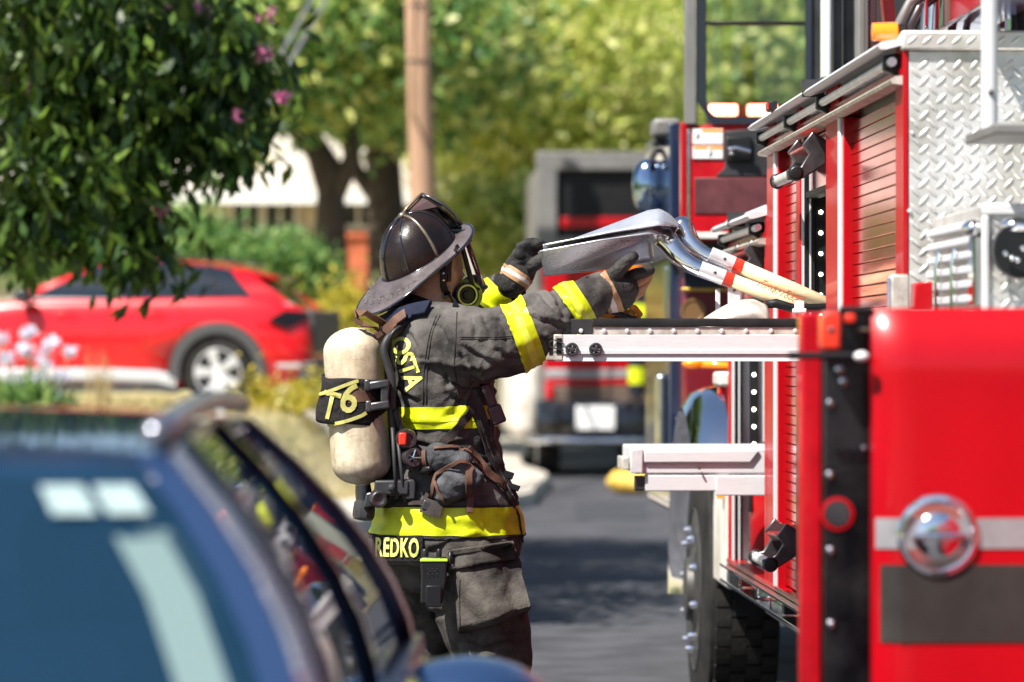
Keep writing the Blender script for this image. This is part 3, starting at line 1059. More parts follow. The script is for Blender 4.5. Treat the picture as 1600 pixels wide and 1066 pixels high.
def wheel(parent, c, axis, R, width, spokes=5, rim_r=None, tread=False):
    """a wheel object (part) with tyre and rim; axis points outwards"""
    c = Vector(c)
    axis = Vector(axis).normalized()
    rr = rim_r or R * 0.68
    mb = MB()
    w = width
    mb.lathe([(rr, -w), (R * 0.93, -w), (R * 0.99, -w * 0.88), (R, -w * 0.7), (R, -w * 0.2), (R * 0.99, -w * 0.08), (R * 0.93, 0.0), (rr * 1.02, 0.0), (rr, -0.02), (rr * .98, -w * .5)], c, axis, 40)
    ty = obj('wheel', mb, MT['tyre'], parent)
    mb = MB()
    mb.lathe([(rr * 1.0, -0.005), (rr * .97, 0.004), (rr * .90, -0.004), (rr * .88, -0.07), (0.02, -0.08)], c, axis, 36)
    obj('barrel', mb, MT['black'], ty)
    mb = MB()
    up = Vector((0, 0, 1))
    sd = axis.cross(up)
    for k in range(spokes):
        a = 2 * math.pi * k / spokes + 0.3
        d_ = up * math.cos(a) + sd * math.sin(a)
        q = axis.cross(d_)
        w0, w1 = rr * 0.12, rr * 0.24
        mb.prism([c + q * w0 + axis * -0.02, c - q * w0 + axis * -0.02, c + d_ * rr * .95 - q * w1 + axis * -0.012, c + d_ * rr * .95 + q * w1 + axis * -0.012], axis * 0.018)
    mb.lathe([(rr * .28, -0.03), (rr * .28, 0.004), (rr * .2, 0.012), (0.01, 0.014)], c, axis, 20)
    mb.lathe([(rr * .93, -.012), (rr * 1.0, -.012), (rr * 1.0, 0.008), (rr * .93, 0.008)], c, axis, 36, hoop=True)
    obj('rim', mb, MT['alloy'], ty, bevel=0.003)
    return ty


def car(name, mat4, label, paint, sta, gh, wheels, glassmat, R=0.35):
    """sta: (x, zlow, zbelt, half width) from the tail to the nose; gh: greenhouse dict; local +x is the car's front"""
    org = mat4 @ Vector((0, 0, 0))
    root = empty(name, org, label, 'car')
    mb = MB()
    rings = []
    for x, zl, zb, w in sta:
        half = [(w * .86, zl), (w * .97, zl + .10), (w, lerp(zl, zb, .45)), (w * .992, lerp(zl, zb, .72)), (w * .965, zb - .07), (w * .915, zb - .012), (w * .82, zb)]
        rings.append([Vector((x, y, z)) for y, z in half] + [Vector((x, -y, z)) for y, z in half[::-1]])
    mb.loft(rings)
    xf(mb, mat4)
    body = obj('body', mb, [paint, MT['cladding']], root, smooth=40)
    cutters = []
    for x in wheels:
        for s in (-1, 1):
            c = MB()
            c.lathe([(R * 1.16, -.42), (R * 1.16, .6)], mat4 @ Vector((x, s * (sta[len(sta) // 2][3] - .02), R)), (mat4.to_3x3() @ Vector((0, s, 0))), 36)
            co = obj('cut', c, MT['cladding'], None)
            cutters.append(co)
            bo = body.modifiers.new('b', 'BOOLEAN')
            bo.operation = 'DIFFERENCE'
            bo.object = co
            bo.solver = 'EXACT'
    me = evaluated(body, False)
    body.modifiers.clear()
    body.data = me
    for c in cutters:
        bpy.data.objects.remove(c)
    xb0, xb1, xr0, xr1, wb0, wb1, wr, zb0, zb1, zr0, zr1 = [gh[k] for k in ('xb0', 'xb1', 'xr0', 'xr1', 'wb0', 'wb1', 'wr', 'zb0', 'zb1', 'zr0', 'zr1')]
    bulge = gh.get('bulge', .05)

    def side(s, t, sg, inset=0.0):
        b_ = Vector((lerp(xb0, xb1, s), lerp(wb0, wb1, s), lerp(zb0, zb1, s)))
        rz = lerp(zr0, zr1, s) + bulge * 4 * s * (1 - s)
        r_ = Vector((lerp(xr0, xr1, s), wr, rz))
        p = b_.lerp(r_, t)
        p.y += 0.05 * 4 * t * (1 - t) - inset
        return Vector((p.x, sg * p.y, p.z))

    def roofp(s, q):
        rz = lerp(zr0, zr1, s) + bulge * 4 * s * (1 - s)
        return Vector((lerp(xr0, xr1, s), wr * q, rz + gh.get('crown', .045) * (1 - q * q)))

    mb = MB()
    N = 14
    top = [[roofp(i / N, -1 + 2 * j / 12) for j in range(13)] for i in range(N + 1)]
    rings = [r + [p - Vector((0, 0, 0.035)) for p in r[::-1]] for r in top]
    mb.loft(rings)
    if gh.get('spoiler'):
        L = gh['spoiler']
        mb.loft([[Vector((xr0 + .06, -wr * .95, zr0 + .03)), Vector((xr0 + .06, wr * .95, zr0 + .03)), Vector((xr0 + .06, wr * .95, zr0 - .03)), Vector((xr0 + .06, -wr * .95, zr0 - .03))],
                 [Vector((xr0 - L, -wr * .86, zr0 - .045)), Vector((xr0 - L, wr * .86, zr0 - .045)), Vector((xr0 - L, wr * .86, zr0 - .075)), Vector((xr0 - L, -wr * .86, zr0 - .075))]])
    xf(mb, mat4)
    obj('roof', mb, paint, root, smooth=50)
    pil = gh['pillars']
    for sg in (-1, 1):
        for k, (s0, s1) in enumerate(pil):
            mb = MB()
            rings = []
            for t in [i / 6 for i in range(7)]:
                rings.append([side(s0, t, sg), side(s1, t, sg), side(s1, t, sg, .045), side(s0, t, sg, .045)])
            mb.loft(rings)
            xf(mb, mat4)
            obj('pillar', mb, gh.get('pillar_mats', [paint] * 9)[k], root)
        for (a, b) in zip(pil, pil[1:]):
            mb = MB()
            mb.grid(lambda u, v: side(lerp(a[1], b[0], u), lerp(0.0, 0.97, v), sg, .016), 4, 6)
            xf(mb, mat4)
            obj('side_window', mb, glassmat, root, smooth=180)
        mb = MB()
        rings = []
        for i in range(13):
            s = i / 12
            p, q = side(s, 0.0, sg), side(s, 0.07, sg)
            o_ = Vector((0, sg * .012, 0))
            rings.append([p + o_, q + o_, q - o_, p - o_])
        mb.loft(rings)
        xf(mb, mat4)
        obj('window_trim', mb, MT['bluetrim'] if glassmat is MT['tinted'] else MT['alloy'], root)
    mb = MB()
    mb.grid(lambda u, v: side(0.015, lerp(.02, .97, v), 1).lerp(side(0.015, lerp(.02, .97, v), -1), lerp(.03, .97, u)) + Vector((-.05 * 4 * u * (1 - u), 0, 0)), 10, 6)
    xf(mb, mat4)
    rg = obj('rear_window', mb, glassmat, root, smooth=180)
    mb = MB()
    mb.grid(lambda u, v: side(0.985, lerp(.02, .97, v), 1).lerp(side(0.985, lerp(.02, .97, v), -1), lerp(.03, .97, u)) + Vector((.06 * 4 * u * (1 - u), 0, 0)), 10, 6)
    xf(mb, mat4)
    obj('windscreen', mb, glassmat, root, smooth=180)
    for x in wheels:
        for s in (-1, 1):
            wheel(root, mat4 @ Vector((x, s * (sta[len(sta) // 2][3] - .005), R)), mat4.to_3x3() @ Vector((0, s, 0)), R, 0.23)
    return root, rg, side, roofp


# red crossover on the driveway, seen from its left side, facing left
RD = 38.2
sc_ = FPX / RD
rp = P(340, 637, RD)
Mred = Matrix.Translation((rp.x + .145, rp.y + 0.93, rp.z)) @ Matrix.Rotation(math.pi - rad(9), 4, 'Z')
sta = [(-.93, .42, .70, .78), (-.90, .34, .88, .84), (-.84, .27, .98, .88), (-.72, .22, 1.03, .91), (-.50, .21, 1.08, .93), (-.2, .21, 1.10, .935), (.3, .21, 1.095, .93), (.9, .21, 1.09, .93), (1.5, .21, 1.085, .93), (2.1, .21, 1.07, .93), (2.5, .22, 1.02, .93), (2.9, .23, .97, .92), (3.3, .25, .90, .88), (3.55, .28, .82, .80), (3.68, .36, .68, .66)]
gh = dict(xb0=-.74, xb1=2.16, xr0=-.24, xr1=1.30, wb0=.78, wb1=.84, wr=.60, zb0=1.02, zb1=1.075, zr0=1.355, zr1=1.435, bulge=.075, spoiler=.28,
          pillars=[(0, .12), (.235, .27), (.52, .56), (.94, 1)], pillar_mats=[MT['carred'], MT['blackgloss'], MT['blackgloss'], MT['carred']])
rc, rg, side, roofp = car('parked_crossover', Mred, 'bright red crossover car parked side-on behind the hanging branches', MT['carred'], sta, gh, (0, 2.85), MT['carglass'])
for x in (0, 2.85):
    for s in (-1, 1):
        mb = MB()
        rings = []
        for k in range(25):
            a = rad(-12 + 204 * k / 24)
            rings.append([Vector((x + math.cos(a) * r_, s * y_, .35 + math.sin(a) * r_)) for r_, y_ in ((.385, .93), (.385, .955), (.485, .955), (.50, .93))])
        mb.loft(rings)
        xf(mb, Mred)
        obj('wheel_arch', mb, MT['cladding'], rc)
for s in (-1, 1):
    mb = MB()
    mb.loft([[Vector((x, s * y_, z_ + dz)) for y_, z_ in ((.90, .20), (.955, .23), (.955, .31), (.92, .34))] for x, dz in ((.42, -.02), (.62, 0.03), (1.2, .05), (2.3, .05), (2.42, .05))])
    xf(mb, Mred)
    obj('sill_trim', mb, MT['alloy'], rc)
    mb = MB()
    mb.loft([[Vector((x, s * y_, z_ + dz)) for y_, z_ in ((.88, .13), (.94, .15), (.94, .20), (.90, .21))] for x, dz in ((.40, 0), (.62, 0.02), (1.2, .02), (2.42, .02))])
    xf(mb, Mred)
    obj('lower_sill', mb, MT['cladding'], rc)
    mb = MB()
    mb.prism([Vector((-.50, s * .945, .86)), Vector((-.68, s * .93, .97)), Vector((-.90, s * .86, .95)), Vector((-.91, s * .85, .88)), Vector((-.70, s * .93, .78))], (0, s * .012, 0))
    xf(mb, Mred)
    obj('tail_lamp', mb, MT['blackgloss'], rc)
    mb = MB()
    mb.ellipsoid((1.95, s * 1.03, 1.10), .10, .11, .07)
    mb.tube([(1.98, s * .88, 1.05), (1.97, s * .98, 1.07)], .02)
    xf(mb, Mred)
    obj('door_mirror', mb, MT['blackgloss'], rc, smooth=180)
    for xh in (.55, 1.45):
        mb = MB()
        mb.tube([(xh, s * .945, .94), (xh + .08, s * .97, .945), (xh + .2, s * .945, .95)], .012, 8)
        xf(mb, Mred)
        obj('door_handle', mb, MT['carred'], rc)
    for xs in (.36, 1.12, 2.02):
        mb = MB()
        mb.tube([(xs, s * .937, .36), (xs - .02, s * .939, .7), (xs + .02, s * .915, 1.02)], .004, 5)
        xf(mb, Mred)
        obj('door_seam', mb, MT['thread'], rc)
    mb = MB()
    mb.tube([(xx, s * .56, 1.475 + zz) for xx, zz in ((-.2, -.03), (-.05, .0), (.9, .02), (1.05, -.01))], .014, 8)
    xf(mb, Mred)
    obj('roof_rail', mb, MT['blackgloss'], rc)
mb = MB()
mb.box(-.98, -.78, -.86, .86, .2, .46)
mb.box(-.955, -.8, -.78, .78, .54, .965)
xf(mb, Mred)
obj('rear_bumper', mb, MT['cladding'], rc, bevel=.03)
mb = MB()
mb.loft([[Vector((x, s_ * .955, z_)) for s_, z_ in ((1, .40), (1, .44), (.99, .44), (.99, .40))] for x in (-.60, -.84)])
xf(mb, Mred)
obj('side_reflector', mb, MT['alloy'], rc)
mb = MB()
mb.box(3.60, 3.72, -.7, .7, .25, .5)
xf(mb, Mred)
obj('front_bumper', mb, MT['cladding'], rc, bevel=.03)
for s in (-1, 1):
    mb = MB()
    mb.ellipsoid((3.50, s * .66, .74), .16, .16, .05)
    xf(mb, Mred)
    obj('headlight', mb, MT['alloy'], rc, smooth=180)

# dark blue car close to the camera, facing away
Mblu = Matrix.Translation((-.83, 4.95, 0)) @ Matrix.Rotation(math.pi / 2 - rad(2.0), 4, 'Z')
sta = [(-.98, .40, .66, .70), (-.95, .30, .84, .78), (-.86, .24, .92, .85), (-.6, .21, .95, .90), (-.2, .21, .955, .915), (.4, .21, .95, .92), (1.0, .21, .945, .92), (1.6, .21, .94, .92), (2.1, .21, .925, .91), (2.5, .22, .89, .90), (2.9, .24, .84, .88), (3.3, .27, .78, .83), (3.55, .32, .68, .70)]
gh = dict(xb0=-.80, xb1=2.12, xr0=-.33, xr1=1.12, wb0=.79, wb1=.82, wr=.585, zb0=.93, zb1=.92, zr0=1.335, zr1=1.355, bulge=.02, crown=.018,
          pillars=[(0, .10), (.20, .225), (.53, .56), (.955, 1)], pillar_mats=[MT['blue'], MT['blackgloss'], MT['blackgloss'], MT['bluetrim']])
bc, brg, side, roofp = car('parked_hatchback', Mblu, 'blurred dark blue hatchback parked in the foreground with pale painted reflections in its rear window', MT['blue'], sta, gh, (0, 2.65), MT['tinted'])
for s in (-1, 1):
    mb = MB()
    mb.ellipsoid((1.45, s * .92, .885), .13, .135, .072, n=24, m=14)
    mb.tube([(1.50, s * .80, .86), (1.47, s * .88, .865)], .025)
    xf(mb, Mblu)
    mi_ = obj('door_mirror', mb, MT['blue'], bc, smooth=180)
    mb = MB()
    mb.lathe([(.001, 0), (.055, 0), (.055, .006), (.001, .008)], Mblu @ Vector((1.53, s * .92, .885)) + Vector((0, .045, 0)), (0, 1, 0), 24)
    obj('mirror_glass', mb, MT['chrome'], mi_)
    mb = MB()
    mb.tube([roofp(i / 8, s * .97) + Vector((0, 0, .022)) for i in range(9)], .016, 8)
    xf(mb, Mblu)
    obj('roof_trim', mb, MT['bluetrim'], bc, smooth=180)
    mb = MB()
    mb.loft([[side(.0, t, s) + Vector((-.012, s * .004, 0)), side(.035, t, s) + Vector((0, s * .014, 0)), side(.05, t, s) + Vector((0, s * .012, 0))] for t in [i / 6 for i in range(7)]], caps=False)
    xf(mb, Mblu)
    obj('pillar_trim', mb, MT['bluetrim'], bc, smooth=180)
    mb = MB()
    mb.prism([Vector((-.86, s * .66, .70)), Vector((-.80, s * .87, .72)), Vector((-.72, s * .89, .86)), Vector((-.84, s * .70, .88))], (-.06, 0, 0))
    xf(mb, Mblu)
    obj('tail_lamp', mb, MT['redlens'], bc, bevel=.01)
    mb = MB()
    mb.ellipsoid((3.36, s * .66, .66), .14, .14, .05)
    xf(mb, Mblu)
    obj('headlight', mb, MT['alloy'], bc, smooth=180)
    # pale strip inside the rear pillar, painted in for a bright reflection
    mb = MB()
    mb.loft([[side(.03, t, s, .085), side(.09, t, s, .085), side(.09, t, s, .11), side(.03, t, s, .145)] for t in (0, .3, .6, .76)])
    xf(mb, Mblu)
    obj('inner_glint', mb, MT['paleglint'], bc)
mb = MB()
mb.box(-1.05, -.88, -.80, .80, .26, .52)
xf(mb, Mblu)
obj('rear_bumper', mb, MT['blue'], bc, bevel=.04)
for (y0, y1) in ((.352, .392), (.402, .440)):  # pale patches on the rear glass, painted in as bright reflections
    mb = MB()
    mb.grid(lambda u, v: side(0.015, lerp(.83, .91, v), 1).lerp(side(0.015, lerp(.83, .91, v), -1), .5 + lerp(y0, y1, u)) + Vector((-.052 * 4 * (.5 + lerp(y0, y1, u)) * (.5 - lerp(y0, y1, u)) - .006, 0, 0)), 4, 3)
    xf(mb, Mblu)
    obj('painted_glint', mb, MT['glint'], brg, smooth=180)
for y in (-.36, .36, 0):
    mb = MB()
    mb.obox((.15, y, .62), (.09, 0, .0), (0, .24 if y else .1, 0), (-.06, 0, .30))
    mb.obox((.08, y, 1.0), (.05, 0, 0), (0, .13 if y else .08, 0), (-.02, 0, .09))
    xf(mb, Mblu)
    obj('rear_seat', mb, MT['seat'], bc, bevel=.04)
for y in (-.38, .38):
    mb = MB()
    mb.obox((.95, y, .70), (.08, 0, .0), (0, .25, 0), (-.07, 0, .36))
    mb.obox((.86, y, 1.14), (.05, 0, 0), (0, .13, 0), (-.02, 0, .09))
    xf(mb, Mblu)
    obj('front_seat', mb, MT['seat'], bc, bevel=.04)
mb = MB()
mb.box(1.7, 2.1, -.75, .75, .75, .93)
xf(mb, Mblu)
obj('dashboard', mb, MT['seat'], bc, bevel=.03)
mb = MB()
mb.lathe([(.17, 0), (.185, .012), (.17, .024), (.155, .012)], Mblu @ Vector((1.5, .38, .86)), (0, -.9, .4), 24, hoop=True)
mb.obox(Mblu @ Vector((1.5, .38, .86)), (.165, 0, 0), (0, .008, 0), (0, 0, .02))
obj('steering_wheel', mb, MT['plastic'], bc, smooth=180)

# ------------------------------------------------------------------ rescue truck far down the street
TD = 47.0
q = FPX / TD


def T(px, py, off=0.0):
    return P(px, py, TD + off)


x0, x1 = T(838, 500).x, T(1075, 500).x
rt = empty('rescue_truck', ((x0 + x1) / 2, TD + 2, 0.0), 'tall grey and red rescue truck seen from behind far down the street', 'truck')


def tb(name, px0, px1, py0, py1, o0, o1, mat, parent=rt, bevel=.02):
    a, b = T(px0, py1), T(px1, py0)
    m_ = MB()
    m_.box(a.x, b.x, TD + o0, TD + o1, a.z, b.z)
    return obj(name, m_, mat, parent, bevel=bevel)


tb('body', 842, 1070, 258, 640, .12, 4.5, MT['grey'])
fr = MB()
for (a, b, c, d_) in ((838, 1075, 238, 266), (838, 870, 266, 385), (1045, 1075, 266, 385), (870, 1045, 372, 385)):
    p_, q_ = T(a, d_), T(b, c)
    fr.box(p_.x, q_.x, TD - .08, TD + .12, p_.z, q_.z)
obj('window_frame', fr, MT['grey'], rt, bevel=.015)
tb('rear_window', 872, 1044, 268, 371, .02, .10, MT['black'])
tb('red_rail', 874, 1042, 340, 356, -.02, .015, MT['red'])
tb('tailgate', 850, 1068, 385, 578, -.05, .10, MT['red'])
tb('yellow_edge', 900, 1060, 404, 420, -.09, -.052, MT['amber'])
tb('silver_stripe', 852, 1066, 578, 592, -.06, .10, MT['stripe'])
tb('red_stripe', 852, 1066, 592, 603, -.055, .10, MT['red'])
tb('brown_panel', 852, 1066, 603, 629, -.05, .10, M('brown_panel', (.13, .09, .07), .5))
tb('side_fender', 800, 850, 560, 688, .25, 4.4, MT['dirtywhite'], bevel=.15)
mb = MB()
a, b = T(836, 690), T(1040, 626)
rings = []
for i in range(13):
    u = i / 12
    x = lerp(a.x, b.x, u)
    bow = .28 * (1 - (2 * u - 1) ** 4)
    rings.append([Vector((x, TD - .1 - bow, a.z + .06)), Vector((x, TD - .16 - bow, lerp(a.z, b.z, .5))), Vector((x, TD - .02 - bow, b.z)), Vector((x, TD + .1, b.z)), Vector((x, TD + .1, a.z))])
mb.loft(rings)
bp = obj('rear_bumper', mb, MT['blackgloss'], rt, smooth=50)
mb = MB()
mb.tube([Vector((lerp(a.x - .08, b.x, i / 12), TD - .12 - .3 * (1 - (2 * i / 12 - 1) ** 4), a.z + .02)) for i in range(13)], .045, 8)
obj('chrome_lip', mb, MT['chrome'], bp, smooth=180)
mb = MB()
a, b = T(897, 671), T(957, 634)
mb.box(a.x, b.x, TD - .50, TD - .47, a.z, b.z)
obj('number_plate', mb, MT['white'], rt, bevel=.01)
for px in (838, 1020):
    for off in (.5, 3.8):
        c = T(px, 690)
        wheel(rt, (c.x + (.02 if px < 900 else .1), TD + off, .42), (-1 if px < 900 else 1, 0, 0), .42, .28)
for px in (858, 1050):
    tb('tail_light', px - 6, px + 6, 600, 624, -.09, -.052, MT['redlens'])
# yellow equipment bag on the road
yb = P(985, 768, 41)
yb.z = 0.0
t = empty('equipment_bag', yb, 'yellow equipment bag lying on the street beyond the drawer', 'bag')
mb = MB()
mb.ellipsoid(yb + Vector((0, 0, .13)), .26, .18, .14)
mb.ellipsoid(yb + Vector((.05, -.1, .12)), .2, .12, .11)
me = remesh_union(mb, .02, 3)
displace(me, lambda p: .02 * noise.noise(p * 9))
mesh_obj('bag_body', me, MT['yellowbag'], t)
mb = MB()
mb.tube([yb + Vector((-.14, -.05, .25)), yb + Vector((-.06, -.05, .33)), yb + Vector((.06, -.05, .33)), yb + Vector((.14, -.05, .25))], .015, 8)
obj('handle', mb, MT['strap'], t)


# ------------------------------------------------------------------ fire truck
ft = empty('fire_truck', (2.5, 12.0, 0.0), 'red ladder fire truck with open equipment compartments and slide-out trays', 'fire truck')
XR = XS + 2.42
Y0, YA0, YA1 = dS(1411), dS(1399), dS(1316)
YO0, YO1 = dS(1290), dS(1250)
YB0, YB1 = dS(1243), dS(1213)
YE = dS(1198)
YC0, YC1 = dS(1194), dS(1142)
YF = dS(1137)
ZT, ZB = 2.245, 0.70
ZC = 1.955
HEAD = 0.125


def part(name, mb, mat, parent=ft, **kw):
    kw.setdefault('bevel', 0.004)
    return obj(name, mb, mat, parent, **kw)


def bx(name, x0, x1, y0, y1, z0, z1, mat, parent=ft, **kw):
    m_ = MB()
    m_.box(x0, x1, y0, y1, z0, z1)
    return part(name, m_, mat, parent, **kw)


# hull: solid behind the roller doors, hollow at the two open compartments
body = bx('body', XS + .06, XR, Y0 + .012, YO0 - .03, ZB, ZT - .03, MT['red'])
bx('body_middle', XS + .06, XR, YO1 + .02, YE - .01, ZB, ZT - .032, MT['red'])
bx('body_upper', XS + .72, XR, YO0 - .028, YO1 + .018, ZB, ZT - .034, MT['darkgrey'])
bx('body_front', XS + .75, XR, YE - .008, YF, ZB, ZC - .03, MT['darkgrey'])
bx('frame_rail', XS + .45, XR - .45, 6.6, 20.5, .48, .66, MT['black'])
bx('roof_deck', XS + .004, XR, Y0 + .004, YE - .004, ZT - .028, ZT - .004, MT['alu'])
bx('front_deck', XS + .004, XR, YE, YF - .004, ZC - .028, ZC - .004, MT['alu'])
# posts of the side
for a, b, z in ((Y0 + .002, YA0, ZT - .03), (YA1 + .09, YO0 - .002, ZT - .03), (YO1, YB0 - .01, ZT - .03), (YB1 + .07, YE, ZT - .03), (YC1 + .04, YF, ZC - .03)):
    bx('door_post', XS, XS + .07, a, b, ZB - .01, z, MT['red_post'], bevel=.008, seg=3)
bx('door_post', XS, XS + .07, YE + .004, YC0, ZB - .01, ZC - .03, MT['red_post'], bevel=.008, seg=3)
# white seal tracks and thin red lips beside the roller doors
for y in (YA1 + .035, YB1 + .02):
    bx('door_track', XS - .004, XS + .06, y, y + .045, ZB, ZT - HEAD - .002, MT['alu_white'], bevel=.003)
    bx('door_lip', XS + .004, XS + .06, y - .034, y - .004, ZB, ZT - HEAD - .002, MT['red'], bevel=.003)
for y in (YA0 + .001, YB0 - .008):
    bx('door_track', XS + .012, XS + .06, y, y + .012, ZB, ZT - HEAD - .002, MT['darkgrey'], bevel=.002)


def fascia(ya, yb, zt, brackets):
    m_ = MB()
    m_.loft([[Vector((XS + x, y, zt + z)) for x, z in ((-.055, -.042), (-.062, -.034), (-.05, -.022), (-.012, -.016), (.0, .004), (.08, .004), (.08, -.02), (.004, -.03), (-.04, -.042))] for y in (ya, yb)])
    g = part('drip_rail', m_, MT['alu_white'], bevel=0)
    bx('rail_seam', XS - .0635, XS + .0, (ya + yb) / 2, (ya + yb) / 2 + .006, zt - .044, zt + .0065, MT['darkgrey'], g, bevel=0)
    bx('fascia', XS + .006, XS + .07, ya + .004, yb - .002, zt - HEAD, zt - .03, MT['steel'], bevel=0)
    m_ = MB()
    m_.tube([(XS - .022, ya + .03, zt - .070), (XS - .022, yb - .02, zt - .070)], .0115, 14)
    rl = part('hand_rail', m_, MT['alu'], bevel=0)
    for y in brackets:
        m_ = MB()
        m_.prism([(XS - .040, y, zt - .052), (XS + .006, y, zt - .045), (XS + .006, y, zt - .105), (XS - .040, y, zt - .088)], (0, .03, 0))
        part('rail_bracket', m_, MT['plastic'], rl)
    m_ = MB()
    m_.loft([[Vector((XS + x, y, zt - HEAD + z)) for x, z in ((-.026, .0), (-.03, .008), (-.018, .018), (.006, .02), (.006, -.004))] for y in (ya, yb)])
    part('door_header', m_, MT['alu_spot'], bevel=0)
    bx('header_stripe', XS - .004, XS + .006, ya + .006, yb - .006, zt - HEAD + .022, zt - HEAD + .038, MT['red'], bevel=0)


fascia(Y0, YE + .02, ZT, (Y0 + .06, YO0 - .12, YB0 - .05, YE - .06))
fascia(YE + .03, YF + .02, ZC, (YE + .2, YF - .06))

# roller doors, slat by slat
PITCHZ = .0305


def roller(ya, yb, z0, z1, name='roller_door', mat=MT['slat']):
    m_ = MB()
    m_.box(XS + .05, XS + .055, ya, yb, z0, z1)
    rd = part(name, m_, MT['darkgrey'], bevel=0)
    L = (yb - ya) / 2
    s_ = MB()
    h = PITCHZ
    prof = [(.0305, .0008), (.0284, .0018), (.0280, .0030), (.0280, h / 2), (.0280, h - .0030), (.0284, h - .0018), (.0305, h - .0008)]
    s_.loft([[Vector((x, y, z)) for x, z in prof + [(.045, h - .0008), (.045, .0008)]] for y in (-L, L)])
    me = shared('slat', s_, mat, 0)
    n_ = int((z1 - z0) / h)
    for k in range(n_):
        inst('slat', me, rd, (XS + random.uniform(-.0004, .0004), (ya + yb) / 2, z0 + k * h))
    return rd


roller(YA0 + .016, YA1, ZB, ZT - HEAD)
rdb = roller(YB0 + .006, YB1 - .014, ZB + .02, ZT - HEAD)


def lift_bar(yc, zc, half, parent=ft, out=.075, name='lift_bar'):
    m_ = MB()
    m_.tube([(XS - out, yc - half, zc), (XS - out, yc + half, zc)], .017, 16)
    lb = part(name, m_, MT['alu'], parent, bevel=0)
    for s in (-1, 1):
        y = yc + s * half * .78
        m_ = MB()
        m_.prism([(XS + .02, y, zc + .10), (XS - .02, y, zc + .125), (XS - .05, y, zc + .085), (XS - .03, y, zc + .06), (XS - .055, y, zc + .02), (XS - out - .02, y, zc + .012), (XS - out - .018, y, zc - .018), (XS - out + .03, y, zc - .012), (XS + .02, y, zc + .03)], (0, .022, 0))
        part('bar_bracket', m_, MT['gunmetal'], lb)
        m_ = MB()
        m_.lathe([(.022, -.012), (.024, 0), (.020, .012), (.008, .014)], (XS - out, yc + s * half, zc), (0, s, 0), 14)
        part('end_cap', m_, MT['plastic'], lb)
    m_ = MB()
    m_.box(XS - .045, XS + .025, yc - half * .72, yc + half * .72, zc + .075, zc + .085)
    part('latch_plate', m_, MT['red_worn'], lb)
    return lb


lift_bar((YO0 + YO1) / 2 + .02, 1.985, .26)
lift_bar((YB0 + YB1) / 2 - .03, ZB + .115, .24)
lift_bar(YC0 + .45, 1.73, .33)
# rolled-up ends of the two open doors
bx('rolled_door', XS + .03, XS + .05, YO0 + .01, YO1 - .01, 1.955, ZT - HEAD - .002, MT['slat'])
bx('rolled_door', XS + .03, XS + .05, YC0 + .01, YC1 - .01, 1.66, ZC - HEAD - .002, MT['slat'])
bx('door_edge', XS + .015, XS + .06, YO0 + .006, YO1 - .006, 1.935, 1.955, MT['black'])
bx('door_edge', XS + .015, XS + .06, YC0 + .006, YC1 - .006, 1.64, 1.66, MT['black'])


# interiors
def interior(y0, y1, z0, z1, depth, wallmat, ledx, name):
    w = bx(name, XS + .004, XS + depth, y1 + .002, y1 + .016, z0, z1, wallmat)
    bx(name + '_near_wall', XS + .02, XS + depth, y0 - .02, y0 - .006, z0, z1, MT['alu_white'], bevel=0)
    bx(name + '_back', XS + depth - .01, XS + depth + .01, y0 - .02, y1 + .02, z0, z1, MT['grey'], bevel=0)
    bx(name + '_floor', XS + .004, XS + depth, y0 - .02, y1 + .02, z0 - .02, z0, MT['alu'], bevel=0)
    bx(name + '_ceiling', XS + .06, XS + depth, y0 - .02, y1 + .02, z1, z1 + .02, MT['alu'], bevel=0)
    for xa, xb, m_ in ((.005, .011, MT['alu_white']), (.013, .023, MT['black']), (.025, .031, MT['alu_white']), (.033, .042, MT['black'])):
        bx('door_guide', XS + xa, XS + xb, y1 - .02 - .01 * random.random(), y1 + .002, z0 + .002, z1, m_, w, bevel=0)
    st = bx('light_strip', XS + ledx - .016, XS + ledx + .016, y1 - .014, y1 + .001, z0 + .002, z1, MT['black'], w, bevel=0)
    lm = MB()
    lm.lathe([(.0065, 0), (.006, .004), (.002, .006)], (0, 0, 0), (0, -1, 0), 10)
    me = shared('lamp', lm, MT['led'])
    z = z0 + .05
    while z < z1 - .02:
        inst('lamp', me, st, (XS + ledx, y1 - .0145, z))
        z += .063
    return w


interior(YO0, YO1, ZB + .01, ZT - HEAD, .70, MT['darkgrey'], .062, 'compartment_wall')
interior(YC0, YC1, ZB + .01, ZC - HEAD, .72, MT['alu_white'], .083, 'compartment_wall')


# slide-out tray with the shovels
def U(px, py):
    return P(px, py, TY)


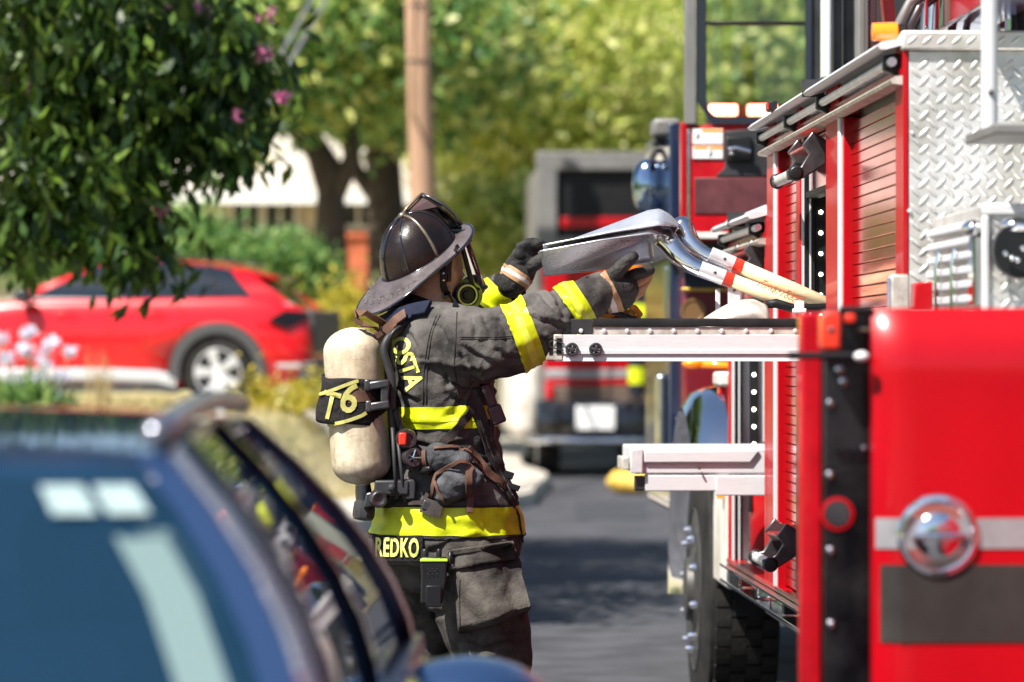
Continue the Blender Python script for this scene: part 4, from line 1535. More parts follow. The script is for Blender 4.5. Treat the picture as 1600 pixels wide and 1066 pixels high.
TY = YO0 + .075
xa, xe = U(865, 540).x, XS + .62
zt0, zt1, zt2, zt3, zt4 = [U(1000, y).z for y in (564.5, 553, 523, 510.5, 497.5)]
TW = YO1 - YO0 - .15
tray = bx('slide_tray', xa + .03, xe, TY + .02, TY + TW - .02, zt2 - .02, zt2 - .008, MT['alu'])
for s, y in ((0, TY), (1, TY + TW - .03)):
    m_ = MB()
    # C-shaped aluminium channel
    prof = [(0, zt0), (0.004, zt1), (0.0, zt1 + .002), (0, zt2 - .002), (.004, zt2), (.03, zt2), (.03, zt0)]
    m_.loft([[Vector((x, y + (p if s == 0 else .03 - p), z)) for p, z in prof] for x in (xa + .028, xe)])
    part('side_channel', m_, MT['alu_white'], tray, bevel=0)
    m_ = MB()
    m_.box(xa + .03, xe, y - .004 if s == 0 else y + .03, y + .0 if s == 0 else y + .034, zt1 - .001, zt1 + .012)
    part('channel_lip', m_, MT['alu_white'], tray, bevel=.001)
    m_ = MB()
    m_.box(xa, xa + .0275, y + .001, y + .029, zt0 + .001, zt2 + .001)
    ec = part('end_cap', m_, MT['alu_spot'], tray)
    m_ = MB()
    m_.box(xa + .008, xa + .024, y - .0015, y + .0, zt0 + .02, zt2 - .01)
    part('latch_slot', m_, MT['plastic'], ec, bevel=0)
    m_ = MB()
    m_.box(U(895, 520).x, xe, y + .006, y + .018, zt2 + .001, zt3)
    up = part('rub_strip', m_, MT['alu_spot'], tray, bevel=.002)
    m_ = MB()
    m_.box(U(893, 520).x, U(926, 520).x, y + .002, y + .0055, zt2 + .002, zt4 - .002)
    part('corner_plate', m_, MT['darkgrey'], tray, bevel=.001)
    m_ = MB()
    m_.loft([[Vector((x, y + a, b)) for a, b in ((.001, zt3 + .0005), (0, zt3 + .006), (.003, zt4 - .004), (.010, zt4), (.024, zt4 - .002), (.026, zt3 + .0005))] for x in (U(927, 500).x, xe)])
    part('rubber_edge', m_, MT['black'], tray, bevel=0)
bm_ = MB()
bm_.lathe([(.0068, 0), (.0068, .004), (.005, .007), (.001, .008)], (0, 0, 0), (0, -1, 0), 12)
bolt_me = shared('bolt', bm_, MT['alu'])
for px in (908, 944, 980, 1016, 1053, 1090, 1128, 1166, 1205, 1243):
    p = U(px, 517)
    inst('bolt', bolt_me, tray, (p.x, TY + .0055, p.z))
for px in (893.5, 930.5):
    c = U(px, 546)
    m_ = MB()
    m_.lathe([(.019, 0), (.0195, .012), (.017, .015), (.0135, .015), (.0125, .012), (.008, .012), (.007, .016), (.001, .017)], (c.x, TY + .001, c.z), (0, -1, 0), 24)
    rl = part('roller', m_, MT['gunmetal'], tray, bevel=0)
    for k in range(9):
        a = 2 * math.pi * k / 9
        m_ = MB()
        m_.ellipsoid((c.x + .0103 * math.cos(a), TY - .0115, c.z + .0103 * math.sin(a)), .0026, .0022, .0026, n=8, m=6)
        part('ball', m_, MT['black'] if k % 2 else MT['chrome'], rl, bevel=0)
m_ = MB()
c = U(866, 541)
m_.tube([c + Vector((.03, -.004, .005)), c + Vector((.0, -.006, .018)), c + Vector((-.014, -.006, .012)), c + Vector((-.012, -.005, -.002)), c + Vector((.02, -.005, -.012)), c + Vector((.027, -.004, -.012))], .0018, 6)
part('wire_clip', m_, MT['gunmetal'], tray, bevel=0)
# upright bracket that carries the shovel handles
b0_ = U(1157, 470)
bx('shovel_bracket', U(1147, 500).x, U(1167, 500).x, TY + .20, TY + .204, zt2 - .008, U(1157, 440).z, MT['alu'], tray)
bx('shovel_bracket', U(1132, 500).x, U(1140, 500).x, TY + .30, TY + .304, zt2 - .008, U(1157, 448).z, MT['alu_white'], tray)
m_ = MB()
m_.lathe([(.005, 0), (.004, .003), (.001, .004)], (b0_.x, TY + .1995, U(1157, 452).z), (0, -1, 0), 10)
part('rivet', m_, MT['brass'], tray, bevel=0)

# lower drawer of the front compartment
DY = YC0 + .13


def D_(px, py):
    return P(px, py, DY)


m_ = MB()
a, b = D_(985, 741), D_(1196, 700)
m_.box(a.x + .012, XS + .6, DY, DY + .62, a.z, b.z)
dr = part('drawer', m_, MT['alu_white'], bevel=.006)
m_ = MB()
a, b = D_(1006, 723), D_(1186, 704)
m_.prism([Vector((a.x, DY - .001, a.z)), Vector((b.x - .03, DY - .001, a.z)), Vector((b.x + .0, DY - .001, b.z)), Vector((a.x, DY - .001, b.z))], (0, -.012, 0))
part('drawer_panel', m_, MT['alu_white'], dr)
m_ = MB()
m_.box(D_(985, 0).x, D_(1004, 0).x, DY - .016, DY + .03, D_(0, 741).z, D_(0, 702).z)
part('drawer_latch', m_, MT['alu'], dr)
m_ = MB()
m_.box(D_(973, 0).x, D_(985, 0).x, DY + .05, DY + .3, D_(0, 736).z, D_(0, 716).z)
part('pull_handle', m_, MT['alu_spot'], dr)
bx('drawer_slide', D_(1008, 0).x, XS + .5, DY + .004, DY + .05, D_(0, 769).z, D_(0, 743).z, MT['alu_white'], dr)
bx('drawer_slide', D_(1118, 0).x, XS + .5, DY - .006, DY + .003, D_(0, 776).z, D_(0, 744).z, MT['alu_white'], dr)
bx('slide_stop', D_(992, 0).x, D_(1008, 0).x, DY + .01, DY + .06, D_(0, 768).z, D_(0, 745).z, MT['gunmetal'], dr)
m_ = MB()
m_.tube([D_(1090, 728) + Vector((0, -.014, 0)), D_(1093, 734) + Vector((0, -.016, 0))], .004, 8)
part('pin', m_, MT['brass'], dr, bevel=0)
# things inside the front compartment
ex = empty('fire_extinguisher', (XS + .13, YC1 - .25, ZB + .01), 'red extinguisher standing in the front compartment below the drawer', 'extinguisher')
m_ = MB()
m_.lathe([(.075, .0), (.085, .01), (.085, .30), (.07, .36), (.03, .39), (.025, .41)], ORG[ex.as_pointer()], (0, 0, 1), 24)
obj('cylinder', m_, MT['red'], ex, smooth=50)
m_ = MB()
m_.box(XS + .09, XS + .19, YC1 - .27, YC1 - .23, ZB + .42, ZB + .45)
m_.tube([(XS + .13, YC1 - .25, ZB + .41), (XS + .05, YC1 - .27, ZB + .36), (XS + .045, YC1 - .28, ZB + .2)], .01, 8)
obj('valve', m_, MT['plastic'], ex)

# rub rail along the bottom
m_ = MB()
for z0, z1, x0 in ((ZB - .012, ZB - .002, -.03), (ZB - .068, ZB - .056, -.03)):
    m_.box(XS + x0, XS + .06, Y0, YF, z0, z1)
m_.box(XS + .03, XS + .06, Y0, YF, ZB - .056, ZB - .012)
part('rub_rail', m_, MT['chrome'], bevel=.002)
bx('red_sill', XS - .006, XS + .05, Y0 + .01, YF - .01, ZB - .001, ZB + .016, MT['red'])
for px, w_, mt in ((1163, .05, MT['redlens']), (1232, .045, MT['darkgrey']), (1190, .03, MT['chrome'])):
    y = dS(px)
    bx('marker_light', XS - .014, XS + .028, y, y + w_ * 1.6, ZB - .052, ZB - .016, mt)
bx('under_tank', XS + .05, XS + .6, 11.2, 13.3, .56, ZB - .07, MT['grey'], bevel=.03)

# front wheel with fender
WY, WR_ = 15.2, .535
wx = XS - .03
m_ = MB()
m_.lathe([(.30, -.28), (.47, -.29), (.52, -.27), (WR_, -.24), (WR_, -.05), (.522, -.018), (.47, .0), (.33, .002), (.30, -.03)], (wx, WY, WR_), (-1, 0, 0), 64)
tw = part('wheel', m_, MT['tyre'], bevel=0)
tm = MB()
tm.box(-.036, .036, -.05, .05, -.010, .012)
tme = shared('tread_block', tm, MT['tyre'])
for k in range(44):
    a = 2 * math.pi * k / 44
    for j, dx in enumerate((.045, .105, .165, .225)):
        aa = a + (.07 if j % 2 else 0)
        o = inst('tread_block', tme, tw, (wx + .02 + dx, WY + math.cos(aa) * WR_, WR_ + math.sin(aa) * WR_), (aa - math.pi / 2, 0, 0), (.80, .68, 1))
m_ = MB()
m_.lathe([(.325, .002), (.32, .008), (.30, -.01), (.275, -.05), (.20, -.04), (.17, .0), (.13, .015), (.12, .04), (.05, .045), (.01, .045)], (wx, WY, WR_), (-1, 0, 0), 48)
part('rim', m_, MT['rim_steel'], tw, bevel=0)
nm = MB()
nm.lathe([(.017, 0), (.017, .02), (.012, .03), (.002, .034)], (0, 0, 0), (-1, 0, 0), 8)
nme = shared('lug_nut', nm, MT['chrome'])
for k in range(10):
    a = 2 * math.pi * k / 10 + .2
    inst('lug_nut', nme, tw, (wx - .01, WY + .235 * math.cos(a), WR_ + .235 * math.sin(a)))
m_ = MB()
rings = []
for k in range(33):
    a = rad(-5 + 146 * k / 32)
    rings.append([Vector((XS + x, WY + math.cos(a) * r_, WR_ + math.sin(a) * r_)) for x, r_ in ((-.07, .70), (-.085, .72), (-.05, .775), (.0, .80), (.06, .81), (.06, .70))])
m_.loft(rings)
part('fender', m_, MT['chrome'], bevel=0, smooth=60)
m_ = MB()
rings = []
for k in range(25):
    a = rad(190 * k / 24 - 5)
    rings.append([Vector((XS + x, WY + math.cos(a) * r_, WR_ + math.sin(a) * r_)) for x, r_ in ((.062, .70), (.062, .69), (.5, .69), (.5, .70))])
m_.loft(rings)
part('wheel_well', m_, MT['black'], bevel=0)
bx('fender_panel', XS - .002, XS + .05, YF + .004, YF + .60, .60, 1.02, MT['dirtywhite'], bevel=.012)
bx('fender_return', XS + .002, XS + .4, YF + .002, YF + .02, .60, 1.30, MT['dirtywhite'])
bx('step_box', XS - .03, XS + .3, YF + .04, YF + .30, 1.345, 1.40, MT['dirtywhite'], bevel=.012)
bx('marker_lamp', XS - .025, XS + .0, YF + .1, YF + .17, 1.315, 1.345, MT['redlens'])
bx('marker_lamp', XS - .028, XS - .004, YF + .11, YF + .16, .93, .96, MT['amber'])
ap = P(1082, 568, 15.6)
m_ = MB()
m_.ellipsoid(ap, .043, .04, .022)
m_.tube([ap, ap + Vector((.3, 0, -.02))], .015)
part('amber_lamp', m_, MT['amber'], bevel=0, smooth=180)
m_ = MB()
m_.box(XS - .005, XS + .5, 16.25, 16.55, .575, 1.2)
mf = part('step_well', m_, MT['black'])
bx('step_edge', XS - .022, XS - .006, 16.24, 16.30, .57, 1.2, MT['dirtywhite'], mf)
# second axle at the near end, rear wheels under the near section
for yy in (5.3,):
    m_ = MB()
    m_.lathe([(.30, -.28), (.47, -.29), (.52, -.27), (WR_, -.24), (WR_, -.05), (.522, -.018), (.47, .0), (.33, .002), (.12, .08), (.01, .08)], (XS + .02, yy, WR_), (-1, 0, 0), 40)
    part('wheel', m_, MT['tyre'], bevel=0)
for yy in (5.3, 15.2):
    m_ = MB()
    m_.lathe([(.30, -.28), (.52, -.27), (WR_, -.24), (WR_, -.05), (.522, -.018), (.47, .0), (.12, .08), (.01, .08)], (XR - .02, yy, WR_), (1, 0, 0), 40)
    part('wheel', m_, MT['tyre'], bevel=0)

# rear wall of the high body: tread plate with raised bars
rw = bx('tread_panel', XS + .012, XR, Y0 - .004, Y0 + .008, .62, ZT - .045, MT['tread'])
bx('panel_cap', XS - .004, XR, Y0 - .022, Y0 + .03, ZT - .045, ZT + .003, MT['tread'], rw, bevel=.006)
lz = MB()
lz.ellipsoid((0, 0, 0), .0185, .0030, .0052, n=10, m=6)
lme = shared('tread_bar', lz, MT['tread'], 60)


BARS = [0]


def bars(parent, y, x0, x1, xfar, z0, z1, pitch=.0415):
    """single bars as far as the photo shows them, the rest of the panel as one pattern"""
    z = z0
    row = 0
    rest = MB()
    while z < z1:
        x = x0 + (pitch / 2 if row % 2 else 0)
        while x < xfar:
            ang = rad((-45 if row % 2 else 45) + random.uniform(-4, 4))
            if x < x1 and BARS[0] < 296:
                BARS[0] += 1
                inst('tread_bar', lme, parent, (x + random.uniform(-.0008, .0008), y, z), (0, ang, 0), (random.uniform(.92, 1.06), random.uniform(.8, 1.1), 1))
            else:
                rest.ellipsoid((x, y, z), .0185, .0030, .0052, Matrix.Rotation(ang, 3, 'Y'), n=8, m=5)
            x += pitch
        z += pitch / 2
        row += 1
    if rest.v:
        obj('tread_pattern', rest, MT['tread'], parent, smooth=60, kind='stuff')


xl = P(1600, 0, Y0).x
LX_IN = P(1536, 0, Y0).x
bars(rw, Y0 - .0045, XS + .03, LX_IN, XR - .03, P(1500, 480, Y0).z - .01, ZT - .065)
zc_ = ZT - .021
cb = shared('tread_bar', MB().__class__().ellipsoid((0, 0, 0), .0165, .0022, .0042, n=10, m=6), MT['tread'], 60)
x = XS + .02
while x < xl:
    BARS[0] += 1
    inst('tread_bar', cb, rw, (x, Y0 - .0225, zc_), (0, rad(-40), 0))
    x += .036
for px, py in ((1426, 75), (1424, 208), (1420, 330)):
    p = P(px, py, Y0)
    inst('bolt', bolt_me, rw, (p.x, Y0 - .005, p.z), None, (.8, 1, .8))
bx('corner_post', XS - .001, XS + .0105, Y0 - .008, Y0 + .001, .62, ZT - .047, MT['red'], bevel=0)
m_ = MB()
p = P(1404, 50, Y0 + .05)
m_.lathe([(.008, -.062), (.022, -.060), (.024, -.01), (.023, .0), (.016, .004)], p + Vector((-.005, 0, -.0)), (1, 0, 0), 18)
am = part('marker_beacon', m_, MT['amber'], bevel=0)
m_ = MB()
m_.lathe([(.016, .004), (.02, .006), (.02, .02), (.008, .03)], p + Vector((-.005, 0, 0)), (1, 0, 0), 14)
m_.box(p.x + .01, p.x + .03, p.y - .01, p.y + .02, ZT - .02, p.z)
part('beacon_base', m_, MT['plastic'], am, bevel=0)
y = dS(1240)
bx('rail_light', XS - .075, XS - .05, y, y + .10, ZT - .03, ZT + .0, MT['plastic'], bevel=.004)
bx('rail_lens', XS - .079, XS - .0745, y + .012, y + .088, ZT - .026, ZT - .005, MT['redlens'], bevel=.001)

# things on the roof deck: ladder beam, pipes and hoses
bx('ladder_beam', P(1476, 20, 9.8).x, P(1476, 20, 9.8).x + .10, 8.7, 9.8, 2.30, 2.62, MT['red'])
bx('ladder_flange', P(1476, 20, 9.8).x - .012, P(1476, 20, 9.8).x + .11, 8.7, 9.8, 2.29, 2.30, MT['maroon'])
for px, r_, mt, d_ in ((1443, .009, 'chrome', 9.7), (1458, .015, 'steel', 9.8), (1465, .011, 'chrome', 10.0), (1570, .014, 'steel', 9.7), (1585, .02, 'darkgrey', 9.9), (1595, .012, 'black', 9.6)):
    p = P(px, 60, d_)
    m_ = MB()
    m_.tube([(p.x, d_, ZT - .01), (p.x + .004, d_, 2.4), (p.x + .03, d_ + .05, 2.9)], r_, 12)
    part('roof_pipe', m_, MT[mt], bevel=0)
for i, (px, r_, mt) in enumerate(((1408, .010, 'grey'), (1416, .009, 'darkgrey'), (1425, .011, 'gunmetal'), (1433, .007, 'black'), (1490, .012, 'black'), (1512, .010, 'darkgrey'))):
    p = P(px, 50, 9.62 + i * .04)
    m_ = MB()
    m_.tube([(p.x + .03, p.y, ZT - .01), (p.x, p.y, ZT + .02), (p.x - .006, p.y, ZT + .05), (p.x + .02, p.y, ZT + .10), (p.x + .10, p.y + .03, ZT + .16), (p.x + .3, p.y + .1, ZT + .18)], r_, 10)
    part('hose', m_, MT[mt], bevel=0)
# mast structures between the body and the cab
for px0, px1, d_, mt in ((1286, 1299, 12.9, 'white'), (1303, 1316, 13.0, 'darkgrey'), (1318, 1334, 13.1, 'darkgrey'), (1340, 1354, 13.3, 'grey'), (1356, 1372, 13.2, 'maroon')):
    a, b = P(px0, 0, d_).x, P(px1, 0, d_).x
    bx('mast_post', a, b, d_, d_ + .09, 1.9, 3.3, MT[mt], bevel=.01)
m_ = MB()
m_.obox(P(1388, 20, 13.5), (.02, 0, 0), (0, .04, 0), (-.03, 0, .3))
part('mast_brace', m_, MT['red_worn'], bevel=.004)
bx('mast_foot', P(1284, 0, 12.9).x, P(1302, 0, 12.9).x, 12.87, 13.0, 2.34, 2.40, MT['gunmetal'])

# near step section, low, with louvred locker, stanchion and an open door towards the street
bx('rear_section', XS + .05, XR, 4.4, Y0 - .03, ZB - .1, 1.44, MT['red'])
bx('rear_deck', XS + .045, XR + .005, 4.39, Y0 - .026, 1.441, 1.452, MT['tread'])
LX = P(1536, 400, 8.5).x
zl = P(1560, 321, 8.5).z
lk = bx('tread_locker', LX, LX + .9, 8.5, Y0 - .03, 1.453, zl, MT['tread'], bevel=.006)
bx('locker_rim', LX - .004, LX + .9, 8.488, 8.4995, zl - .022, zl + .004, MT['alu_white'], lk)
bx('locker_edge', LX - .004, LX + .012, 8.486, 8.4985, 1.453, zl - .023, MT['alu_white'], lk)
bars(lk, 8.4985, LX + .03, P(1612, 400, 8.5).x, LX + .87, 1.47, zl - .04, .040)
for k in range(9):
    z = 1.475 + k * .033
    m_ = MB()
    m_.prism([(LX - .001, 8.56, z), (LX - .02, 8.56, z + .004), (LX - .018, 8.56, z + .018), (LX - .001, 8.56, z + .024)], (0, .70, 0))
    part('louvre', m_, MT['alu_white'], lk, bevel=.001)
for py, yy in ((355, 8.75), (355, 9.0)):
    m_ = MB()
    m_.tube([(LX - .03, yy, 1.49), (LX - .032, yy, 1.66), (LX - .025, yy, 1.70)], .006, 8)
    part('latch_rod', m_, MT['chrome'], lk, bevel=0)
m_ = MB()
c = P(1521, 357, 8.55)
m_.ellipsoid(c, .026, .03, .02)
m_.box(c.x - .004, c.x + .03, 8.53, 8.6, c.z - .17, c.z - .02)
part('chrome_latch', m_, MT['chrome'], lk, bevel=0, smooth=60)
m_ = MB()
c = P(1592, 392, 8.46)
m_.lathe([(.062, .04), (.062, .0), (.05, -.012), (.01, -.014)], c, (0, -1, 0), 28)
pl = part('control_panel', m_, MT['plastic'], lk, bevel=0)
m_ = MB()
c = P(1590, 353, 8.44)
m_.ellipsoid(c, .04, .03, .02)
part('chrome_knob', m_, MT['chrome'], lk, bevel=0, smooth=180)
m_ = MB()
m_.ellipsoid(P(1596, 425, 8.44), .03, .02, .015)
part('chrome_knob', m_, MT['chrome'], lk, bevel=0, smooth=180)
for px, py in ((1571, 396), (1581, 403), (1590, 406), (1598, 388)):
    m_ = MB()
    m_.ellipsoid(P(px, py, 8.40), .007, .007, .007, n=10, m=6)
    part('button', m_, MT['chrome'], pl, bevel=0, smooth=180)
sx = P(1546, 100, 8.45).x
m_ = MB()
m_.tube([(sx, 8.45, 1.955), (sx, 8.45, 3.1)], .0185, 20)
stn = part('stanchion', m_, MT['alu_white'], bevel=0)
m_ = MB()
m_.ellipsoid((sx, 8.43, P(1546, 145, 8.45).z), .007, .007, .007, n=10, m=6)
part('set_screw', m_, MT['gunmetal'], stn, bevel=0)
bx('stanchion_shelf', P(1532, 200, 8.4).x, P(1532, 200, 8.4).x + .9, 8.2, 8.62, 1.932, 1.955, MT['grey'], bevel=.004)
bx('shelf_post', 2.0, 2.06, 8.35, 8.45, 1.45, 1.931, MT['alu'])
bx('step_bracket', P(1392, 0, 9.1).x, P(1420, 0, 9.1).x, 9.1, 9.13, 1.44, P(0, 428, 9.1).z, MT['alu_spot'])
bx('step_bracket', P(1384, 0, 9.14).x, P(1391, 0, 9.14).x, 9.10, 9.13, 1.44, P(0, 430, 9.1).z, MT['steel'])
m_ = MB()
m_.prism([P(1428, 482, 8.9), P(1458, 482, 8.9), P(1458, 440, 8.9), P(1430, 442, 8.9)], (0, .08, 0))
part('red_wedge', m_, MT['red'])

# open compartment door swung out towards the street
DD = 7.1


def O(px, py, d_=DD):
    return P(px, py, d_)


dr0 = O(1366, 481)
zdb = .56
dx1 = XS + .05


def skin(u, v):
    x = lerp(dr0.x, dx1, u ** 1.6)
    z = lerp(dr0.z, zdb, v ** 1.6)
    ex = max(0, 1 - (x - dr0.x) / .075)
    ez = max(0, 1 - (dr0.z - z) / .115)
    return Vector((x, DD + .020 * ex ** 2.2 + .042 * ez ** 2.0, z))


m_ = MB()
m_.grid(skin, 40, 40)
m_.box(dr0.x + .001, dx1 - .001, DD + .064, DD + .069, zdb, dr0.z)
edge_ = [skin(0, k / 20) for k in range(20, -1, -1)] + [skin(k / 20, 0) for k in range(1, 21)]
for p_, q_ in zip(edge_, edge_[1:]):
    m_.add([p_, q_, Vector((q_.x, DD + .065, q_.z)), Vector((p_.x, DD + .065, p_.z))], [(0, 1, 2, 3)])
door = part('open_door', m_, MT['red'], bevel=0, smooth=60)
bx('silver_stripe', dr0.x + .05, XS + .05, DD - .0025, DD - .0003, O(0, 860).z, O(0, 812).z, MT['stripe'], door, bevel=0)
bx('charcoal_stripe', dr0.x + .05, XS + .05, DD - .0028, DD - .0004, O(0, 1008).z, O(0, 885).z, MT['bandgrey'], door, bevel=0)
for nm, y0_, y1_, mt in (('silver_stripe', 860, 812, 'stripe'), ('charcoal_stripe', 1008, 885, 'bandgrey')):
    za, zb__ = O(0, y0_).z, O(0, y1_).z
    m_ = MB()
    m_.grid(lambda u, v: Vector((lerp(dr0.x + (.004 if mt == 'stripe' else .012), dr0.x + .0502, u), DD - .0026 + .020 * max(0, 1 - (lerp(.004 if mt == 'stripe' else .012, .0502, u)) / .075) ** 2.2, lerp(za, zb__, v))), 10, 1)
    part(nm, m_, MT[mt], door, bevel=0, smooth=180)
c = O(1466, 837)
m_ = MB()
m_.lathe([(.0775, 0), (.0775, .004), (.074, .008), (.066, .009), (.062, .004), (.055, -.006), (.045, -.010), (.043, .002), (.038, .006), (.02, .008), (.001, .009)], c + Vector((0, -.001, 0)), (0, -1, 0), 48)
ds = part('latch_dish', m_, MT['chrome'], door, bevel=0)
m_ = MB()
m_.tube([c + Vector((-.05, -.008, 0)), c + Vector((-.02, -.014, 0)), c + Vector((.02, -.014, 0)), c + Vector((.05, -.008, 0))], .007, 10)
part('pull_bar', m_, MT['chrome'], ds, bevel=0)
# dark lined return and red outer frame beyond the door skin
d1 = 7.2
m_ = MB()
m_.box(O(1287, 0, d1).x, dr0.x + .02, d1, d1 + .02, zdb, O(0, 484, d1).z)
ln = part('door_lining', m_, MT['darksteel'], door, bevel=.004)
lb_ = MB()
lb_.lathe([(.0085, 0), (.008, .005), (.003, .009)], (0, 0, 0), (0, -1, 0), 12)
lbm = shared('lining_bolt', lb_, MT['chrome'])
for px, py in ((1311, 578), (1297, 630), (1296, 742), (1297, 860), (1298, 975), (1317, 597), (1350, 700)):
    p = O(px, py, d1)
    inst('lining_bolt', lbm, ln, (p.x, d1 - .0005, p.z), None, None if px != 1350 else (.6, .6, .6))
c = O(1308, 803, d1)
m_ = MB()
m_.lathe([(.032, 0), (.032, .005), (.026, .006), (.025, .002), (.001, .002)], c + Vector((0, -.0005, 0)), (0, -1, 0), 28)
rr = part('reflector_ring', m_, MT['red'], ln, bevel=0)
m_ = MB()
m_.lathe([(.0245, .002), (.023, .007), (.001, .008)], c + Vector((0, -.001, 0)), (0, -1, 0), 28)
part('reflector_disc', m_, MT['darkgrey'], rr, bevel=0)
d2 = 7.32
m_ = MB()
m_.box(O(1250, 0, d2).x, O(1284, 0, d2).x, d2, d2 + .045, zdb, O(0, 488, d2).z)
part('door_frame', m_, MT['red_worn'], door, bevel=.006)
bx('frame_link', O(1252, 0, d2).x, dr0.x + .03, d2 + .006, d2 + .03, zdb + .02, O(0, 500, d2).z, MT['darksteel'], door)
bx('red_tab', O(1284, 0, 7.12).x, O(1314, 0, 7.12).x, 7.12, 7.19, O(0, 547, 7.12).z, O(0, 487, 7.12).z, MT['redring'], door, bevel=.006)
m_ = MB()
p = O(1299, 516, 7.12)
m_.ellipsoid(p, .006, .003, .006, n=10, m=6)
part('tab_rivet', m_, MT['gunmetal'], door, bevel=0)
m_ = MB()
m_.tube([O(1232, 556, 7.1), O(1340, 556, 7.1)], .0068, 12)
lr = part('latch_rod', m_, MT['plastic'], door, bevel=0)
m_ = MB()
m_.ellipsoid(O(1346, 557, 7.09), .014, .012, .0095)
part('rod_knob', m_, MT['white'], lr, bevel=0, smooth=180)
m_ = MB()
m_.tube([O(1312, 484, 7.15), O(1363, 484, 7.15)], .0065, 12)
part('door_gasket', m_, MT['black'], door, bevel=0)
m_ = MB()
m_.box(O(1318, 0, d1).x, O(1334, 0, d1).x, d1 - .03, d1, O(0, 505, d1).z, O(0, 490, d1).z)
part('catch', m_, MT['redring'], ln)
bx('catch_plate', O(1335, 0, d1).x, O(1362, 0, d1).x, d1 - .012, d1 - .001, O(0, 520, d1).z, O(0, 512, d1).z, MT['brass'], ln)

# cab: rear window wall, lower wall, mirrors
CY = 16.0


def K(px, py, d_=CY):
    return P(px, py, d_)


zk0, zk1 = K(0, 375).z, 3.25
xk0 = K(1068, 0).x
m_ = MB()
m_.box(xk0, xk0 + .62, CY, CY + .06, zk0, K(0, 193).z)
cd = part('cab_panel', m_, MT['red_worn'], bevel=.01)
bx('panel_edge', xk0 - .012, xk0 + .012, CY - .012, CY + .06, zk0, K(0, 190).z, MT['red'], cd)
bx('metal_strip', xk0 + .013, xk0 + .026, CY - .008, CY - .0005, zk0 + .01, K(0, 200).z, MT['steel'], cd)
bx('kick_plate', K(1085, 0).x, xk0 + .62, CY - .006, CY - .0006, K(0, 333).z, K(0, 276).z, M('maroon_plate', (.13, .04, .045), .4, metal=.3, var=.3), cd)
bx('kick_trim', K(1085, 0).x, xk0 + .62, CY - .007, CY - .0006, K(0, 372).z, K(0, 362).z, MT['dirtywhite'], cd)
m_ = MB()
m_.prism([K(1118, 276), K(1132, 262), K(1132, 205), K(1200, 200), K(1216, 200), K(1216, 276)], (0, -.010, 0))
part('handle_panel', m_, MT['darkgrey'], cd)
for i, (py0, py1) in enumerate(((199, 223), (226, 246))):
    lbp = bx('warning_label', K(1082, 0).x, K(1129, 0).x, CY - .008, CY - .0012, K(0, py1).z, K(0, py0).z, MT['white'], cd, bevel=0)
    for a, b in (((1097, 1128),) if i == 0 else ((1084, 1105), (1108, 1128))):
        bx('label_bar', K(a, 0).x, K(b, 0).x, CY - .0095, CY - .0083, K(0, py0 + 5).z, K(0, py0 + 1).z, MT['amber'], lbp, bevel=0)
    m_ = MB()
    m_.tube([K(1088 + i * 20, py0 + 17, CY - .0095), K(1092 + i * 20, py0 + 13, CY - .0095), K(1090 + i * 20, py0 + 9, CY - .0095)], .003, 6)
    part('label_symbol', m_, MT['plastic'], lbp, bevel=0)
m_ = MB()
a, b = K(1133, 254), K(1174, 214)
m_.box(a.x, b.x, CY - .03, CY - .0105, a.z, b.z)
hp = part('door_handle', m_, MT['plastic'], cd, bevel=.012, seg=3)
m_ = MB()
m_.tube([K(1138, 233, CY - .05), K(1150, 231, CY - .055), K(1172, 237, CY - .05)], .010, 10)
m_.ellipsoid(K(1143, 240, CY - .045), .012, .012, .010, n=10, m=8)
part('lever', m_, MT['chrome'], hp, bevel=0, smooth=60)
# window frame with rounded lower corner
outer = [K(1070, 194), K(1272, 194), K(1272, -60), K(1070, -60)]
m_ = MB()
m_.box(K(1070, 0).x, K(1088, 0).x, CY - .02, CY + .05, K(0, 193).z, zk1)
part('frame_rail', m_, MT['grey'], cd, bevel=.006)
m_ = MB()
inn = []
for k in range(7):
    a = rad(180 + 90 * k / 6)
    inn.append((1130 + 26 * math.cos(a), 158 - 26 * math.sin(a)))
lo = [(1089, -80), (1089, 193), (1268, 193), (1268, -80)]
path_in = [(1104, -80)] + inn + [(1258, 184), (1258, -80)]
path_out = [(1089, -80)] + [(lerp(1089, 1112, k / 6), lerp(158, 193, k / 6)) for k in range(7)] + [(1268, 193), (1268, -80)]
rings = []
for (ix, iy), (ox, oy) in zip(path_in, path_out):
    rings.append([K(ix, iy, CY - .01), K(ox, oy, CY - .015), K(ox, oy, CY + .05), K(ix, iy, CY + .05)])
m_.loft(rings)
part('window_frame', m_, MT['blackgloss'], cd, bevel=0, smooth=60)
bx('window_bar', K(1104, 0).x, K(1260, 0).x, CY - .006, CY + .03, K(0, 36).z, K(0, 30).z, MT['black'], cd)
m_ = MB()
m_.box(K(1100, 0).x, K(1260, 0).x, CY + .012, CY + .018, K(0, 188).z, zk1)
part('window_pane', m_, MT['glass'], cd, bevel=0)
bx('cab_wall', K(1262, 0).x, XR, CY, CY + .05, zk0, zk1, MT['darkgrey'])
bx('cab_roof', xk0, XR, CY, CY + 2.3, zk1, zk1 + .1, MT['red'], bevel=.03)
bx('cab_floor', xk0, XR, CY + .07, CY + 2.3, zk0 - .05, zk0 + .0, MT['darkgrey'])
bx('cab_pillar', xk0 + .19, xk0 + .235, CY + 2.2, CY + 2.28, zk0, zk1, MT['black'])
bx('cab_side_panel', xk0 + .19, xk0 + .22, CY + .07, CY + 2.2, zk0, zk0 + .25, MT['red'])
bx('cab_dash', xk0 + .05, XR - .05, CY + 1.7, CY + 2.28, zk0, zk0 + .08, MT['black'])
lbz = K(0, 182, CY + 1.6).z
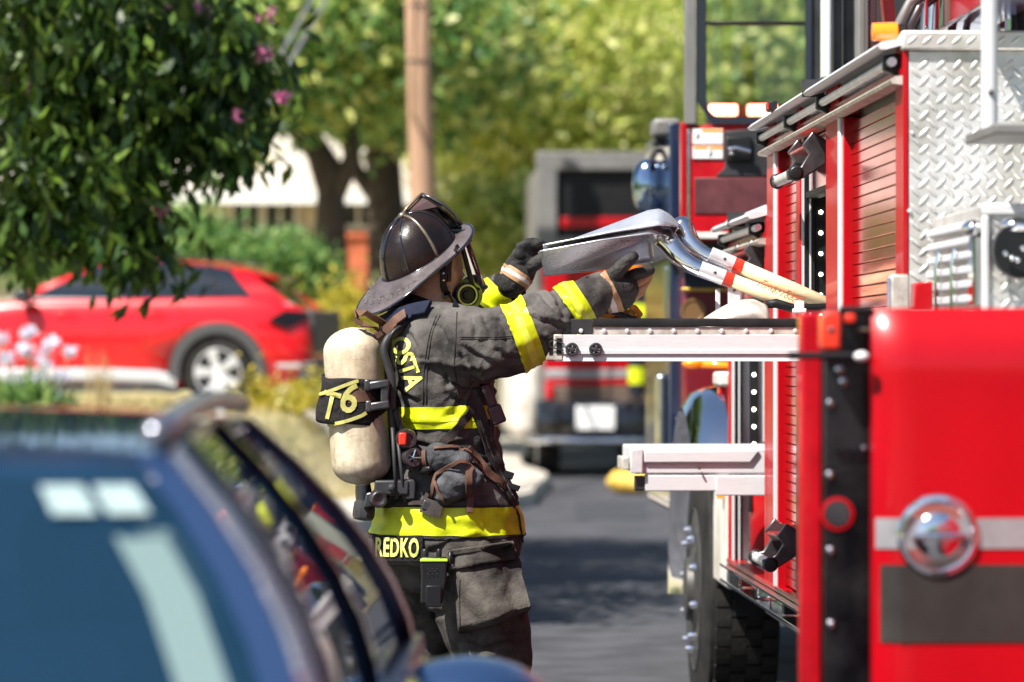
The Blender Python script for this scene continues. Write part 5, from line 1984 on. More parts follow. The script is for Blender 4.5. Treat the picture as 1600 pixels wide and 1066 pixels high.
bx('lamp_bar', K(1105, 0, CY + 1.6).x, K(1230, 0, CY + 1.6).x, CY + 1.6, CY + 1.66, zk0 + .08, K(0, 160, CY + 1.6).z, MT['darkgrey'])
for a, b in ((1108, 1152), (1168, 1214)):
    bx('warning_lamp', K(a, 0, CY + 1.58).x, K(b, 0, CY + 1.58).x, CY + 1.57, CY + 1.599, K(0, 178, CY + 1.58).z, K(0, 161, CY + 1.58).z, MT['redlamp'], bevel=.008)
# lower cab wall seen below the panel
bx('cab_lower', K(1066, 0, 16.7).x, XR, 16.7, 18.9, .75, zk0 - .06, MT['maroon'], bevel=.02)
bx('cab_lower_glass', K(1068, 0, 16.7).x, XR - .05, 16.685, 16.699, P(0, 448, 16.7).z, zk0 - .08, MT['bluedark'])
bx('gold_stripe', K(1064, 0, 16.7).x, XR, 16.68, 16.698, P(0, 455, 16.7).z, P(0, 449, 16.7).z, MT['gold'])
m_ = MB()
m_.lathe([(.056, 0), (.056, .006), (.044, .006), (.040, .002), (.001, .002)], P(1083, 486, 16.69), (0, -1, 0), 28)
part('gold_emblem', m_, M('dull_gold', (.22, .12, .05), .4, metal=.3), bevel=0)
bx('cab_post', K(1046, 0, 17.0).x, K(1065, 0, 17.0).x, 17.0, 18.6, .8, P(0, 190, 17).z, MT['bluedark'], bevel=.01)
# mirror and lamps on the cab's outside
m_ = MB()
mc = P(1016, 290, 17.6)
m_.loft([[mc + Vector((math.cos(2 * math.pi * k / 20) * a, yy, (abs(math.sin(2 * math.pi * k / 20)) ** .6 * (1 if math.sin(2 * math.pi * k / 20) > 0 else -1)) * b)) for k in range(20)] for a, b, yy in ((.05, .09, -.05), (.075, .115, -.03), (.082, .125, .02), (.07, .11, .07), (.04, .06, .10))])
mr_ = part('cab_mirror', m_, M('blue_chrome', (.30, .40, .55), .08, metal=1), bevel=0, smooth=70)
m_ = MB()
m_.tube([mc + Vector((0, .02, .11)), mc + Vector((.03, .02, .16)), mc + Vector((.10, .05, .17)), P(1050, 240, 17.7)], .014, 8)
m_.tube([mc + Vector((.0, .02, -.1)), mc + Vector((.06, .05, -.16)), P(1050, 350, 17.7)], .012, 8)
part('mirror_arm', m_, MT['plastic'], mr_, bevel=0)
bx('side_lamp', K(1020, 0, 17.3).x, K(1064, 0, 17.3).x, 17.3, 17.5, P(0, 212, 17.3).z, P(0, 182, 17.3).z, MT['grey'], bevel=.02)
bx('side_lamp_base', K(1022, 0, 17.35).x, K(1064, 0, 17.3).x, 17.35, 17.5, P(0, 224, 17.3).z, P(0, 214, 17.3).z, MT['darkgrey'], bevel=.01)
for px, py0, py1, r_, mt in ((1033, 592, 752, .028, 'steel'), (1052, 555, 765, .034, 'bluedark'), (1071, 560, 690, .03, 'alu_spot'), (1044, 420, 560, .02, 'chrome')):
    a, b = P(px, py0, 17.2), P(px, py1, 17.2)
    m_ = MB()
    m_.tube([a, b], r_, 14)
    m_.ellipsoid(a, r_, r_, r_, n=12, m=8)
    m_.tube([b, b + Vector((.3, .3, 0))], r_ * .8, 8)
    part('grab_bar', m_, MT[mt], bevel=0, smooth=60)


# ------------------------------------------------------------------ the firefighter
FD = 11.3


def F(px, py, off=0.0):
    return P(px, py, FD + off)


def sx_(m_):
    return m_ / FPX * FD


ff = empty('person', (F(700, 560).x, FD, 0.0), 'person in dark turnout gear and worn leather helmet lifting shovels off the truck tray', 'person')


def ring(py, xl_, xr_, b, off=0.0, n=32, e=2.25, tilt=0.0):
    cx, a = (xl_ + xr_) / 2, (xr_ - xl_) / 2
    out = []
    for k in range(n):
        th = 2 * math.pi * k / n
        c, s = math.cos(th), math.sin(th)
        u = math.copysign(abs(c) ** (2 / e), c)
        v = math.copysign(abs(s) ** (2 / e), s)
        q = F(cx + a * u, py + tilt * u, 0)
        q.y = FD + off + b * v
        out.append(q)
    return out


def chain(mb_, pts, n=20):
    """pts: (px, py, off, r)"""
    mb_.capsule([F(p[0], p[1], p[2]) for p in pts], [p[3] for p in pts], n)


# hands: finger chains in photo pixels with depth offset and radius
HAND_R = dict(palm=[(938, 458, -.085, .042), (955, 452, -.082, .044), (974, 450, -.075, .038)],
              heel=[(945, 466, -.06, .034), (972, 464, -.055, .032)],
              fingers=[[(968, 436, -.088, .0145), (984, 431, -.088, .0135), (1001, 426, -.08, .013), (1016, 422, -.072, .0115)],
                       [(972, 446, -.075, .0145), (990, 442, -.07, .0135), (1003, 435, -.06, .013), (1013, 427, -.052, .0115)],
                       [(974, 456, -.062, .014), (992, 453, -.055, .0135), (1003, 445, -.045, .0125), (1011, 434, -.038, .011)],
                       [(972, 466, -.05, .013), (987, 464, -.042, .0125), (998, 456, -.034, .0115), (1004, 447, -.028, .0105)]],
              thumb=[(948, 440, -.105, .020), (963, 425, -.115, .0175), (976, 412, -.12, .0165), (989, 402, -.12, .014)])
HAND_L = dict(palm=[(801, 440, 0.285, .036), (812, 424, 0.285, .040), (821, 408, 0.285, .036)],
              heel=[(806, 418, 0.255, .028), (816, 402, 0.255, .028)],
              fingers=[[(812, 398, 0.230, .0145), (814, 386, 0.230, .0135), (825, 380, 0.230, .0125), (838, 381, 0.233, .011)],
                       [(816, 397, 0.250, .0145), (820, 384, 0.250, .0135), (832, 379, 0.250, .0125), (845, 381, 0.253, .011)],
                       [(820, 398, 0.273, .014), (826, 386, 0.273, .013), (838, 381, 0.273, .012), (850, 383, 0.275, .011)],
                       [(824, 401, 0.295, .013), (832, 390, 0.295, .012), (843, 385, 0.295, .011), (853, 387, 0.297, .010)]],
              thumb=[(822, 420, 0.250, .020), (836, 412, 0.240, .0175), (848, 405, 0.235, .016), (858, 401, 0.237, .0135)])


def hand(mb_, h, k=1.0):
    for nm in ('palm', 'heel', 'thumb'):
        chain(mb_, [(a, b, c, r * k) for a, b, c, r in h[nm]], 14)
    for f in h['fingers']:
        chain(mb_, [(a, b, c, r * k) for a, b, c, r in f], 10)


# body: one continuous figure under the gear
TORSO = [(478, 612, 704, .10), (492, 602, 735, .17), (510, 599, 752, .21), (545, 600, 764, .222), (600, 606, 765, .214), (650, 611, 768, .206), (700, 612, 777, .205),
         (750, 603, 793, .212), (800, 588, 807, .222), (838, 580, 813, .226), (858, 577, 811, .224), (876, 575, 807, .221)]
ARM_R = [(690, 533, -.13, .112), (735, 542, -.19, .108), (775, 536, -.205, .094), (815, 523, -.20, .086), (850, 508, -.175, .079), (880, 490, -.145, .070), (903, 474, -.12, .063), (925, 462, -.10, .056), (940, 455, -.09, .052)]
ARM_L = [(700, 520, .15, .10), (734, 517, .28, .094), (750, 497, .345, .082), (770, 474, .345, .067), (788, 456, .32, .059), (800, 443, .30, .05)]
LEG_R = [(722, 862, -.10, .135), (738, 915, -.115, .132), (755, 965, -.12, .125), (768, 1010, -.125, .112), (772, 1060, -.125, .104), (765, 1120, -.11, .098), (752, 1200, -.09, .092), (745, 1262, -.08, .094)]
LEG_L = [(665, 865, .09, .128), (660, 930, .11, .122), (652, 1010, .13, .110), (640, 1090, .14, .102), (625, 1180, .15, .094), (615, 1262, .15, .094)]
mb = MB()
mb.loft([ring(py, lerp((a + b) / 2, a, .8), lerp((a + b) / 2, b, .8), c * .8) for py, a, b, c in TORSO])
for L_ in (ARM_R, ARM_L):
    chain(mb, [(a, b, c, r * .62) for a, b, c, r in L_])
for L_ in (LEG_R, LEG_L):
    chain(mb, [(a, b, c, r * .66) for a, b, c, r in L_])
hand(mb, HAND_R, .7)
hand(mb, HAND_L, .7)
mb.capsule([F(668, 485), F(672, 440)], .058)
mb.ellipsoid(F(668, 408), .092, .078, .112)
mb.ellipsoid(F(690, 432, .02), .055, .06, .075)
mb.capsule([F(716, 424, .03), F(722, 430, .035)], .012)           # nose
for e_ in (-.02, .07):
    mb.ellipsoid(F(709, 413, e_), .012, .012, .010)
mb.capsule([F(711, 448, .0), F(712, 448, .06)], .011)             # lips
mb.ellipsoid(F(662, 422, -.078), .018, .012, .03)                 # ear
for L_ in (LEG_R, LEG_L):
    a = L_[-1]
    chain(mb, [(a[0], 1300, a[2], .05), (a[0] + 50, 1312, a[2], .035)])
body_me = remesh_union(mb, .008, 5)
mesh_obj('body', body_me, MT['skin'], ff)


def ridged(v):
    return 1 - 2 * abs(noise.noise(v))


# turnout coat
mb = MB()
mb.loft([ring(*t_) for t_ in TORSO])
chain(mb, ARM_R, 24)
chain(mb, ARM_L[:-1], 20)
coat_me = remesh_union(mb, .0062, 5)
ua = F(840, 515, -.19)
fa0, fa1 = F(700, 540, -.15), F(930, 460, -.1)
adir = (fa1 - fa0).normalized()
el = F(845, 512, -.19)
arm_pit = F(735, 590, -.12)
hemz, chz = F(700, 838).z, F(700, 560).z


CREASES = [((739, 498), (744, 514), (741, 530)), ((757, 498), (766, 516), (764, 530)), ((722, 540), (745, 556), (782, 568)), ((720, 553), (729, 576), (766, 577)),
           ((848, 468), (860, 482), (877, 500)), ((853, 500), (866, 508), (884, 512)), ((878, 472), (890, 482), (899, 492)), ((818, 482), (830, 477), (842, 471)),
           ((846, 528), (858, 536), (866, 545)), ((622, 603), (636, 616), (654, 626)), ((696, 610), (708, 622), (724, 629)), ((640, 520), (652, 545), (650, 575)),
           ((690, 560), (700, 585), (697, 606)), ((672, 860), (705, 850), (744, 840)), ((640, 690), (680, 700), (730, 690)), ((660, 775), (700, 770), (760, 780)),
           ((780, 500), (790, 515), (792, 535)), ((775, 545), (790, 556), (812, 560)), ((735, 585), (752, 592), (775, 588)), ((676, 505), (690, 515), (700, 535)),
           ((760, 845), (780, 856), (800, 852)), ((868, 478), (876, 486), (880, 498))]


def crease(p, lines, amp, w_):
    """sharp pressed-in fold lines with a raised lip, on the side towards the street"""
    sx = 600 + p.x * FPX / p.y
    sy = 560 - (p.z - CAM_H) * FPX / p.y
    d_ = 0.0
    for ln in lines:
        for (ax_, ay_), (bx_, by_) in zip(ln, ln[1:]):
            ux, uy = bx_ - ax_, by_ - ay_
            L2 = ux * ux + uy * uy
            t_ = ((sx - ax_) * ux + (sy - ay_) * uy) / L2
            if -.15 < t_ < 1.15:
                q_ = ((sx - ax_) * -uy + (sy - ay_) * ux) / math.sqrt(L2)
                if abs(q_) < 16:
                    fade = min(1, (t_ + .15) * 4, (1.15 - t_) * 4)
                    d_ += fade * (-amp * math.exp(-(q_ / w_) ** 2) + .6 * amp * math.exp(-((q_ + 1.9 * w_) / (1.3 * w_)) ** 2))
    return d_


def coat_fold(p):
    d_ = .0030 * noise.noise(p * 26) + .0075 * noise.noise(p * 8.5) + .0045 * ridged(p * 13 + Vector((3, 1, 7)))
    if p.y < FD + .02:
        d_ += crease(p, CREASES, .0085, 3.4)
    # cross folds of the sleeve, gathering at the elbow
    near = (p - fa0).cross(adir).length
    s_ = (p - fa0).dot(adir)
    if near < .14 and s_ > .06 and p.y < FD + .02:
        q = Vector((s_ * 17, (p - fa0).dot(Vector((0, 0, 1))) * 8 + p.y * 4, 3.1))
        w_ = math.exp(-((s_ - (el - fa0).dot(adir)) / .06) ** 2)
        d_ += (.0065 + .013 * w_) * ridged(q) + .009 * w_ * noise.noise(q * 1.7)
    # drag folds radiating from the armpit
    r_ = p - arm_pit
    dd = math.hypot(r_.x, r_.z)
    if dd < .24 and p.y < FD:
        an = math.atan2(r_.z, r_.x)
        d_ += .014 * (1 - dd / .24) * ridged(Vector((an * 2.6, dd * 5, 1.7)))
    # loose vertical folds of the skirt, soft bagging of the back
    if p.z < chz:
        k_ = min(1, (chz - p.z) / .4)
        d_ += .009 * k_ * noise.noise(Vector((p.x * 16, p.y * 9, p.z * 3.0)))
        d_ += .008 * ridged(Vector((p.x * 5 + p.z * 6, p.y * 5, p.z * 14)))
    return d_


displace(coat_me, coat_fold)
coat_bvh = bvh_of(coat_me)
coat_w = coat_me.copy()


def onto(px, py, tree_, lift=0.0, fallback=FD - .2):
    v = ray(px, py).normalized()
    hit = tree_.ray_cast(CAM_O, v)
    if hit[0] is None:
        return P(px, py, fallback), Vector((0, -1, 0))
    n_ = hit[1]
    if n_.dot(v) > 0:
        n_ = -n_
    n_ = (n_ + Vector((0, -.35, 0))).normalized()
    return hit[0] + n_ * lift, n_


def path(pts, n=24):
    """Catmull-Rom through pixel points"""
    P_ = [pts[0]] + list(pts) + [pts[-1]]
    out = []
    seg = len(pts) - 1
    for i in range(seg):
        p0, p1, p2, p3 = [Vector((*q[:2], 0)) for q in P_[i:i + 4]]
        m_ = max(2, n // seg)
        for k in range(m_):
            t_ = k / m_
            out.append(.5 * ((2 * p1) + (-p0 + p2) * t_ + (2 * p0 - 5 * p1 + 4 * p2 - p3) * t_ ** 2 + (-p0 + 3 * p1 - 3 * p2 + p3) * t_ ** 3))
    out.append(Vector((*pts[-1][:2], 0)))
    return [(v.x, v.y) for v in out]


def strap_on(pts, width, thick, tree_=None, lift=.003, n=26, minlift=None):
    tree_ = tree_ or coat_bvh
    pp, nn = [], []
    for px, py in path(pts, n):
        a, b = onto(px, py, tree_, lift)
        pp.append(a)
        nn.append(b)
    # even out jumps in depth
    for _ in range(3):
        for i in range(1, len(pp) - 1):
            y_ = (pp[i - 1].y + pp[i + 1].y) / 2
            if pp[i].y > y_:
                pp[i].y = y_
    m_ = MB()
    m_.ribbon(pp, nn, width, thick)
    return m_


def seam_on(pts, r_=.0018, tree_=None, n=22):
    tree_ = tree_ or coat_bvh
    m_ = MB()
    m_.tube([onto(px, py, tree_, .0006)[0] for px, py in path(pts, n)], r_, 6)
    return m_


coat = mesh_obj('coat', coat_me, MT['coat'], ff)


# sewn-on bands
def band(name, p0, p1, n_, keep, lift=.004, mat='lime', parent=None):
    me = band_between(coat_w, p0, n_, p1, n_, keep, lift)
    return mesh_obj(name, me, MT[mat], parent or coat)


def axis_keep(a, b, rmax):
    d_ = (b - a).normalized()
    return lambda c: (c - a).cross(d_).length < rmax and c.y < FD + .5


up_ = Vector((0.0, 0, 1))
torso_keep = lambda c: (c - fa0).cross(adir).length > .0 and F(690, 640).x - .22 < c.x < F(690, 640).x + .26
# chest band, hem band
band('reflective_band', F(690, 668), F(690, 634), (up_ + Vector((-.02, 0, 0))).normalized(), lambda c: c.x < F(772, 650).x + .1)
band('reflective_band', F(690, 832), F(690, 789), (up_ + Vector((.005, 0, 0))).normalized(), lambda c: True, .005)
# sleeve bands of the near arm
sd1 = (F(815, 522) - F(735, 553)).normalized()
for a_, b_, r_ in (((800, 529), (836, 513), .13),):
    band('reflective_band', F(800, 528, -.2), F(834, 513, -.2), sd1, axis_keep(F(735, 553, -.2), F(815, 522, -.2), r_), .004)
    band('silver_tape', F(812, 523, -.2), F(823, 518, -.2), sd1, axis_keep(F(735, 553, -.2), F(815, 522, -.2), r_), .0055, 'silver_tape')
sd2 = (F(925, 462) - F(880, 490)).normalized()
band('reflective_band', F(886, 486, -.13), F(913, 469, -.13), sd2, axis_keep(F(880, 490, -.14), F(925, 462, -.1), .10), .004)
band('silver_tape', F(895, 480, -.13), F(903, 475, -.13), sd2, axis_keep(F(880, 490, -.14), F(925, 462, -.1), .10), .0055, 'silver_tape')
sd3 = (F(800, 443) - F(770, 474)).normalized()
band('reflective_band', F(748, 497, .34), F(786, 458, .34), sd3, lambda c: c.y > FD + .16 and (c - F(770, 474, .345)).length < .14, .004)
# silver tape on the two body bands
band('silver_tape', F(690, 657), F(690, 646), up_, lambda c: F(560, 650).x < c.x < F(772, 650).x + .1 and (c - fa0).cross(adir).length > .05, .0055, 'lime')
band('hem_edge', F(690, 836.5), F(690, 833), up_, lambda c: True, .006, 'thread')
band('hem_edge', F(690, 788.5), F(690, 785.5), up_, lambda c: True, .005, 'thread')
# seams
for pts in (((688, 492), (676, 520), (668, 570), (666, 632)), ((682, 494), (671, 525), (663, 575), (661, 632)), ((714, 488), (712, 530), (710, 575), (718, 610)),
            ((720, 527), (760, 527), (805, 525)), ((720, 530), (760, 530), (806, 528)), ((718, 612), (712, 622), (708, 634)), ((850, 530), (870, 524), (884, 516)),
            ((600, 842), (660, 842), (720, 845), (800, 842)), ((702, 836), (704, 856), (706, 872)), ((608, 560), (620, 575))):
    obj('seam', seam_on(pts), MT['thread'], coat, smooth=180)


# lettering sewn on the coat, laid onto the cloth
def letters(s, size, centre, ang, mat, parent, tree_=None, bold=.0, name='lettering', lift=.0025, flip=1, squash=1.0, spacing=1.05, slant=0.0):
    tree_ = tree_ or coat_bvh
    me = text_mesh(s, 1.0, bold, 0, slant, spacing)
    bm = bmesh.new()
    bm.from_mesh(me)
    bmesh.ops.subdivide_edges(bm, edges=[e for e in bm.edges if e.calc_length() > .12], cuts=2, use_grid_fill=False)
    bmesh.ops.triangulate(bm, faces=bm.faces)
    ca, sa = math.cos(ang), math.sin(ang)
    org = ORG[parent.as_pointer()]
    last = None
    for v in bm.verts:
        x, y = v.co.x * size * squash, v.co.y * size
        px, py = centre[0] + x * ca + y * sa, centre[1] + x * sa - y * ca
        p, n_ = onto(px, py, tree_, lift)
        if last is not None and abs(p.y - last) > .08:
            p.y = last
        last = p.y
        v.co = p - org
    bmesh.ops.recalc_face_normals(bm, faces=bm.faces)
    bm.to_mesh(me)
    bm.free()
    me.materials.clear()
    me.materials.append(mat)
    return link_mesh(name, me, parent, org)


letters('OSTA', 41, (634, 567), rad(71), MT['limetext'], coat, bold=.03, spacing=.92, squash=.84)
# name patch at the coat's tail
mb = MB()
rows = []
N_ = 30
pv = [[onto(lerp(586, 661, i / N_), lerp(836, 876 - (2 if i < 3 else 0), j / 4) + 1.0 * i / N_, coat_bvh, .011)[0] for i in range(N_ + 1)] for j in range(5)]
mb.grid(lambda u, v: pv[round(v * 4)][round(u * N_)], N_, 4)
patch = obj('name_patch', mb, MT['coat_dark'], coat, smooth=180)
patch_bvh = BVHTree.FromPolygons(mb.v, mb.f)
letters('REDKO', 40, (621, 857), rad(1.5), MT['limetext'], patch, patch_bvh, bold=.03, lift=.004, squash=.48, spacing=1.1)

# collar and neck guard
mb = MB()
rings = []
for k, (py, xl_, xr_, b) in enumerate(((504, 594, 722, .165), (494, 596, 712, .14), (482, 606, 700, .118), (477, 610, 697, .112))):
    rings.append(ring(py + 3, xl_, xr_, b, 0, 32, 2.1, -6))
mb.loft(rings, caps=False)
cm = remesh_union(mb.loft([[p + Vector((0, 0, 0)) for p in ring(468, 622, 692, .095, 0, 32, 2.1, -6)], ring(500, 606, 712, .15, 0, 32, 2.1, -6)], caps=False), .006, 2) if False else None
col_o = obj('collar', mb, MT['navy'], coat, smooth=180)
col_o.modifiers.new('thick', 'SOLIDIFY').thickness = .008
mb = MB()
mb.loft([ring(492, 614, 704, .112, 0, 28, 2, -4), ring(472, 618, 694, .100, 0, 28, 2, 8), ring(464, 621, 690, .094, 0, 28, 2, 12)], caps=False)
ng = obj('neck_guard', mb, MT['coat_dark'], coat, smooth=180)
ng.modifiers.new('thick', 'SOLIDIFY').thickness = .006

# trousers
mb = MB()
chain(mb, LEG_R[:-1] + [(748, 1250, -.085, .094)], 24)
chain(mb, LEG_L[:-1] + [(617, 1250, .15, .094)], 24)
mb.loft([ring(835, 600, 795, .19), ring(880, 596, 812, .2), ring(915, 610, 800, .16)])
tr_me = remesh_union(mb, .0085, 4)


TCREASES = [((640, 890), (680, 905), (700, 940)), ((690, 880), (700, 900), (703, 930)), ((720, 1000), (760, 1012), (810, 1000)), ((715, 1030), (760, 1036), (815, 1020)), ((740, 1050), (780, 1046), (815, 1052)), ((620, 930), (650, 950), (690, 960))]


def tr_fold(p):
    return (crease(p, TCREASES, .011, 4.5) if p.y < FD + .05 else 0) + .004 * noise.noise(p * 20) + .011 * ridged(Vector((p.x * 5, p.y * 5, p.z * 11 + p.x * 7))) + .009 * noise.noise(p * 7)


displace(tr_me, tr_fold)
tr_bvh = bvh_of(tr_me)
trousers = mesh_obj('trousers', tr_me, MT['trouser'], ff)
# boots
for L_ in (LEG_R, LEG_L):
    a = L_[-1]
    mb = MB()
    b_ = F(a[0], 1262, a[2])
    b_.z = .30
    mb.capsule([b_, Vector((b_.x, b_.y, .12))], [.075, .065])
    mb.capsule([Vector((b_.x - .03, b_.y, .075)), Vector((b_.x + .10, b_.y + .02, .065)), Vector((b_.x + .19, b_.y + .05, .052))], [.06, .06, .05])
    mb.box(b_.x - .09, b_.x + .22, b_.y - .055, b_.y + .07, .001, .03)
    mesh_obj('boot', remesh_union(mb, .009, 3), MT['black'], ff)

# bulging thigh pocket with its flap
C4 = [(704, 868), (802, 853), (829, 950), (716, 990)]


def quadpt(u, v):
    a = Vector(C4[0]).lerp(Vector(C4[1]), u)
    b = Vector(C4[3]).lerp(Vector(C4[2]), u)
    return a.lerp(b, v)


NU, NV = 26, 26
front = {}
for j in range(NV + 1):
    for i in range(NU + 1):
        u, v = i / NU, j / NV
        q = quadpt(u, v)
        bow = 6 * math.sin(math.pi * u) * v
        base_, n_ = onto(q.x, q.y + bow, tr_bvh, 0, FD - .22)
        e_ = min(u, 1 - u, 1 - v) * 2
        bul = .020 + .055 * math.sin(math.pi * u) ** .7 * (v ** 1.1) + .006 * noise.noise(Vector((u * 4, v * 4, 2))) + .010 * ridged(Vector((u * 2.2, v * 2.6 + .6 * (u - .5) ** 2 * 6, 5)))
        front[(i, j)] = base_ + Vector((0.15, -.95, .1)).normalized() * (bul * min(1, e_ * 6 + .25))
# keep the pocket's face from jumping back where the leg curves away
for j in range(NV + 1):
    ymin = min(front[(i, j)].y for i in range(NU + 1))
    for i in range(NU + 1):
        front[(i, j)].y = min(front[(i, j)].y, ymin + .05)
mb = MB()
mb.grid(lambda u, v: front[(round(u * NU), round(v * NV))], NU, NV)
rim = [(i, 0) for i in range(NU)] + [(NU, j) for j in range(NV)] + [(i, NV) for i in range(NU, 0, -1)] + [(0, j) for j in range(NV, 0, -1)]
mb.loft([[front[k] for k in rim], [front[k] + Vector((-.004, .05, 0)) for k in rim]], caps=False)
pk = obj('thigh_pocket', mb, MT['trouser'], trousers, smooth=70)
pk_bvh = BVHTree.FromPolygons(mb.v, mb.f)
mb = MB()
FL = [(700, 862), (800, 848), (809, 872), (704, 890)]


def flapq(u, v):
    a = Vector(FL[0]).lerp(Vector(FL[1]), u)
    b = Vector(FL[3]).lerp(Vector(FL[2]), u)
    q = a.lerp(b, v)
    p, _ = onto(q.x, q.y, pk_bvh, 0, FD - .27)
    return p + Vector((0, -.008 - .006 * v + .004 * noise.noise(Vector((u * 5, v * 3, 1))), 0))


mb.grid(flapq, 16, 5)
fl = obj('pocket_flap', mb, MT['trouser'], trousers, smooth=180)
fl.modifiers.new('thick', 'SOLIDIFY').thickness = .006
for pts in (((719, 906), (718, 945), (719, 984)),):
    obj('seam', seam_on(pts, .002, pk_bvh), MT['thread'], pk, smooth=180)

# gloves
for h, arm, lab in ((HAND_R, [(928, 461, -.097, .050), (946, 452, -.085, .046)], 'near'), (HAND_L, [(799, 444, .20, .042), (806, 434, .20, .040)], 'far')):
    mb = MB()
    hand(mb, h, 1.22)
    chain(mb, arm)
    me = remesh_union(mb, .0042, 2)
    displace(me, lambda p: .0016 * noise.noise(p * 55) + .0016 * ridged(p * 26))
    g = mesh_obj('glove', me, MT['glove'], ff)
    gb = bvh_of(me, ORG[ff.as_pointer()])
    gw = me.copy()
    gw.transform(Matrix.Translation(ORG[ff.as_pointer()]))
    if lab == 'near':
        ax = (F(955, 447) - F(925, 462)).normalized()

        def gband(nm, a, b, mat, lift=.0035):
            mesh_obj(nm, band_between(gw, F(*a, -.09), ax, F(*b, -.09), ax, lambda c: (c - F(945, 452, -.09)).length < .12, lift), MT[mat], g)
        gband('cuff_edge', (927, 461), (936, 456.5), 'glove', .006)
        gband('tan_cuff', (936.5, 456.5), (941, 454), 'glovetan', .005)
        gband('cuff_label', (941, 454), (949, 450), 'label', .0045)
        gband('tan_cuff', (949, 450), (957, 446), 'glovetan', .004)
        letters('THORNSX', 8.0, (946, 455), rad(84), MT['maroontext'], g, gb, name='label_lettering', lift=.0062)
        # tan palms of the fingers
        for k, f in enumerate(HAND_R['fingers'][1:]):
            mb = MB()
            chain(mb, [(x + 1.5, y + 1.5, o - .004, r * 1.14) for x, y, o, r in f[1:]], 10)
            obj('tan_finger_patch', mb, MT['glovetan'], g, smooth=180)
        mb = MB()
        chain(mb, [(960, 463, -.098, .022), (975, 468, -.085, .02), (985, 464, -.07, .016)], 12)
    else:
        ax = (F(812, 424) - F(800, 443)).normalized()

        def gband2(nm, a, b, mat, lift=.0035):
            mesh_obj(nm, band_between(gw, F(*a, .28), ax, F(*b, .28), ax, lambda c: True, lift), MT[mat], g)
        gband2('tan_cuff', (801, 440), (804, 435), 'glovetan', .004)
        gband2('cuff_label', (804, 435), (807, 430), 'label', .004)
        gband2('tan_cuff', (807, 430), (810, 425.5), 'glovetan', .0035)
# cuffs of the coat
for arm_, nm in (([(922, 464, -.102, .060), (934, 458, -.095, .057)], 'near'), ([(790, 454, .315, .057), (801, 442, .30, .051)], 'far')):
    mb = MB()
    fr_ = [F(*a[:3]) for a in arm_]
    mb.tube(fr_, [a[3] for a in arm_], 24)
    me = remesh_union(mb, .005, 2)
    displace(me, lambda p: .003 * ridged(p * 22) + .002 * noise.noise(p * 40))
    mesh_obj('cuff', me, MT['coat_dark'], coat)

# ---------------- head: hood, helmet, mask
PSI, THE = rad(31), rad(34)
hf = Vector((math.cos(PSI) * math.cos(THE), math.sin(PSI) * math.cos(THE), math.sin(THE)))
hl = Vector((-math.sin(PSI), math.cos(PSI), 0))
hu = hf.cross(hl)
HO = F(655, 404)
HM = Matrix((hf, hl, hu)).transposed()


def Hh(x, y, z):
    return HO + HM @ Vector((x, y, z))


mb = MB()
mb.ellipsoid(HO + HM @ Vector((.012, 0, -.03)), .108, .086, .12, HM)
mb.ellipsoid(F(684, 436, .0), .062, .078, .072)
mb.capsule([F(668, 440), F(664, 490)], [.078, .085])
hood_me = remesh_union(mb, .006, 4)
displace(hood_me, lambda p: .004 * ridged(Vector((p.x * 9 + p.z * 16, p.y * 9, p.z * 12 - p.x * 14))) + .0022 * noise.noise(p * 30))
mesh_obj('hood', hood_me, MT['hood'], ff)
hood_bvh = bvh_of(hood_me, ORG[ff.as_pointer()])

helmet = empty('helmet', HO, parent=ff)
LX_, LY_, LZ_ = .128, .104, .134


def dome(th, ph, k=1.0):
    """th from the crown down, ph round; slightly pear shaped"""
    r_ = math.sin(th) ** .92
    z = math.cos(th)
    x = LX_ * r_ * math.cos(ph) + .022 * z
    y = LY_ * r_ * math.sin(ph)
    return Hh(x * k, y * k, LZ_ * z * k if z > 0 else LZ_ * z)


mb = MB()
rings = []
for j in range(17):
    th = rad(1) + rad(91) * j / 16
    rings.append([dome(th, 2 * math.pi * i / 48) for i in range(48)])
mb.loft(rings)
obj('shell', mb, MT['helmet'], helmet, smooth=180)
for k in range(8):
    ph = 2 * math.pi * k / 8
    mb = MB()
    pts = [dome(rad(3) + rad(87) * i / 14, ph, 1.005) for i in range(15)]
    mb.tube(pts, [.0052 if k % 2 == 0 else .0028] * 15, 8)
    obj('rib', mb, MT['brass'] if k == 6 else MT['blackgloss'], helmet, smooth=180)


def brim_pt(ph, t_):
    c, s = math.cos(ph), math.sin(ph)
    back = max(0, -c)
    frontw = max(0, c)
    e_ = .78
    ox = -(LX_ + .118) * abs(c) ** e_ if c < 0 else (LX_ + .058) * c ** .9
    oy = math.copysign((LY_ + .036) * abs(s) ** (e_ if c < 0 else .9), s)
    x = lerp(LX_ * c, ox, t_)
    y = lerp(LY_ * s, oy, t_)
    z = .004 - .006 * t_ - .030 * t_ ** 1.5 * back ** 1.5 - .012 * t_ * abs(s) + .004 * t_ * frontw
    return Hh(x, y, z)


mb = MB()
NB = 72
rings = []
for i in range(NB):
    ph = 2 * math.pi * i / NB
    top_ = [brim_pt(ph, t_ / 8) for t_ in range(0, 9)]
    bot = [p - hu * .006 for p in top_[::-1]]
    rings.append(top_ + bot)
mb.loft(rings, closed=True)
obj('brim', mb, MT['brim'], helmet, smooth=60)
mb = MB()
pts = [brim_pt(2 * math.pi * i / NB, 1.0) - hu * .003 for i in range(NB + 1)]
mb.tube(pts, .0048, 8, False)
obj('brim_bead', mb, MT['blackgloss'], helmet, smooth=180)
mb = MB()
mb.tube([dome(rad(91.5), 2 * math.pi * i / NB, 1.012) + hu * .004 for i in range(NB + 1)], .0042, 8, False)
obj('brim_cord', mb, MT['blackgloss'], helmet, smooth=180)
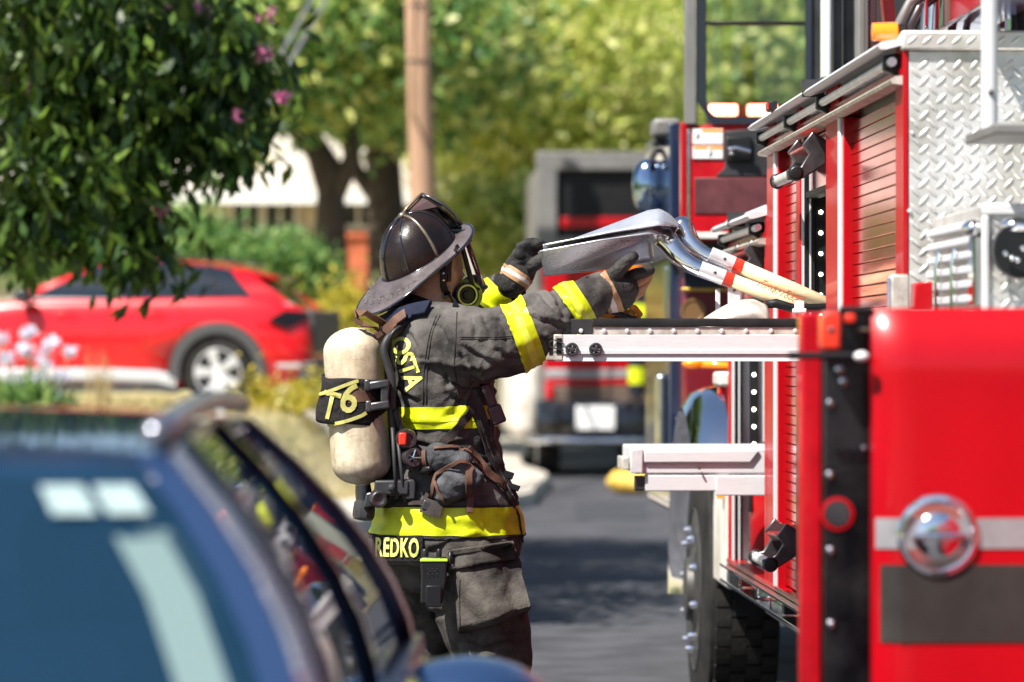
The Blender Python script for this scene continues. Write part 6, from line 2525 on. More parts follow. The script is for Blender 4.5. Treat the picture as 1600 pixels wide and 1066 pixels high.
# tooled scroll pattern on the back of the brim
for k in range(9):
    ph0 = math.pi + (-1.0 + .25 * k)
    mb = MB()
    pts = []
    for i in range(15):
        a = 2 * math.pi * 1.25 * i / 14
        rr_ = .12 * (1 - i / 20)
        pts.append(brim_pt(ph0 + rr_ * math.cos(a) * .8, .60 + .16 * (1 - i / 20) * math.sin(a)) + hu * .0002)
    mb.tube(pts, .0014, 5)
    obj('tooling', mb, MT['brim'], helmet, smooth=180)
# crown finial, front holder and leather front shield
pk_ = (.118, 0, .165)
mb = MB()
mb.ellipsoid(Hh(.022, 0, .137), .014, .012, .010, HM)
obj('finial', mb, MT['brass'], helmet, smooth=180)
for s in (-1, 0, 1):
    mb = MB()
    if s == 0:
        mb.tube([Hh(.022, 0, .139), Hh(.05, 0, .146), Hh(.085, 0, .151), Hh(.114, 0, .152)], .0050, 10)
        obj('holder', mb, MT['brass'], helmet, smooth=180)
    else:
        mb.tube([Hh(.114, 0, .152), Hh(.124, s * .020, .132), Hh(.134, s * .045, .102), Hh(.144, s * .055, .062), Hh(.153, s * .048, .018)], .005, 10)
        obj('shield_edge', mb, MT['gunmetal'], helmet, smooth=180)
mb = MB()
sh = []


def shield(u, v):
    w_ = [.004, .030, .048, .056, .052, .046][min(5, int(v * 5))] if False else (lerp(.004, .05, min(1, v / .45)) if v < .45 else lerp(.058, .046, (v - .45) / .55))
    y = (2 * u - 1) * w_
    return Hh(lerp(.114, .155, v) - 1.6 * y * y, y, lerp(.152, .008, v))


mb.grid(shield, 10, 14)
so = obj('front_shield', mb, MT['helmet'], helmet, smooth=180)
so.modifiers.new('thick', 'SOLIDIFY').thickness = .007
mb = MB()
for s in (-1, 1):
    mb.add([Hh(.030, 0, .137), Hh(.112, 0, .148), Hh(.122, s * .020, .128), Hh(.133, s * .042, .098), Hh(.088, s * .020, .104)], [(0, 1, 2), (0, 2, 3), (0, 3, 4)])
hi = obj('holder_lining', mb, M('dark_red_leather', (.055, .006, .008), .6, col2=(.016, .008, .008), vscale=30), helmet, smooth=0)
hi.modifiers.new('thick', 'SOLIDIFY').thickness = .003
# chin strap
mb = strap_on(((690, 402), (692, 425), (692, 446), (698, 460), (712, 480)), .020, .004, hood_bvh, .003, 18)
cs = obj('chin_strap', mb, MT['plastic'], ff)
for px, py in ((692, 418), (692, 428), (692, 438)):
    p, n_ = onto(px, py, hood_bvh, .0068)
    mb = MB()
    mb.ellipsoid(p, .0036, .002, .0036, n=10, m=6)
    obj('stud', mb, MT['chrome'], cs, smooth=180)
p, n_ = onto(697, 455, hood_bvh, .008)
mb = MB()
for s in (-1, 1):
    mb.tube([p + Vector((s * .012, 0, .014)), p + Vector((s * .012, -.002, -.014))], .0022, 6)
    mb.tube([p + Vector((-.012, 0, s * .014)), p + Vector((.012, 0, s * .014))], .0022, 6)
obj('buckle', mb, MT['brass'], cs)

# breathing mask: lens shell, seal, regulator
FO = F(694, 424, .03)
fth = rad(10)
PSI = rad(20)
mf_ = Vector((math.cos(PSI) * math.cos(fth), math.sin(PSI) * math.cos(fth), math.sin(fth)))
ml = Vector((-math.sin(PSI), math.cos(PSI), 0))
mu = mf_.cross(ml)


def Fm(x, y, z):
    return FO + mf_ * x + ml * y + mu * z


mask = empty('face_mask', FO, parent=ff)


def lens(u, v):
    a = lerp(-1.35, 1.35, u)
    z = lerp(-.066, .078, v)
    r_ = lerp(.082, .066, v)
    return Fm(.022 + r_ * math.cos(a) * 1.0 + .012 * (1 - v), .082 * math.sin(a), z)


mb = MB()
mb.grid(lens, 24, 10)
lo_ = obj('lens', mb, MT['visor'], mask, smooth=180)
edge = [lens(0, k / 10) for k in range(11)] + [lens(k / 24, 1) for k in range(1, 25)] + [lens(1, 1 - k / 10) for k in range(1, 11)] + [lens(1 - k / 24, 0) for k in range(1, 25)]
mb = MB()
mb.tube(edge, .0075, 8, False)
obj('seal', mb, MT['plastic'], mask, smooth=180)
mb = MB()
mb.tube([lens(.04, k / 10) + Vector((-.004, -.004, 0)) for k in range(11)], .005, 8)
obj('lens_frame', mb, M('lime_plastic', (.55, .66, .02), .4), mask, smooth=180)
mb = MB()
rc_ = F(735, 462, -.03)
rax = Vector((.30, -.92, -.05))
mb.lathe([(.044, -.06), (.047, -.03), (.040, -.004)], rc_, rax, 28)
rgl = obj('regulator', mb, M('lime_plastic_worn', (.50, .60, .03), .45, col2=(.25, .30, .03), vscale=18), mask, smooth=50)
mb = MB()
mb.lathe([(.038, -.006), (.036, .010), (.026, .012), (.024, .004), (.014, .004), (.012, .010), (.001, .011)], rc_ + Vector((-.012, -.003, .002)), rax, 28)
obj('regulator_cap', mb, MT['plastic'], rgl, smooth=40)
mb = MB()
mb.lathe([(.031, .009), (.031, .0125), (.026, .0125), (.026, .009)], rc_ + Vector((-.012, -.003, .002)), rax, 24, hoop=True)
obj('regulator_ring', mb, MT['limetext'], rgl, smooth=40)
mb = MB()
mb.capsule([Fm(.05, 0, -.075), Fm(.085, 0, -.06)], .036)
obj('nose_cup', mb, MT['plastic'], mask, smooth=180)
mb = strap_on(((716, 384), (708, 394), (702, 410), (700, 440)), .012, .004, hood_bvh, .004, 14)
obj('mask_strap', mb, MT['plastic'], mask)

# ------------------------------------------------------------------ air pack on the back
ap = empty('air_pack', F(600, 800, -.1), 'worn breathing apparatus with pale dirty tank strapped to the back of the turnout coat', 'breathing apparatus')
tk0, tk1 = F(549, 512, -.16), F(567, 757, -.16)
tax = (tk1 - tk0).normalized()
TL = (tk1 - tk0).length
R_ = .0865
prof = []
for k in range(9):
    a = rad(90 * k / 8)
    prof.append((max(.004, R_ * math.sin(a)), R_ * .80 * (1 - math.cos(a))))
prof += [(R_ * 1.0, TL * .35), (R_ * 1.003, TL * .6)]
for k in range(9):
    a = rad(90 * k / 8)
    prof.append((max(.022, R_ * math.cos(a) ** .9), TL - R_ * .75 * (1 - math.sin(a))))
prof += [(.022, TL + .02)]
mb = MB()
mb.lathe(prof, tk0, tax, 40)
tank = obj('tank', mb, MT['tank'], ap, smooth=60)
tank_bvh = BVHTree.FromPolygons(mb.v, mb.f)
# grime on the lower end
mb = MB()
mb.lathe([(R_ * 1.012, TL * .70), (R_ * 1.015, TL * .715)], tk0, tax, 40)
# dark cloth cover with the company mark
cv = tk0.lerp(tk1, .47)
cax = (tax + Vector((-.16, 0, .0))).normalized()
mb = MB()
side_ = cax.cross(Vector((0, 1, 0))).normalized()
if side_.x > 0:
    side_ = -side_
rings = []
for t_ in np.linspace(-.066, .066, 11):
    r0 = []
    for k in range(40):
        a = 2 * math.pi * k / 40
        d_ = side_ * math.cos(a) + Vector((0, -1, 0)) * math.sin(a)
        lobe = max(0, math.cos(a)) ** 2
        rr_ = .091 + .020 * lobe + .004 * math.sin(3 * a + t_ * 40) * (.3 + lobe)
        r0.append(cv + cax * (t_ + .010 * math.sin(a * 2) * lobe) + d_ * rr_)
    rings.append(r0)
mb.loft(rings, caps=False)
me_c = MB()
me_c.v, me_c.f, me_c.m = mb.v, mb.f, mb.m
cover = obj('tank_cover', mb, MT['coat_dark'], ap, smooth=180)
cover.modifiers.new('thick', 'SOLIDIFY').thickness = .006
cov_bvh = BVHTree.FromPolygons(mb.v, mb.f)
MT['dullyellow'] = M('faded_yellow', (.50, .47, .13), .7, col2=(.36, .33, .10), vscale=40)
letters('6', 66, (546, 624), rad(13), MT['dullyellow'], cover, cov_bvh, bold=.02, lift=.0035, squash=.85)
letters('T', 60, (516, 636), rad(13), MT['dullyellow'], cover, cov_bvh, bold=.02, lift=.0035, squash=.72)
for pts in (((499, 617), (520, 610), (545, 600), (560, 595)), ((512, 664), (535, 660), (562, 651), (572, 645))):
    obj('cover_stripe', strap_on(pts, .010, .0015, cov_bvh, .0025, 18), MT['dullyellow'], cover)
# valve at the bottom
vb = tk1 + tax * .02
mb = MB()
mb.lathe([(.022, -.02), (.024, .0), (.024, .03), (.03, .032), (.03, .055), (.018, .058)], vb, tax, 18)
vv = obj('valve', mb, MT['gunmetal'], ap, smooth=40)
mb = MB()
mb.obox(F(585, 779, -.2), (.028, 0, .006), (0, .025, 0), (0.004, 0, .022))
mb.lathe([(.026, -.01), (.026, .02), (.018, .026), (.012, .02)], F(590, 779, -.225), (.25, -1, -.1), 18)
obj('valve_body', mb, MT['gunmetal'], ap, bevel=.006)
mb = MB()
mb.lathe([(.030, 0), (.032, .02), (.032, .04), (.028, .05), (.01, .052)], F(570, 785, -.18), (-.1, -.2, -1), 10)
obj('valve_knob', mb, MT['darkgrey'], ap, smooth=30)
# carrier plate, clamp, hoses, gauges
mb = MB()
rings = []
for py, cx, w_, y0 in ((520, 614, 24, -.10), (560, 620, 26, -.12), (640, 622, 26, -.13), (720, 622, 30, -.12), (790, 620, 40, -.11)):
    a, b = F(cx - w_, py, y0), F(cx + w_, py, y0 - .02)
    rings.append([a, b, b + Vector((0, .06, 0)), a + Vector((0, .06, 0))])
mb.loft(rings)
obj('carrier_plate', mb, MT['plastic'], ap, bevel=.008)
mb = MB()
mb.obox(F(592, 601, -.245), (.030, 0, .004), (0, .02, 0), (0, 0, .012))
mb.obox(F(592, 634, -.245), (.030, 0, .004), (0, .02, 0), (0, 0, .012))
mb.obox(F(601, 618, -.24), (.012, 0, 0), (0, .02, 0), (0, 0, .040))
mb.obox(F(574, 602, -.25), (.009, 0, 0), (0, .016, 0), (0, 0, .017))
mb.obox(F(576, 635, -.25), (.009, 0, 0), (0, .016, 0), (0, 0, .017))
obj('clamp', mb, MT['gunmetal'], ap, bevel=.005)
mb = MB()
mb.lathe([(R_ + .002, -.022), (R_ + .005, -.02), (R_ + .005, .02), (R_ + .002, .022)], tk0.lerp(tk1, .43), tax, 40, hoop=True)
obj('clamp_band', mb, MT['strapbrown'], ap)


def free_tube(pts, r_, n=20):
    m_ = MB()
    P_ = [Vector(F(*q)) for q in pts]
    out = []
    Q = [P_[0]] + P_ + [P_[-1]]
    for i in range(len(P_) - 1):
        p0, p1, p2, p3 = Q[i:i + 4]
        for k in range(6):
            t_ = k / 6
            out.append(.5 * ((2 * p1) + (-p0 + p2) * t_ + (2 * p0 - 5 * p1 + 4 * p2 - p3) * t_ ** 2 + (-p0 + 3 * p1 - 3 * p2 + p3) * t_ ** 3))
    out.append(P_[-1])
    m_.tube(out, r_, 12)
    return m_


obj('hose', free_tube(((648, 497, -.14), (628, 512, -.18), (607, 528, -.21), (600, 548, -.22), (607, 575, -.22), (613, 600, -.22), (612, 640, -.215), (618, 690, -.21)), .012), MT['darkgrey'], ap, smooth=180)
obj('hose', free_tube(((652, 492, -.15), (632, 506, -.19), (613, 522, -.21), (609, 545, -.21), (615, 580, -.21)), .0075), MT['plastic'], ap, smooth=180)
obj('hose', free_tube(((618, 640, -.22), (626, 668, -.22), (634, 690, -.22)), .012), MT['plastic'], ap, smooth=180)
for (a, b) in (((613, 668, -.235), (620, 780, -.225)), ((622, 690, -.24), (633, 785, -.22))):
    mb = MB()
    mb.tube([F(*a), F(*b)], .0055, 10)
    obj('stay_rod', mb, MT['darkgrey'], ap, smooth=180)
for px, py, r_, red in ((636, 686, .030, True), (645, 715, .030, False)):
    mb = MB()
    c = F(px, py, -.245)
    mb.lathe([(r_, .05), (r_, .0), (r_ * .85, -.012), (r_ * .55, -.012), (r_ * .5, -.004), (.001, -.004)], c, (-.25, 1, 0), 20)
    g_ = obj('gauge', mb, MT['gunmetal'], ap, smooth=35)
    mb = MB()
    if red:
        mb.obox(F(629, 686, -.262), (.011, 0, 0), (0, .004, 0), (0, 0, .018))
        obj('red_button', mb, MT['redring'], g_, bevel=.004)
    else:
        for k in range(5):
            a = 2 * math.pi * k / 5
            mb.tube([c + Vector((0, -.014, 0)), c + Vector((.024 * math.cos(a), -.012, .024 * math.sin(a)))], .003, 6)
        obj('spokes', mb, MT['chrome'], g_)
mb = MB()
mb.obox(F(612, 762, -.2), (.05, 0, 0), (0, .03, 0), (0, 0, .022))
mb.obox(F(640, 765, -.2), (.018, 0, 0), (0, .025, 0), (0, 0, .03))
mb.lathe([(.012, 0), (.012, .03), (.005, .034)], F(612, 762, -.235), (0, -1, 0), 12)
obj('reducer', mb, MT['darkgrey'], ap, bevel=.006)
mb = MB()
mb.lathe([(.012, 0), (.013, .03), (.006, .04)], F(660, 736, -.23), (.6, -.8, .2), 12)
obj('coupling', mb, MT['plastic'], ap)
# carrying loop at the top
mb = MB()
pts = [F(600, 524, -.16), F(584, 512, -.20), F(566, 508, -.21), (F(555, 498, -.21)), F(558, 489, -.20), F(570, 487, -.19), F(585, 496, -.17), F(602, 506, -.15)]
mb.ribbon(pts, [Vector((0, -.3, 1)), Vector((-.2, -.3, 1)), Vector((-.6, -.3, .6)), Vector((-1, -.3, .2)), Vector((-.7, -.3, -.5)), Vector((0, -.3, -1)), Vector((.3, -.3, -1)), Vector((.3, -.3, -1))], .026, .004)
obj('carry_loop', mb, MT['strapbrown'], ap, smooth=50)
for pts, w_, mt in ((((598, 530), (612, 520), (625, 510), (640, 500)), .03, 'strapbrown'), (((590, 520), (604, 540), (610, 560)), .022, 'strapbrown')):
    obj('pad_strap', strap_on(pts, w_, .008, lift=.03), MT[mt], ap)
obj('shoulder_pad', strap_on(((602, 508), (625, 498), (650, 490), (672, 486)), .05, .016, lift=.006), MT['navy'], ap, bevel=.004)
# straps over the coat
ST = (('shoulder_strap', ((737, 622), (748, 655), (762, 700), (780, 745), (800, 786)), .040, .005, 'strap'),
      ('waist_strap', ((738, 632), (722, 655), (700, 685), (676, 704)), .026, .005, 'strap'),
      ('side_strap', ((728, 700), (745, 722), (765, 745), (785, 762)), .024, .006, 'strapbrown'),
      ('waist_belt', ((600, 792), (640, 788), (662, 784), (672, 770)), .012, .005, 'strap'),
      ('hang_strap', ((724, 724), (728, 745), (733, 770), (732, 802)), .020, .006, 'strapbrown'))
for nm, pts, w_, th_, mt in ST:
    obj(nm, strap_on(pts, w_, th_, lift=.012), MT[mt], ap)
mb = strap_on(((741, 640), (756, 690), (776, 740), (797, 782)), .004, .002, lift=.018)
obj('strap_stitch', mb, MT['pouch'], ap)
for px, py, w_, h_ in ((780, 744, .05, .02), (790, 762, .05, .016), (672, 793, .032, .026)):
    p, n_ = onto(px, py, coat_bvh, .022)
    mb = MB()
    mb.obox(p, (w_ / 2, 0, -.008), (0, .006, 0), (.004, 0, h_ / 2))
    obj('strap_buckle', mb, MT['plastic'] if px > 700 else MT['gunmetal'], ap, bevel=.003)
mb = MB()
p1, p2 = onto(662, 790, coat_bvh, .014)[0], onto(690, 800, coat_bvh, .014)[0]
mb.ribbon([p1, (p1 + p2) / 2 + Vector((0, -.01, 0)), p2], Vector((0, -1, .1)), .045, .006)
obj('belt_tail', mb, MT['strap'], ap)
# handset hanging on the chest
hs_ = empty('alarm_handset', F(770, 630, -.15), 'dark maroon alarm handset hanging from the harness at the chest', 'handset')
mb = MB()
ax_ = (F(783, 662) - F(760, 603)).normalized()
mb.obox(F(764, 618, -.18), ax_ * .036, (0, .014, 0), Vector((ax_.z, 0, -ax_.x)) * .015)
mb.obox(F(776, 648, -.18), ax_ * .028, (0, .018, 0), Vector((ax_.z, 0, -ax_.x)) * .021)
obj('housing', mb, M('maroon_plastic', (.055, .016, .022), .4), hs_, bevel=.007, seg=3)
mb = MB()
mb.lathe([(.006, 0), (.006, .006), (.002, .008)], F(757, 611, -.195), (0, -1, 0), 12)
obj('button', mb, MT['brass'], hs_)
mb = MB()
mb.tube([F(768, 655, -.17), F(768, 675, -.17), F(768, 690, -.17)], [.010, .009, .006], 10)
obj('cable', mb, MT['plastic'], hs_)

# side pouch with folded cloth
pu = empty('gear_pouch', F(705, 745, -.2), 'crumpled grey cloth pouch with brown straps at the waist above the lime hem band', 'pouch')
mb = MB()
mb.ellipsoid(F(692, 716, -.235), .062, .035, .038, Matrix.Rotation(rad(12), 3, 'Y'))
mb.ellipsoid(F(712, 720, -.235), .05, .035, .03)
mb.ellipsoid(F(706, 755, -.235), .062, .042, .050, Matrix.Rotation(rad(-24), 3, 'Y'))
mb.ellipsoid(F(728, 748, -.225), .05, .036, .042)
mb.ellipsoid(F(694, 768, -.23), .03, .036, .042)
me = remesh_union(mb, .0055, 4)
displace(me, lambda p: .006 * ridged(Vector((p.x * 8 + p.z * 4, p.y * 9, p.z * 26 + p.x * 8))) + .003 * noise.noise(p * 40))
pouch = mesh_obj('pouch_body', me, MT['pouch'], pu)
pu_bvh = bvh_of(me, ORG[pu.as_pointer()])
for pts, w_ in ((((664, 705), (664, 722), (672, 740)), .013), (((676, 780), (680, 750), (690, 735), (715, 722), (730, 722)), .010), (((735, 728), (732, 740), (731, 760), (732, 785)), .020), (((678, 702), (705, 699), (730, 706), (748, 722)), .009), (((680, 752), (686, 768), (694, 784)), .008)):
    obj('pouch_strap', strap_on(pts, w_, .005, pu_bvh, .003, 18), MT['strapbrown'], pu)
# radio on the hip
rd_ = empty('two_way_radio', F(678, 905, -.28), 'black two-way radio with lime rim clipped at the hip', 'radio')
mb = MB()
mb.loft([[F(x, py, o) for x, o in ((cx - w_, -.29), (cx + w_, -.295), (cx + w_, -.25), (cx - w_, -.245))] for py, cx, w_ in ((870, 678, 20), (880, 678, 21), (905, 678, 20), (944, 674, 17))])
hb_ = obj('housing', mb, MT['plastic'], rd_, bevel=.006, seg=3)
mb = MB()
mb.loft([[F(x, py, o) for x, o in ((cx - w_, -.293), (cx + w_, -.298), (cx + w_, -.247), (cx - w_, -.242))] for py, cx, w_ in ((873, 678, 21), (878, 678, 22))])
obj('lime_rim', mb, M('lime_plastic_rim', (.45, .65, .05), .4), rd_, bevel=.002)
mb = MB()
mb.box(F(664, 0).x, F(687, 0).x, FD - .302, FD - .297, F(0, 940).z, F(0, 907).z)
obj('battery_panel', mb, MT['plastic'], rd_, bevel=.003)
for i in range(5):
    for j in range(3):
        if (i + j) % 2 == 0:
            mb = MB()
            c = F(669 + 3.4 * i, 889 + 4 * j, -.2975)
            mb.ellipsoid(c, .0022, .001, .0022, n=8, m=6)
            obj('speaker_hole', mb, MT['thread'], rd_, smooth=180)
for px, r_ in ((664, .010), (686, .008)):
    mb = MB()
    mb.lathe([(r_, 0), (r_, .018), (r_ * .7, .022)], F(px, 870, -.27), (0, 0, 1), 12)
    obj('knob', mb, MT['plastic'], rd_)
mb = MB()
mb.tube([F(704, 858, -.27), F(703, 875, -.275), F(700, 895, -.275)], [.007, .007, .008], 10)
obj('antenna', mb, MT['plastic'], rd_, smooth=180)
mb = MB()
mb.tube([F(806, 795, -.1), F(811, 806, -.1), F(813, 822, -.1), F(817, 848, -.1)], .0035, 6)
obj('drawstring', mb, MT['thread'], coat, smooth=180)


# ------------------------------------------------------------------ tools
def scoop(name, label, tip, heel, across, wall, lift, collar_pts, red_at, handle, mat=MT['shovel'], text=None):
    """upside-down scoop shovel: blade with turned-down walls, swan neck, ring and ash handle"""
    base = heel
    root = empty(name, base, label, 'shovel', 'scoop shovels carried off the tray')
    Lv = heel - tip
    W = across
    N_ = W.cross(Lv)
    if N_.z < 0:
        N_ = -N_
    N_.normalize()

    def blade(u, v):
        """u tip to heel, v across"""
        s_ = 2 * v - 1
        wd = lerp(.86, 1.0, min(1, u * 2.2)) * (1 - .40 * max(0, u - .86) / .14)
        h_ = wall * (.04 + .96 * min(1, u / .78) ** 1.15) * (1 - .75 * max(0, (u - .84) / .16) ** 2)
        a = abs(s_)
        fl = max(0, (a - .66) / .34)
        return tip + Lv * u + W * (s_ * wd / 2) + N_ * (h_ * (1 - fl ** 1.25) + lift)

    m_ = MB()
    m_.grid(blade, 36, 28)
    bl = obj('blade', m_, mat, root, smooth=50)
    sd_ = bl.modifiers.new('thick', 'SOLIDIFY')
    sd_.thickness = .0022
    m_ = MB()
    m_.tube([blade(0, k / 20) for k in range(21)] + [blade(k / 30, 1) for k in range(1, 29)], .0026, 6)
    obj('rolled_rim', m_, mat, bl, smooth=180)
    m_ = MB()
    m_.tube([blade(k / 30, 0) for k in range(0, 29)], .0028, 6)
    obj('rolled_rim', m_, mat, bl, smooth=180)
    pts = [Vector(p) for p in collar_pts]
    out = []
    Q = [pts[0]] + pts + [pts[-1]]
    for i in range(len(pts) - 1):
        p0, p1, p2, p3 = Q[i:i + 4]
        for k in range(6):
            t_ = k / 6
            out.append(.5 * ((2 * p1) + (-p0 + p2) * t_ + (2 * p0 - 5 * p1 + 4 * p2 - p3) * t_ ** 2 + (-p0 + 3 * p1 - 3 * p2 + p3) * t_ ** 3))
    out.append(pts[-1])
    m_ = MB()
    n_ = len(out)
    m_.tube(out, [lerp(.006, .034, k / 5) if k < 5 else lerp(.034, .0225, min(1, (k - 5) / n_ * 1.8)) for k in range(n_)], 18)
    obj('swan_neck', m_, MT['steel'], root, smooth=180)
    d_ = (Vector(handle[1]) - Vector(handle[0])).normalized()
    m_ = MB()
    m_.tube([out[-1] - d_ * .075, out[-1]], [.0232, .0236], 18)
    so_ = obj('socket', m_, MT['alu'], root, smooth=40)
    m_ = MB()
    m_.ellipsoid(out[-1] - d_ * .03 + Vector((0, -.0235, .004)), .005, .003, .004, n=8, m=6)
    obj('rivet', m_, MT['gunmetal'], so_, smooth=180)
    m_ = MB()
    m_.tube([out[-1] + d_ * .0005, out[-1] + d_ * .027], .0228, 18)
    obj('red_ring', m_, MT['redring'], root, smooth=40)
    m_ = MB()
    m_.tube([out[-1] + d_ * .0275, out[-1] + d_ * .2, Vector(handle[1])], [.0215, .0218, .019], 18)
    hd = obj('handle', m_, MT['wood'], root, smooth=180)
    if text:
        hb_ = BVHTree.FromPolygons(m_.v, m_.f)
        letters(text[0], text[1], text[2], text[3], M('red_print', (.62, .10, .04), .5), hd, hb_, name='handle_lettering', lift=.001, slant=.35, bold=.01)
    return root


acr = Vector((.03, .36, -.078))
scoop('scoop_shovel', 'upper of two nested aluminium scoop shovels, its blade on top', F(853, 405, .07), F(1066, 372, .07), acr, .066, .004,
      [F(1046, 352, .05), F(1066, 356, .04), F(1080, 380, .02), F(1104, 399, .0), F(1146, 413, -.02)], None,
      (F(1146, 413, -.02), F(1318, 486, -.02)), text=('TurnerTools', 13, (1213, 456), rad(23)))
scoop('scoop_shovel', 'lower of two nested aluminium scoop shovels, the hands below its hollow side', F(848, 412, .07), F(1046, 383, .07), acr * .97, .058, .0,
      [F(1016, 362, .04), F(1042, 378, .0), F(1066, 405, -.03), F(1094, 421, -.05), F(1131, 434, -.06)], None,
      (F(1131, 434, -.06), F(1256, 482, -.06)))
# a third shovel lying in the tray
zt_ = zt2 - .006
g0 = Vector((U(1160, 0).x, TY + .18, zt_))
t = empty('tray_shovel', g0, 'dull grey shovel with black handle lying in the slide tray', 'shovel')
mb = MB()


def tb_(u, v):
    s_ = 2 * v - 1
    x = lerp(U(1100, 0).x, U(1206, 0).x, u)
    top_ = lerp(zt4 - .005, U(1160, 466).z, math.sin(min(1, u * 1.35) * math.pi / 2)) - .03 * max(0, u - .8) * 3
    return Vector((x, TY + .06 + .16 * (v) * 1.0, top_ - .040 * s_ * s_ - (0.02 if v < .05 else 0)))


mb.grid(tb_, 18, 14)
bl = obj('blade', mb, MT['alu_spot'], t, smooth=60)
bl.modifiers.new('thick', 'SOLIDIFY').thickness = .003
mb = MB()
mb.tube([P(1196, 476, TY + .14), P(1212, 474, TY + .14), P(1240, 482, TY + .14), P(1290, 481, TY + .15), P(1330, 486, TY + .16)], [.012, .014, .013, .013, .013], 12)
obj('handle', mb, MT['black'], t, smooth=180)
mb = MB()
mb.obox(P(1249, 480, TY + .05), (.014, 0, 0), (0, .01, 0), (0, 0, .018))
mb.obox(P(1249, 486, TY + .05), (.02, 0, 0), (0, .012, 0), (0, 0, .007))
obj('tool_clip', mb, MT['white'], tray, bevel=.003)
mb = MB()
mb.tube([P(957, 487, TY + .3), P(985, 497, TY + .3), P(1010, 508, TY + .3)], .009, 10)
mb.obox(P(964, 487, TY + .3), (.012, 0, -.004), (0, .01, 0), (.003, 0, .009))
obj('pry_tool', mb, MT['plastic'], None, label='short black pry bar lying in the slide tray behind the sleeve', cat='pry bar', org=P(985, 500, TY + .3), smooth=40)
# orange rope coil lying in the tray behind the sleeve
rb = P(950, 500, TY + .42)
t = empty('rope_coil', Vector((rb.x, rb.y, zt_)), 'orange rope heap in the slide tray behind the near sleeve', 'rope')
mb = MB()
pts = []
for k in range(140):
    a = k * .42
    rr_ = .05 + .035 * math.sin(k * .37)
    pts.append(rb + Vector((rr_ * 1.3 * math.cos(a), rr_ * .8 * math.sin(a) * .8, -.02 + .05 * math.sin(k * .11) + .02 * math.sin(k * .9))))
mb.tube(pts, .009, 7)
obj('rope', mb, MT['orange'], t, smooth=180)

# ------------------------------------------------------------------ second firefighter on the rescue truck's bumper
SD = 46.45


def G(px, py, off=0.0):
    return P(px, py, SD + off)


zb_ = G(0, 627).z
p2 = empty('person', (G(1008, 500).x, SD, zb_), 'person in navy gear with lime bands standing on the far rescue truck bumper', 'person')


def chain2(mb_, pts, k=1.0):
    mb_.capsule([G(a, b, c) for a, b, c, r in pts], [r * k for a, b, c, r in pts], 18)


tors2 = [(432, 992, 1022, .10), (440, 980, 1034, .15), (465, 978, 1036, .17), (490, 982, 1033, .16), (512, 978, 1038, .17), (528, 979, 1037, .17)]


def ring2(py, xl_, xr_, b, k=1.0):
    cx, a = (xl_ + xr_) / 2, (xr_ - xl_) / 2 * k
    out = []
    for i in range(24):
        th = 2 * math.pi * i / 24
        q = G(cx + a * math.cos(th), py)
        q.y = SD + b * k * math.sin(th)
        out.append(q)
    return out


arms2 = [[(983, 446, 0, .085), (976, 470, -.03, .075), (980, 492, -.10, .06), (988, 505, -.16, .05)], [(1031, 446, 0, .085), (1041, 472, -.03, .075), (1042, 495, -.06, .06), (1040, 512, -.1, .05)]]
legs2 = [[(996, 522, 0, .12), (995, 555, 0, .11), (996, 585, 0, .105), (996, 612, 0, .10)], [(1022, 522, 0, .12), (1030, 555, 0, .11), (1034, 585, 0, .105), (1034, 612, 0, .10)]]
mb = MB()
mb.loft([ring2(*t_, .8) for t_ in tors2])
for L_ in arms2 + legs2:
    chain2(mb, L_, .72)
mb.capsule([G(1007, 434), G(1007, 424)], .055)
mb.ellipsoid(G(1007, 413), .078, .095, .115)
mb.capsule([G(1005, 413, -.10), G(1005, 415, -.105)], .012)
for L_ in arms2:
    a = L_[-1]
    for k in range(4):
        mb.capsule([G(a[0] + 3 * k - 4, a[1] + 6, a[2] - .02), G(a[0] + 3 * k - 4, a[1] + 15, a[2] - .04)], .012)
    mb.capsule([G(a[0] - 6, a[1] + 3, a[2]), G(a[0] - 9, a[1] + 10, a[2] - .03)], .013)
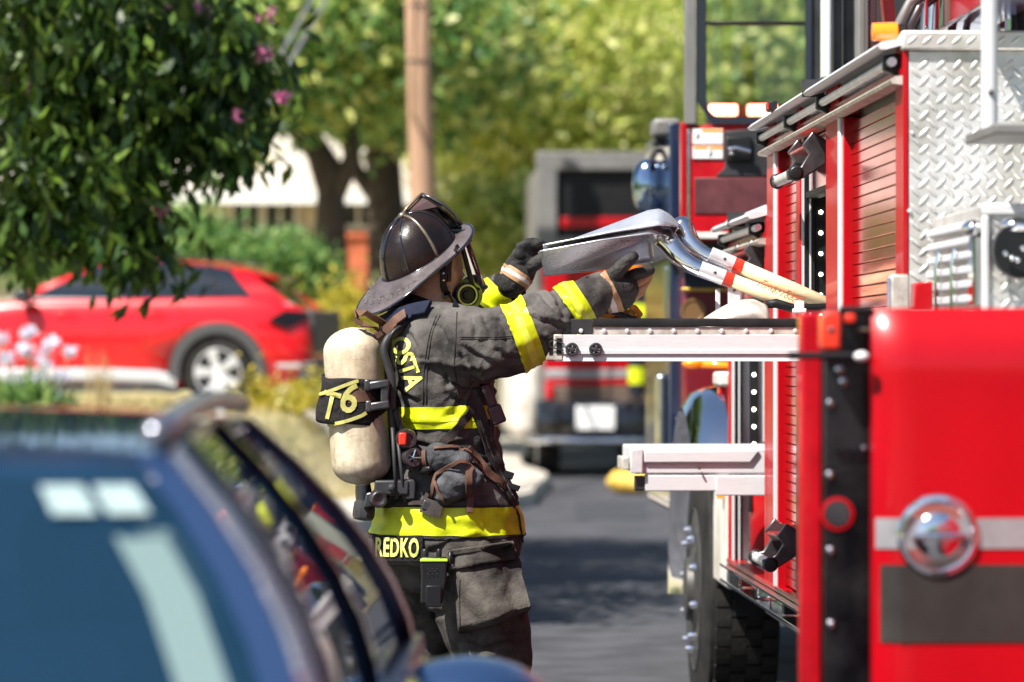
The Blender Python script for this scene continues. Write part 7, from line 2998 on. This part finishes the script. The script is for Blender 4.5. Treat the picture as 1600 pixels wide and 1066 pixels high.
for L_ in legs2:
    a = L_[-1]
    mb.capsule([Vector((G(a[0], 620).x, SD, zb_ + .05)), Vector((G(a[0], 620).x, SD - .10, zb_ + .05))], .04)
mesh_obj('body', remesh_union(mb, .014, 4), MT['skin'], p2)
mb = MB()
mb.loft([ring2(*t_) for t_ in tors2])
for L_ in arms2:
    chain2(mb, L_)
me = remesh_union(mb, .014, 4)
displace(me, lambda p: .010 * ridged(p * 9) + .004 * noise.noise(p * 20))
cw = me.copy()
c2 = mesh_obj('coat', me, MT['navy'], p2)
mesh_obj('reflective_band', band_between(cw, G(1000, 496), (0, 0, 1), G(1000, 476), (0, 0, 1), lambda c: True, .008), MT['lime'], c2)
mb = MB()
for L_ in legs2:
    chain2(mb, L_)
mb.loft([ring2(520, 981, 1036, .16), ring2(540, 980, 1038, .16)])
me = remesh_union(mb, .014, 4)
cw = me.copy()
t2 = mesh_obj('trousers', me, MT['navy'], p2)
mesh_obj('reflective_band', band_between(cw, G(1000, 600), (0, 0, 1), G(1000, 574), (0, 0, 1), lambda c: True, .008), MT['lime'], t2)
for L_ in legs2:
    x_ = G(L_[-1][0], 620).x
    mb = MB()
    mb.capsule([Vector((x_, SD, zb_ + .25)), Vector((x_, SD, zb_ + .09))], .085)
    mb.capsule([Vector((x_, SD + .02, zb_ + .06)), Vector((x_, SD - .13, zb_ + .055))], .054)
    mesh_obj('boot', remesh_union(mb, .014, 3), MT['black'], p2)
hc = G(1007, 404)
h2 = empty('helmet', hc, parent=p2)
mb = MB()
mb.lathe([(.16, -.02), (.162, -.012), (.115, .0), (.112, .05), (.09, .10), (.05, .13), (.002, .14)], hc, (0, 0, 1), 28)
obj('shell', mb, MT['blackgloss'], h2, smooth=50)
for k in range(4):
    mb = MB()
    a = math.pi * k / 4
    mb.tube([hc + Vector((math.cos(a) * r_, math.sin(a) * r_, z_)) for r_, z_ in ((.114, .0), (.112, .052), (.091, .102), (.05, .132), (0, .142), (-.05, .132), (-.091, .102), (-.112, .052), (-.114, 0))], .005, 6)
    obj('rib', mb, MT['blackgloss'], h2, smooth=180)
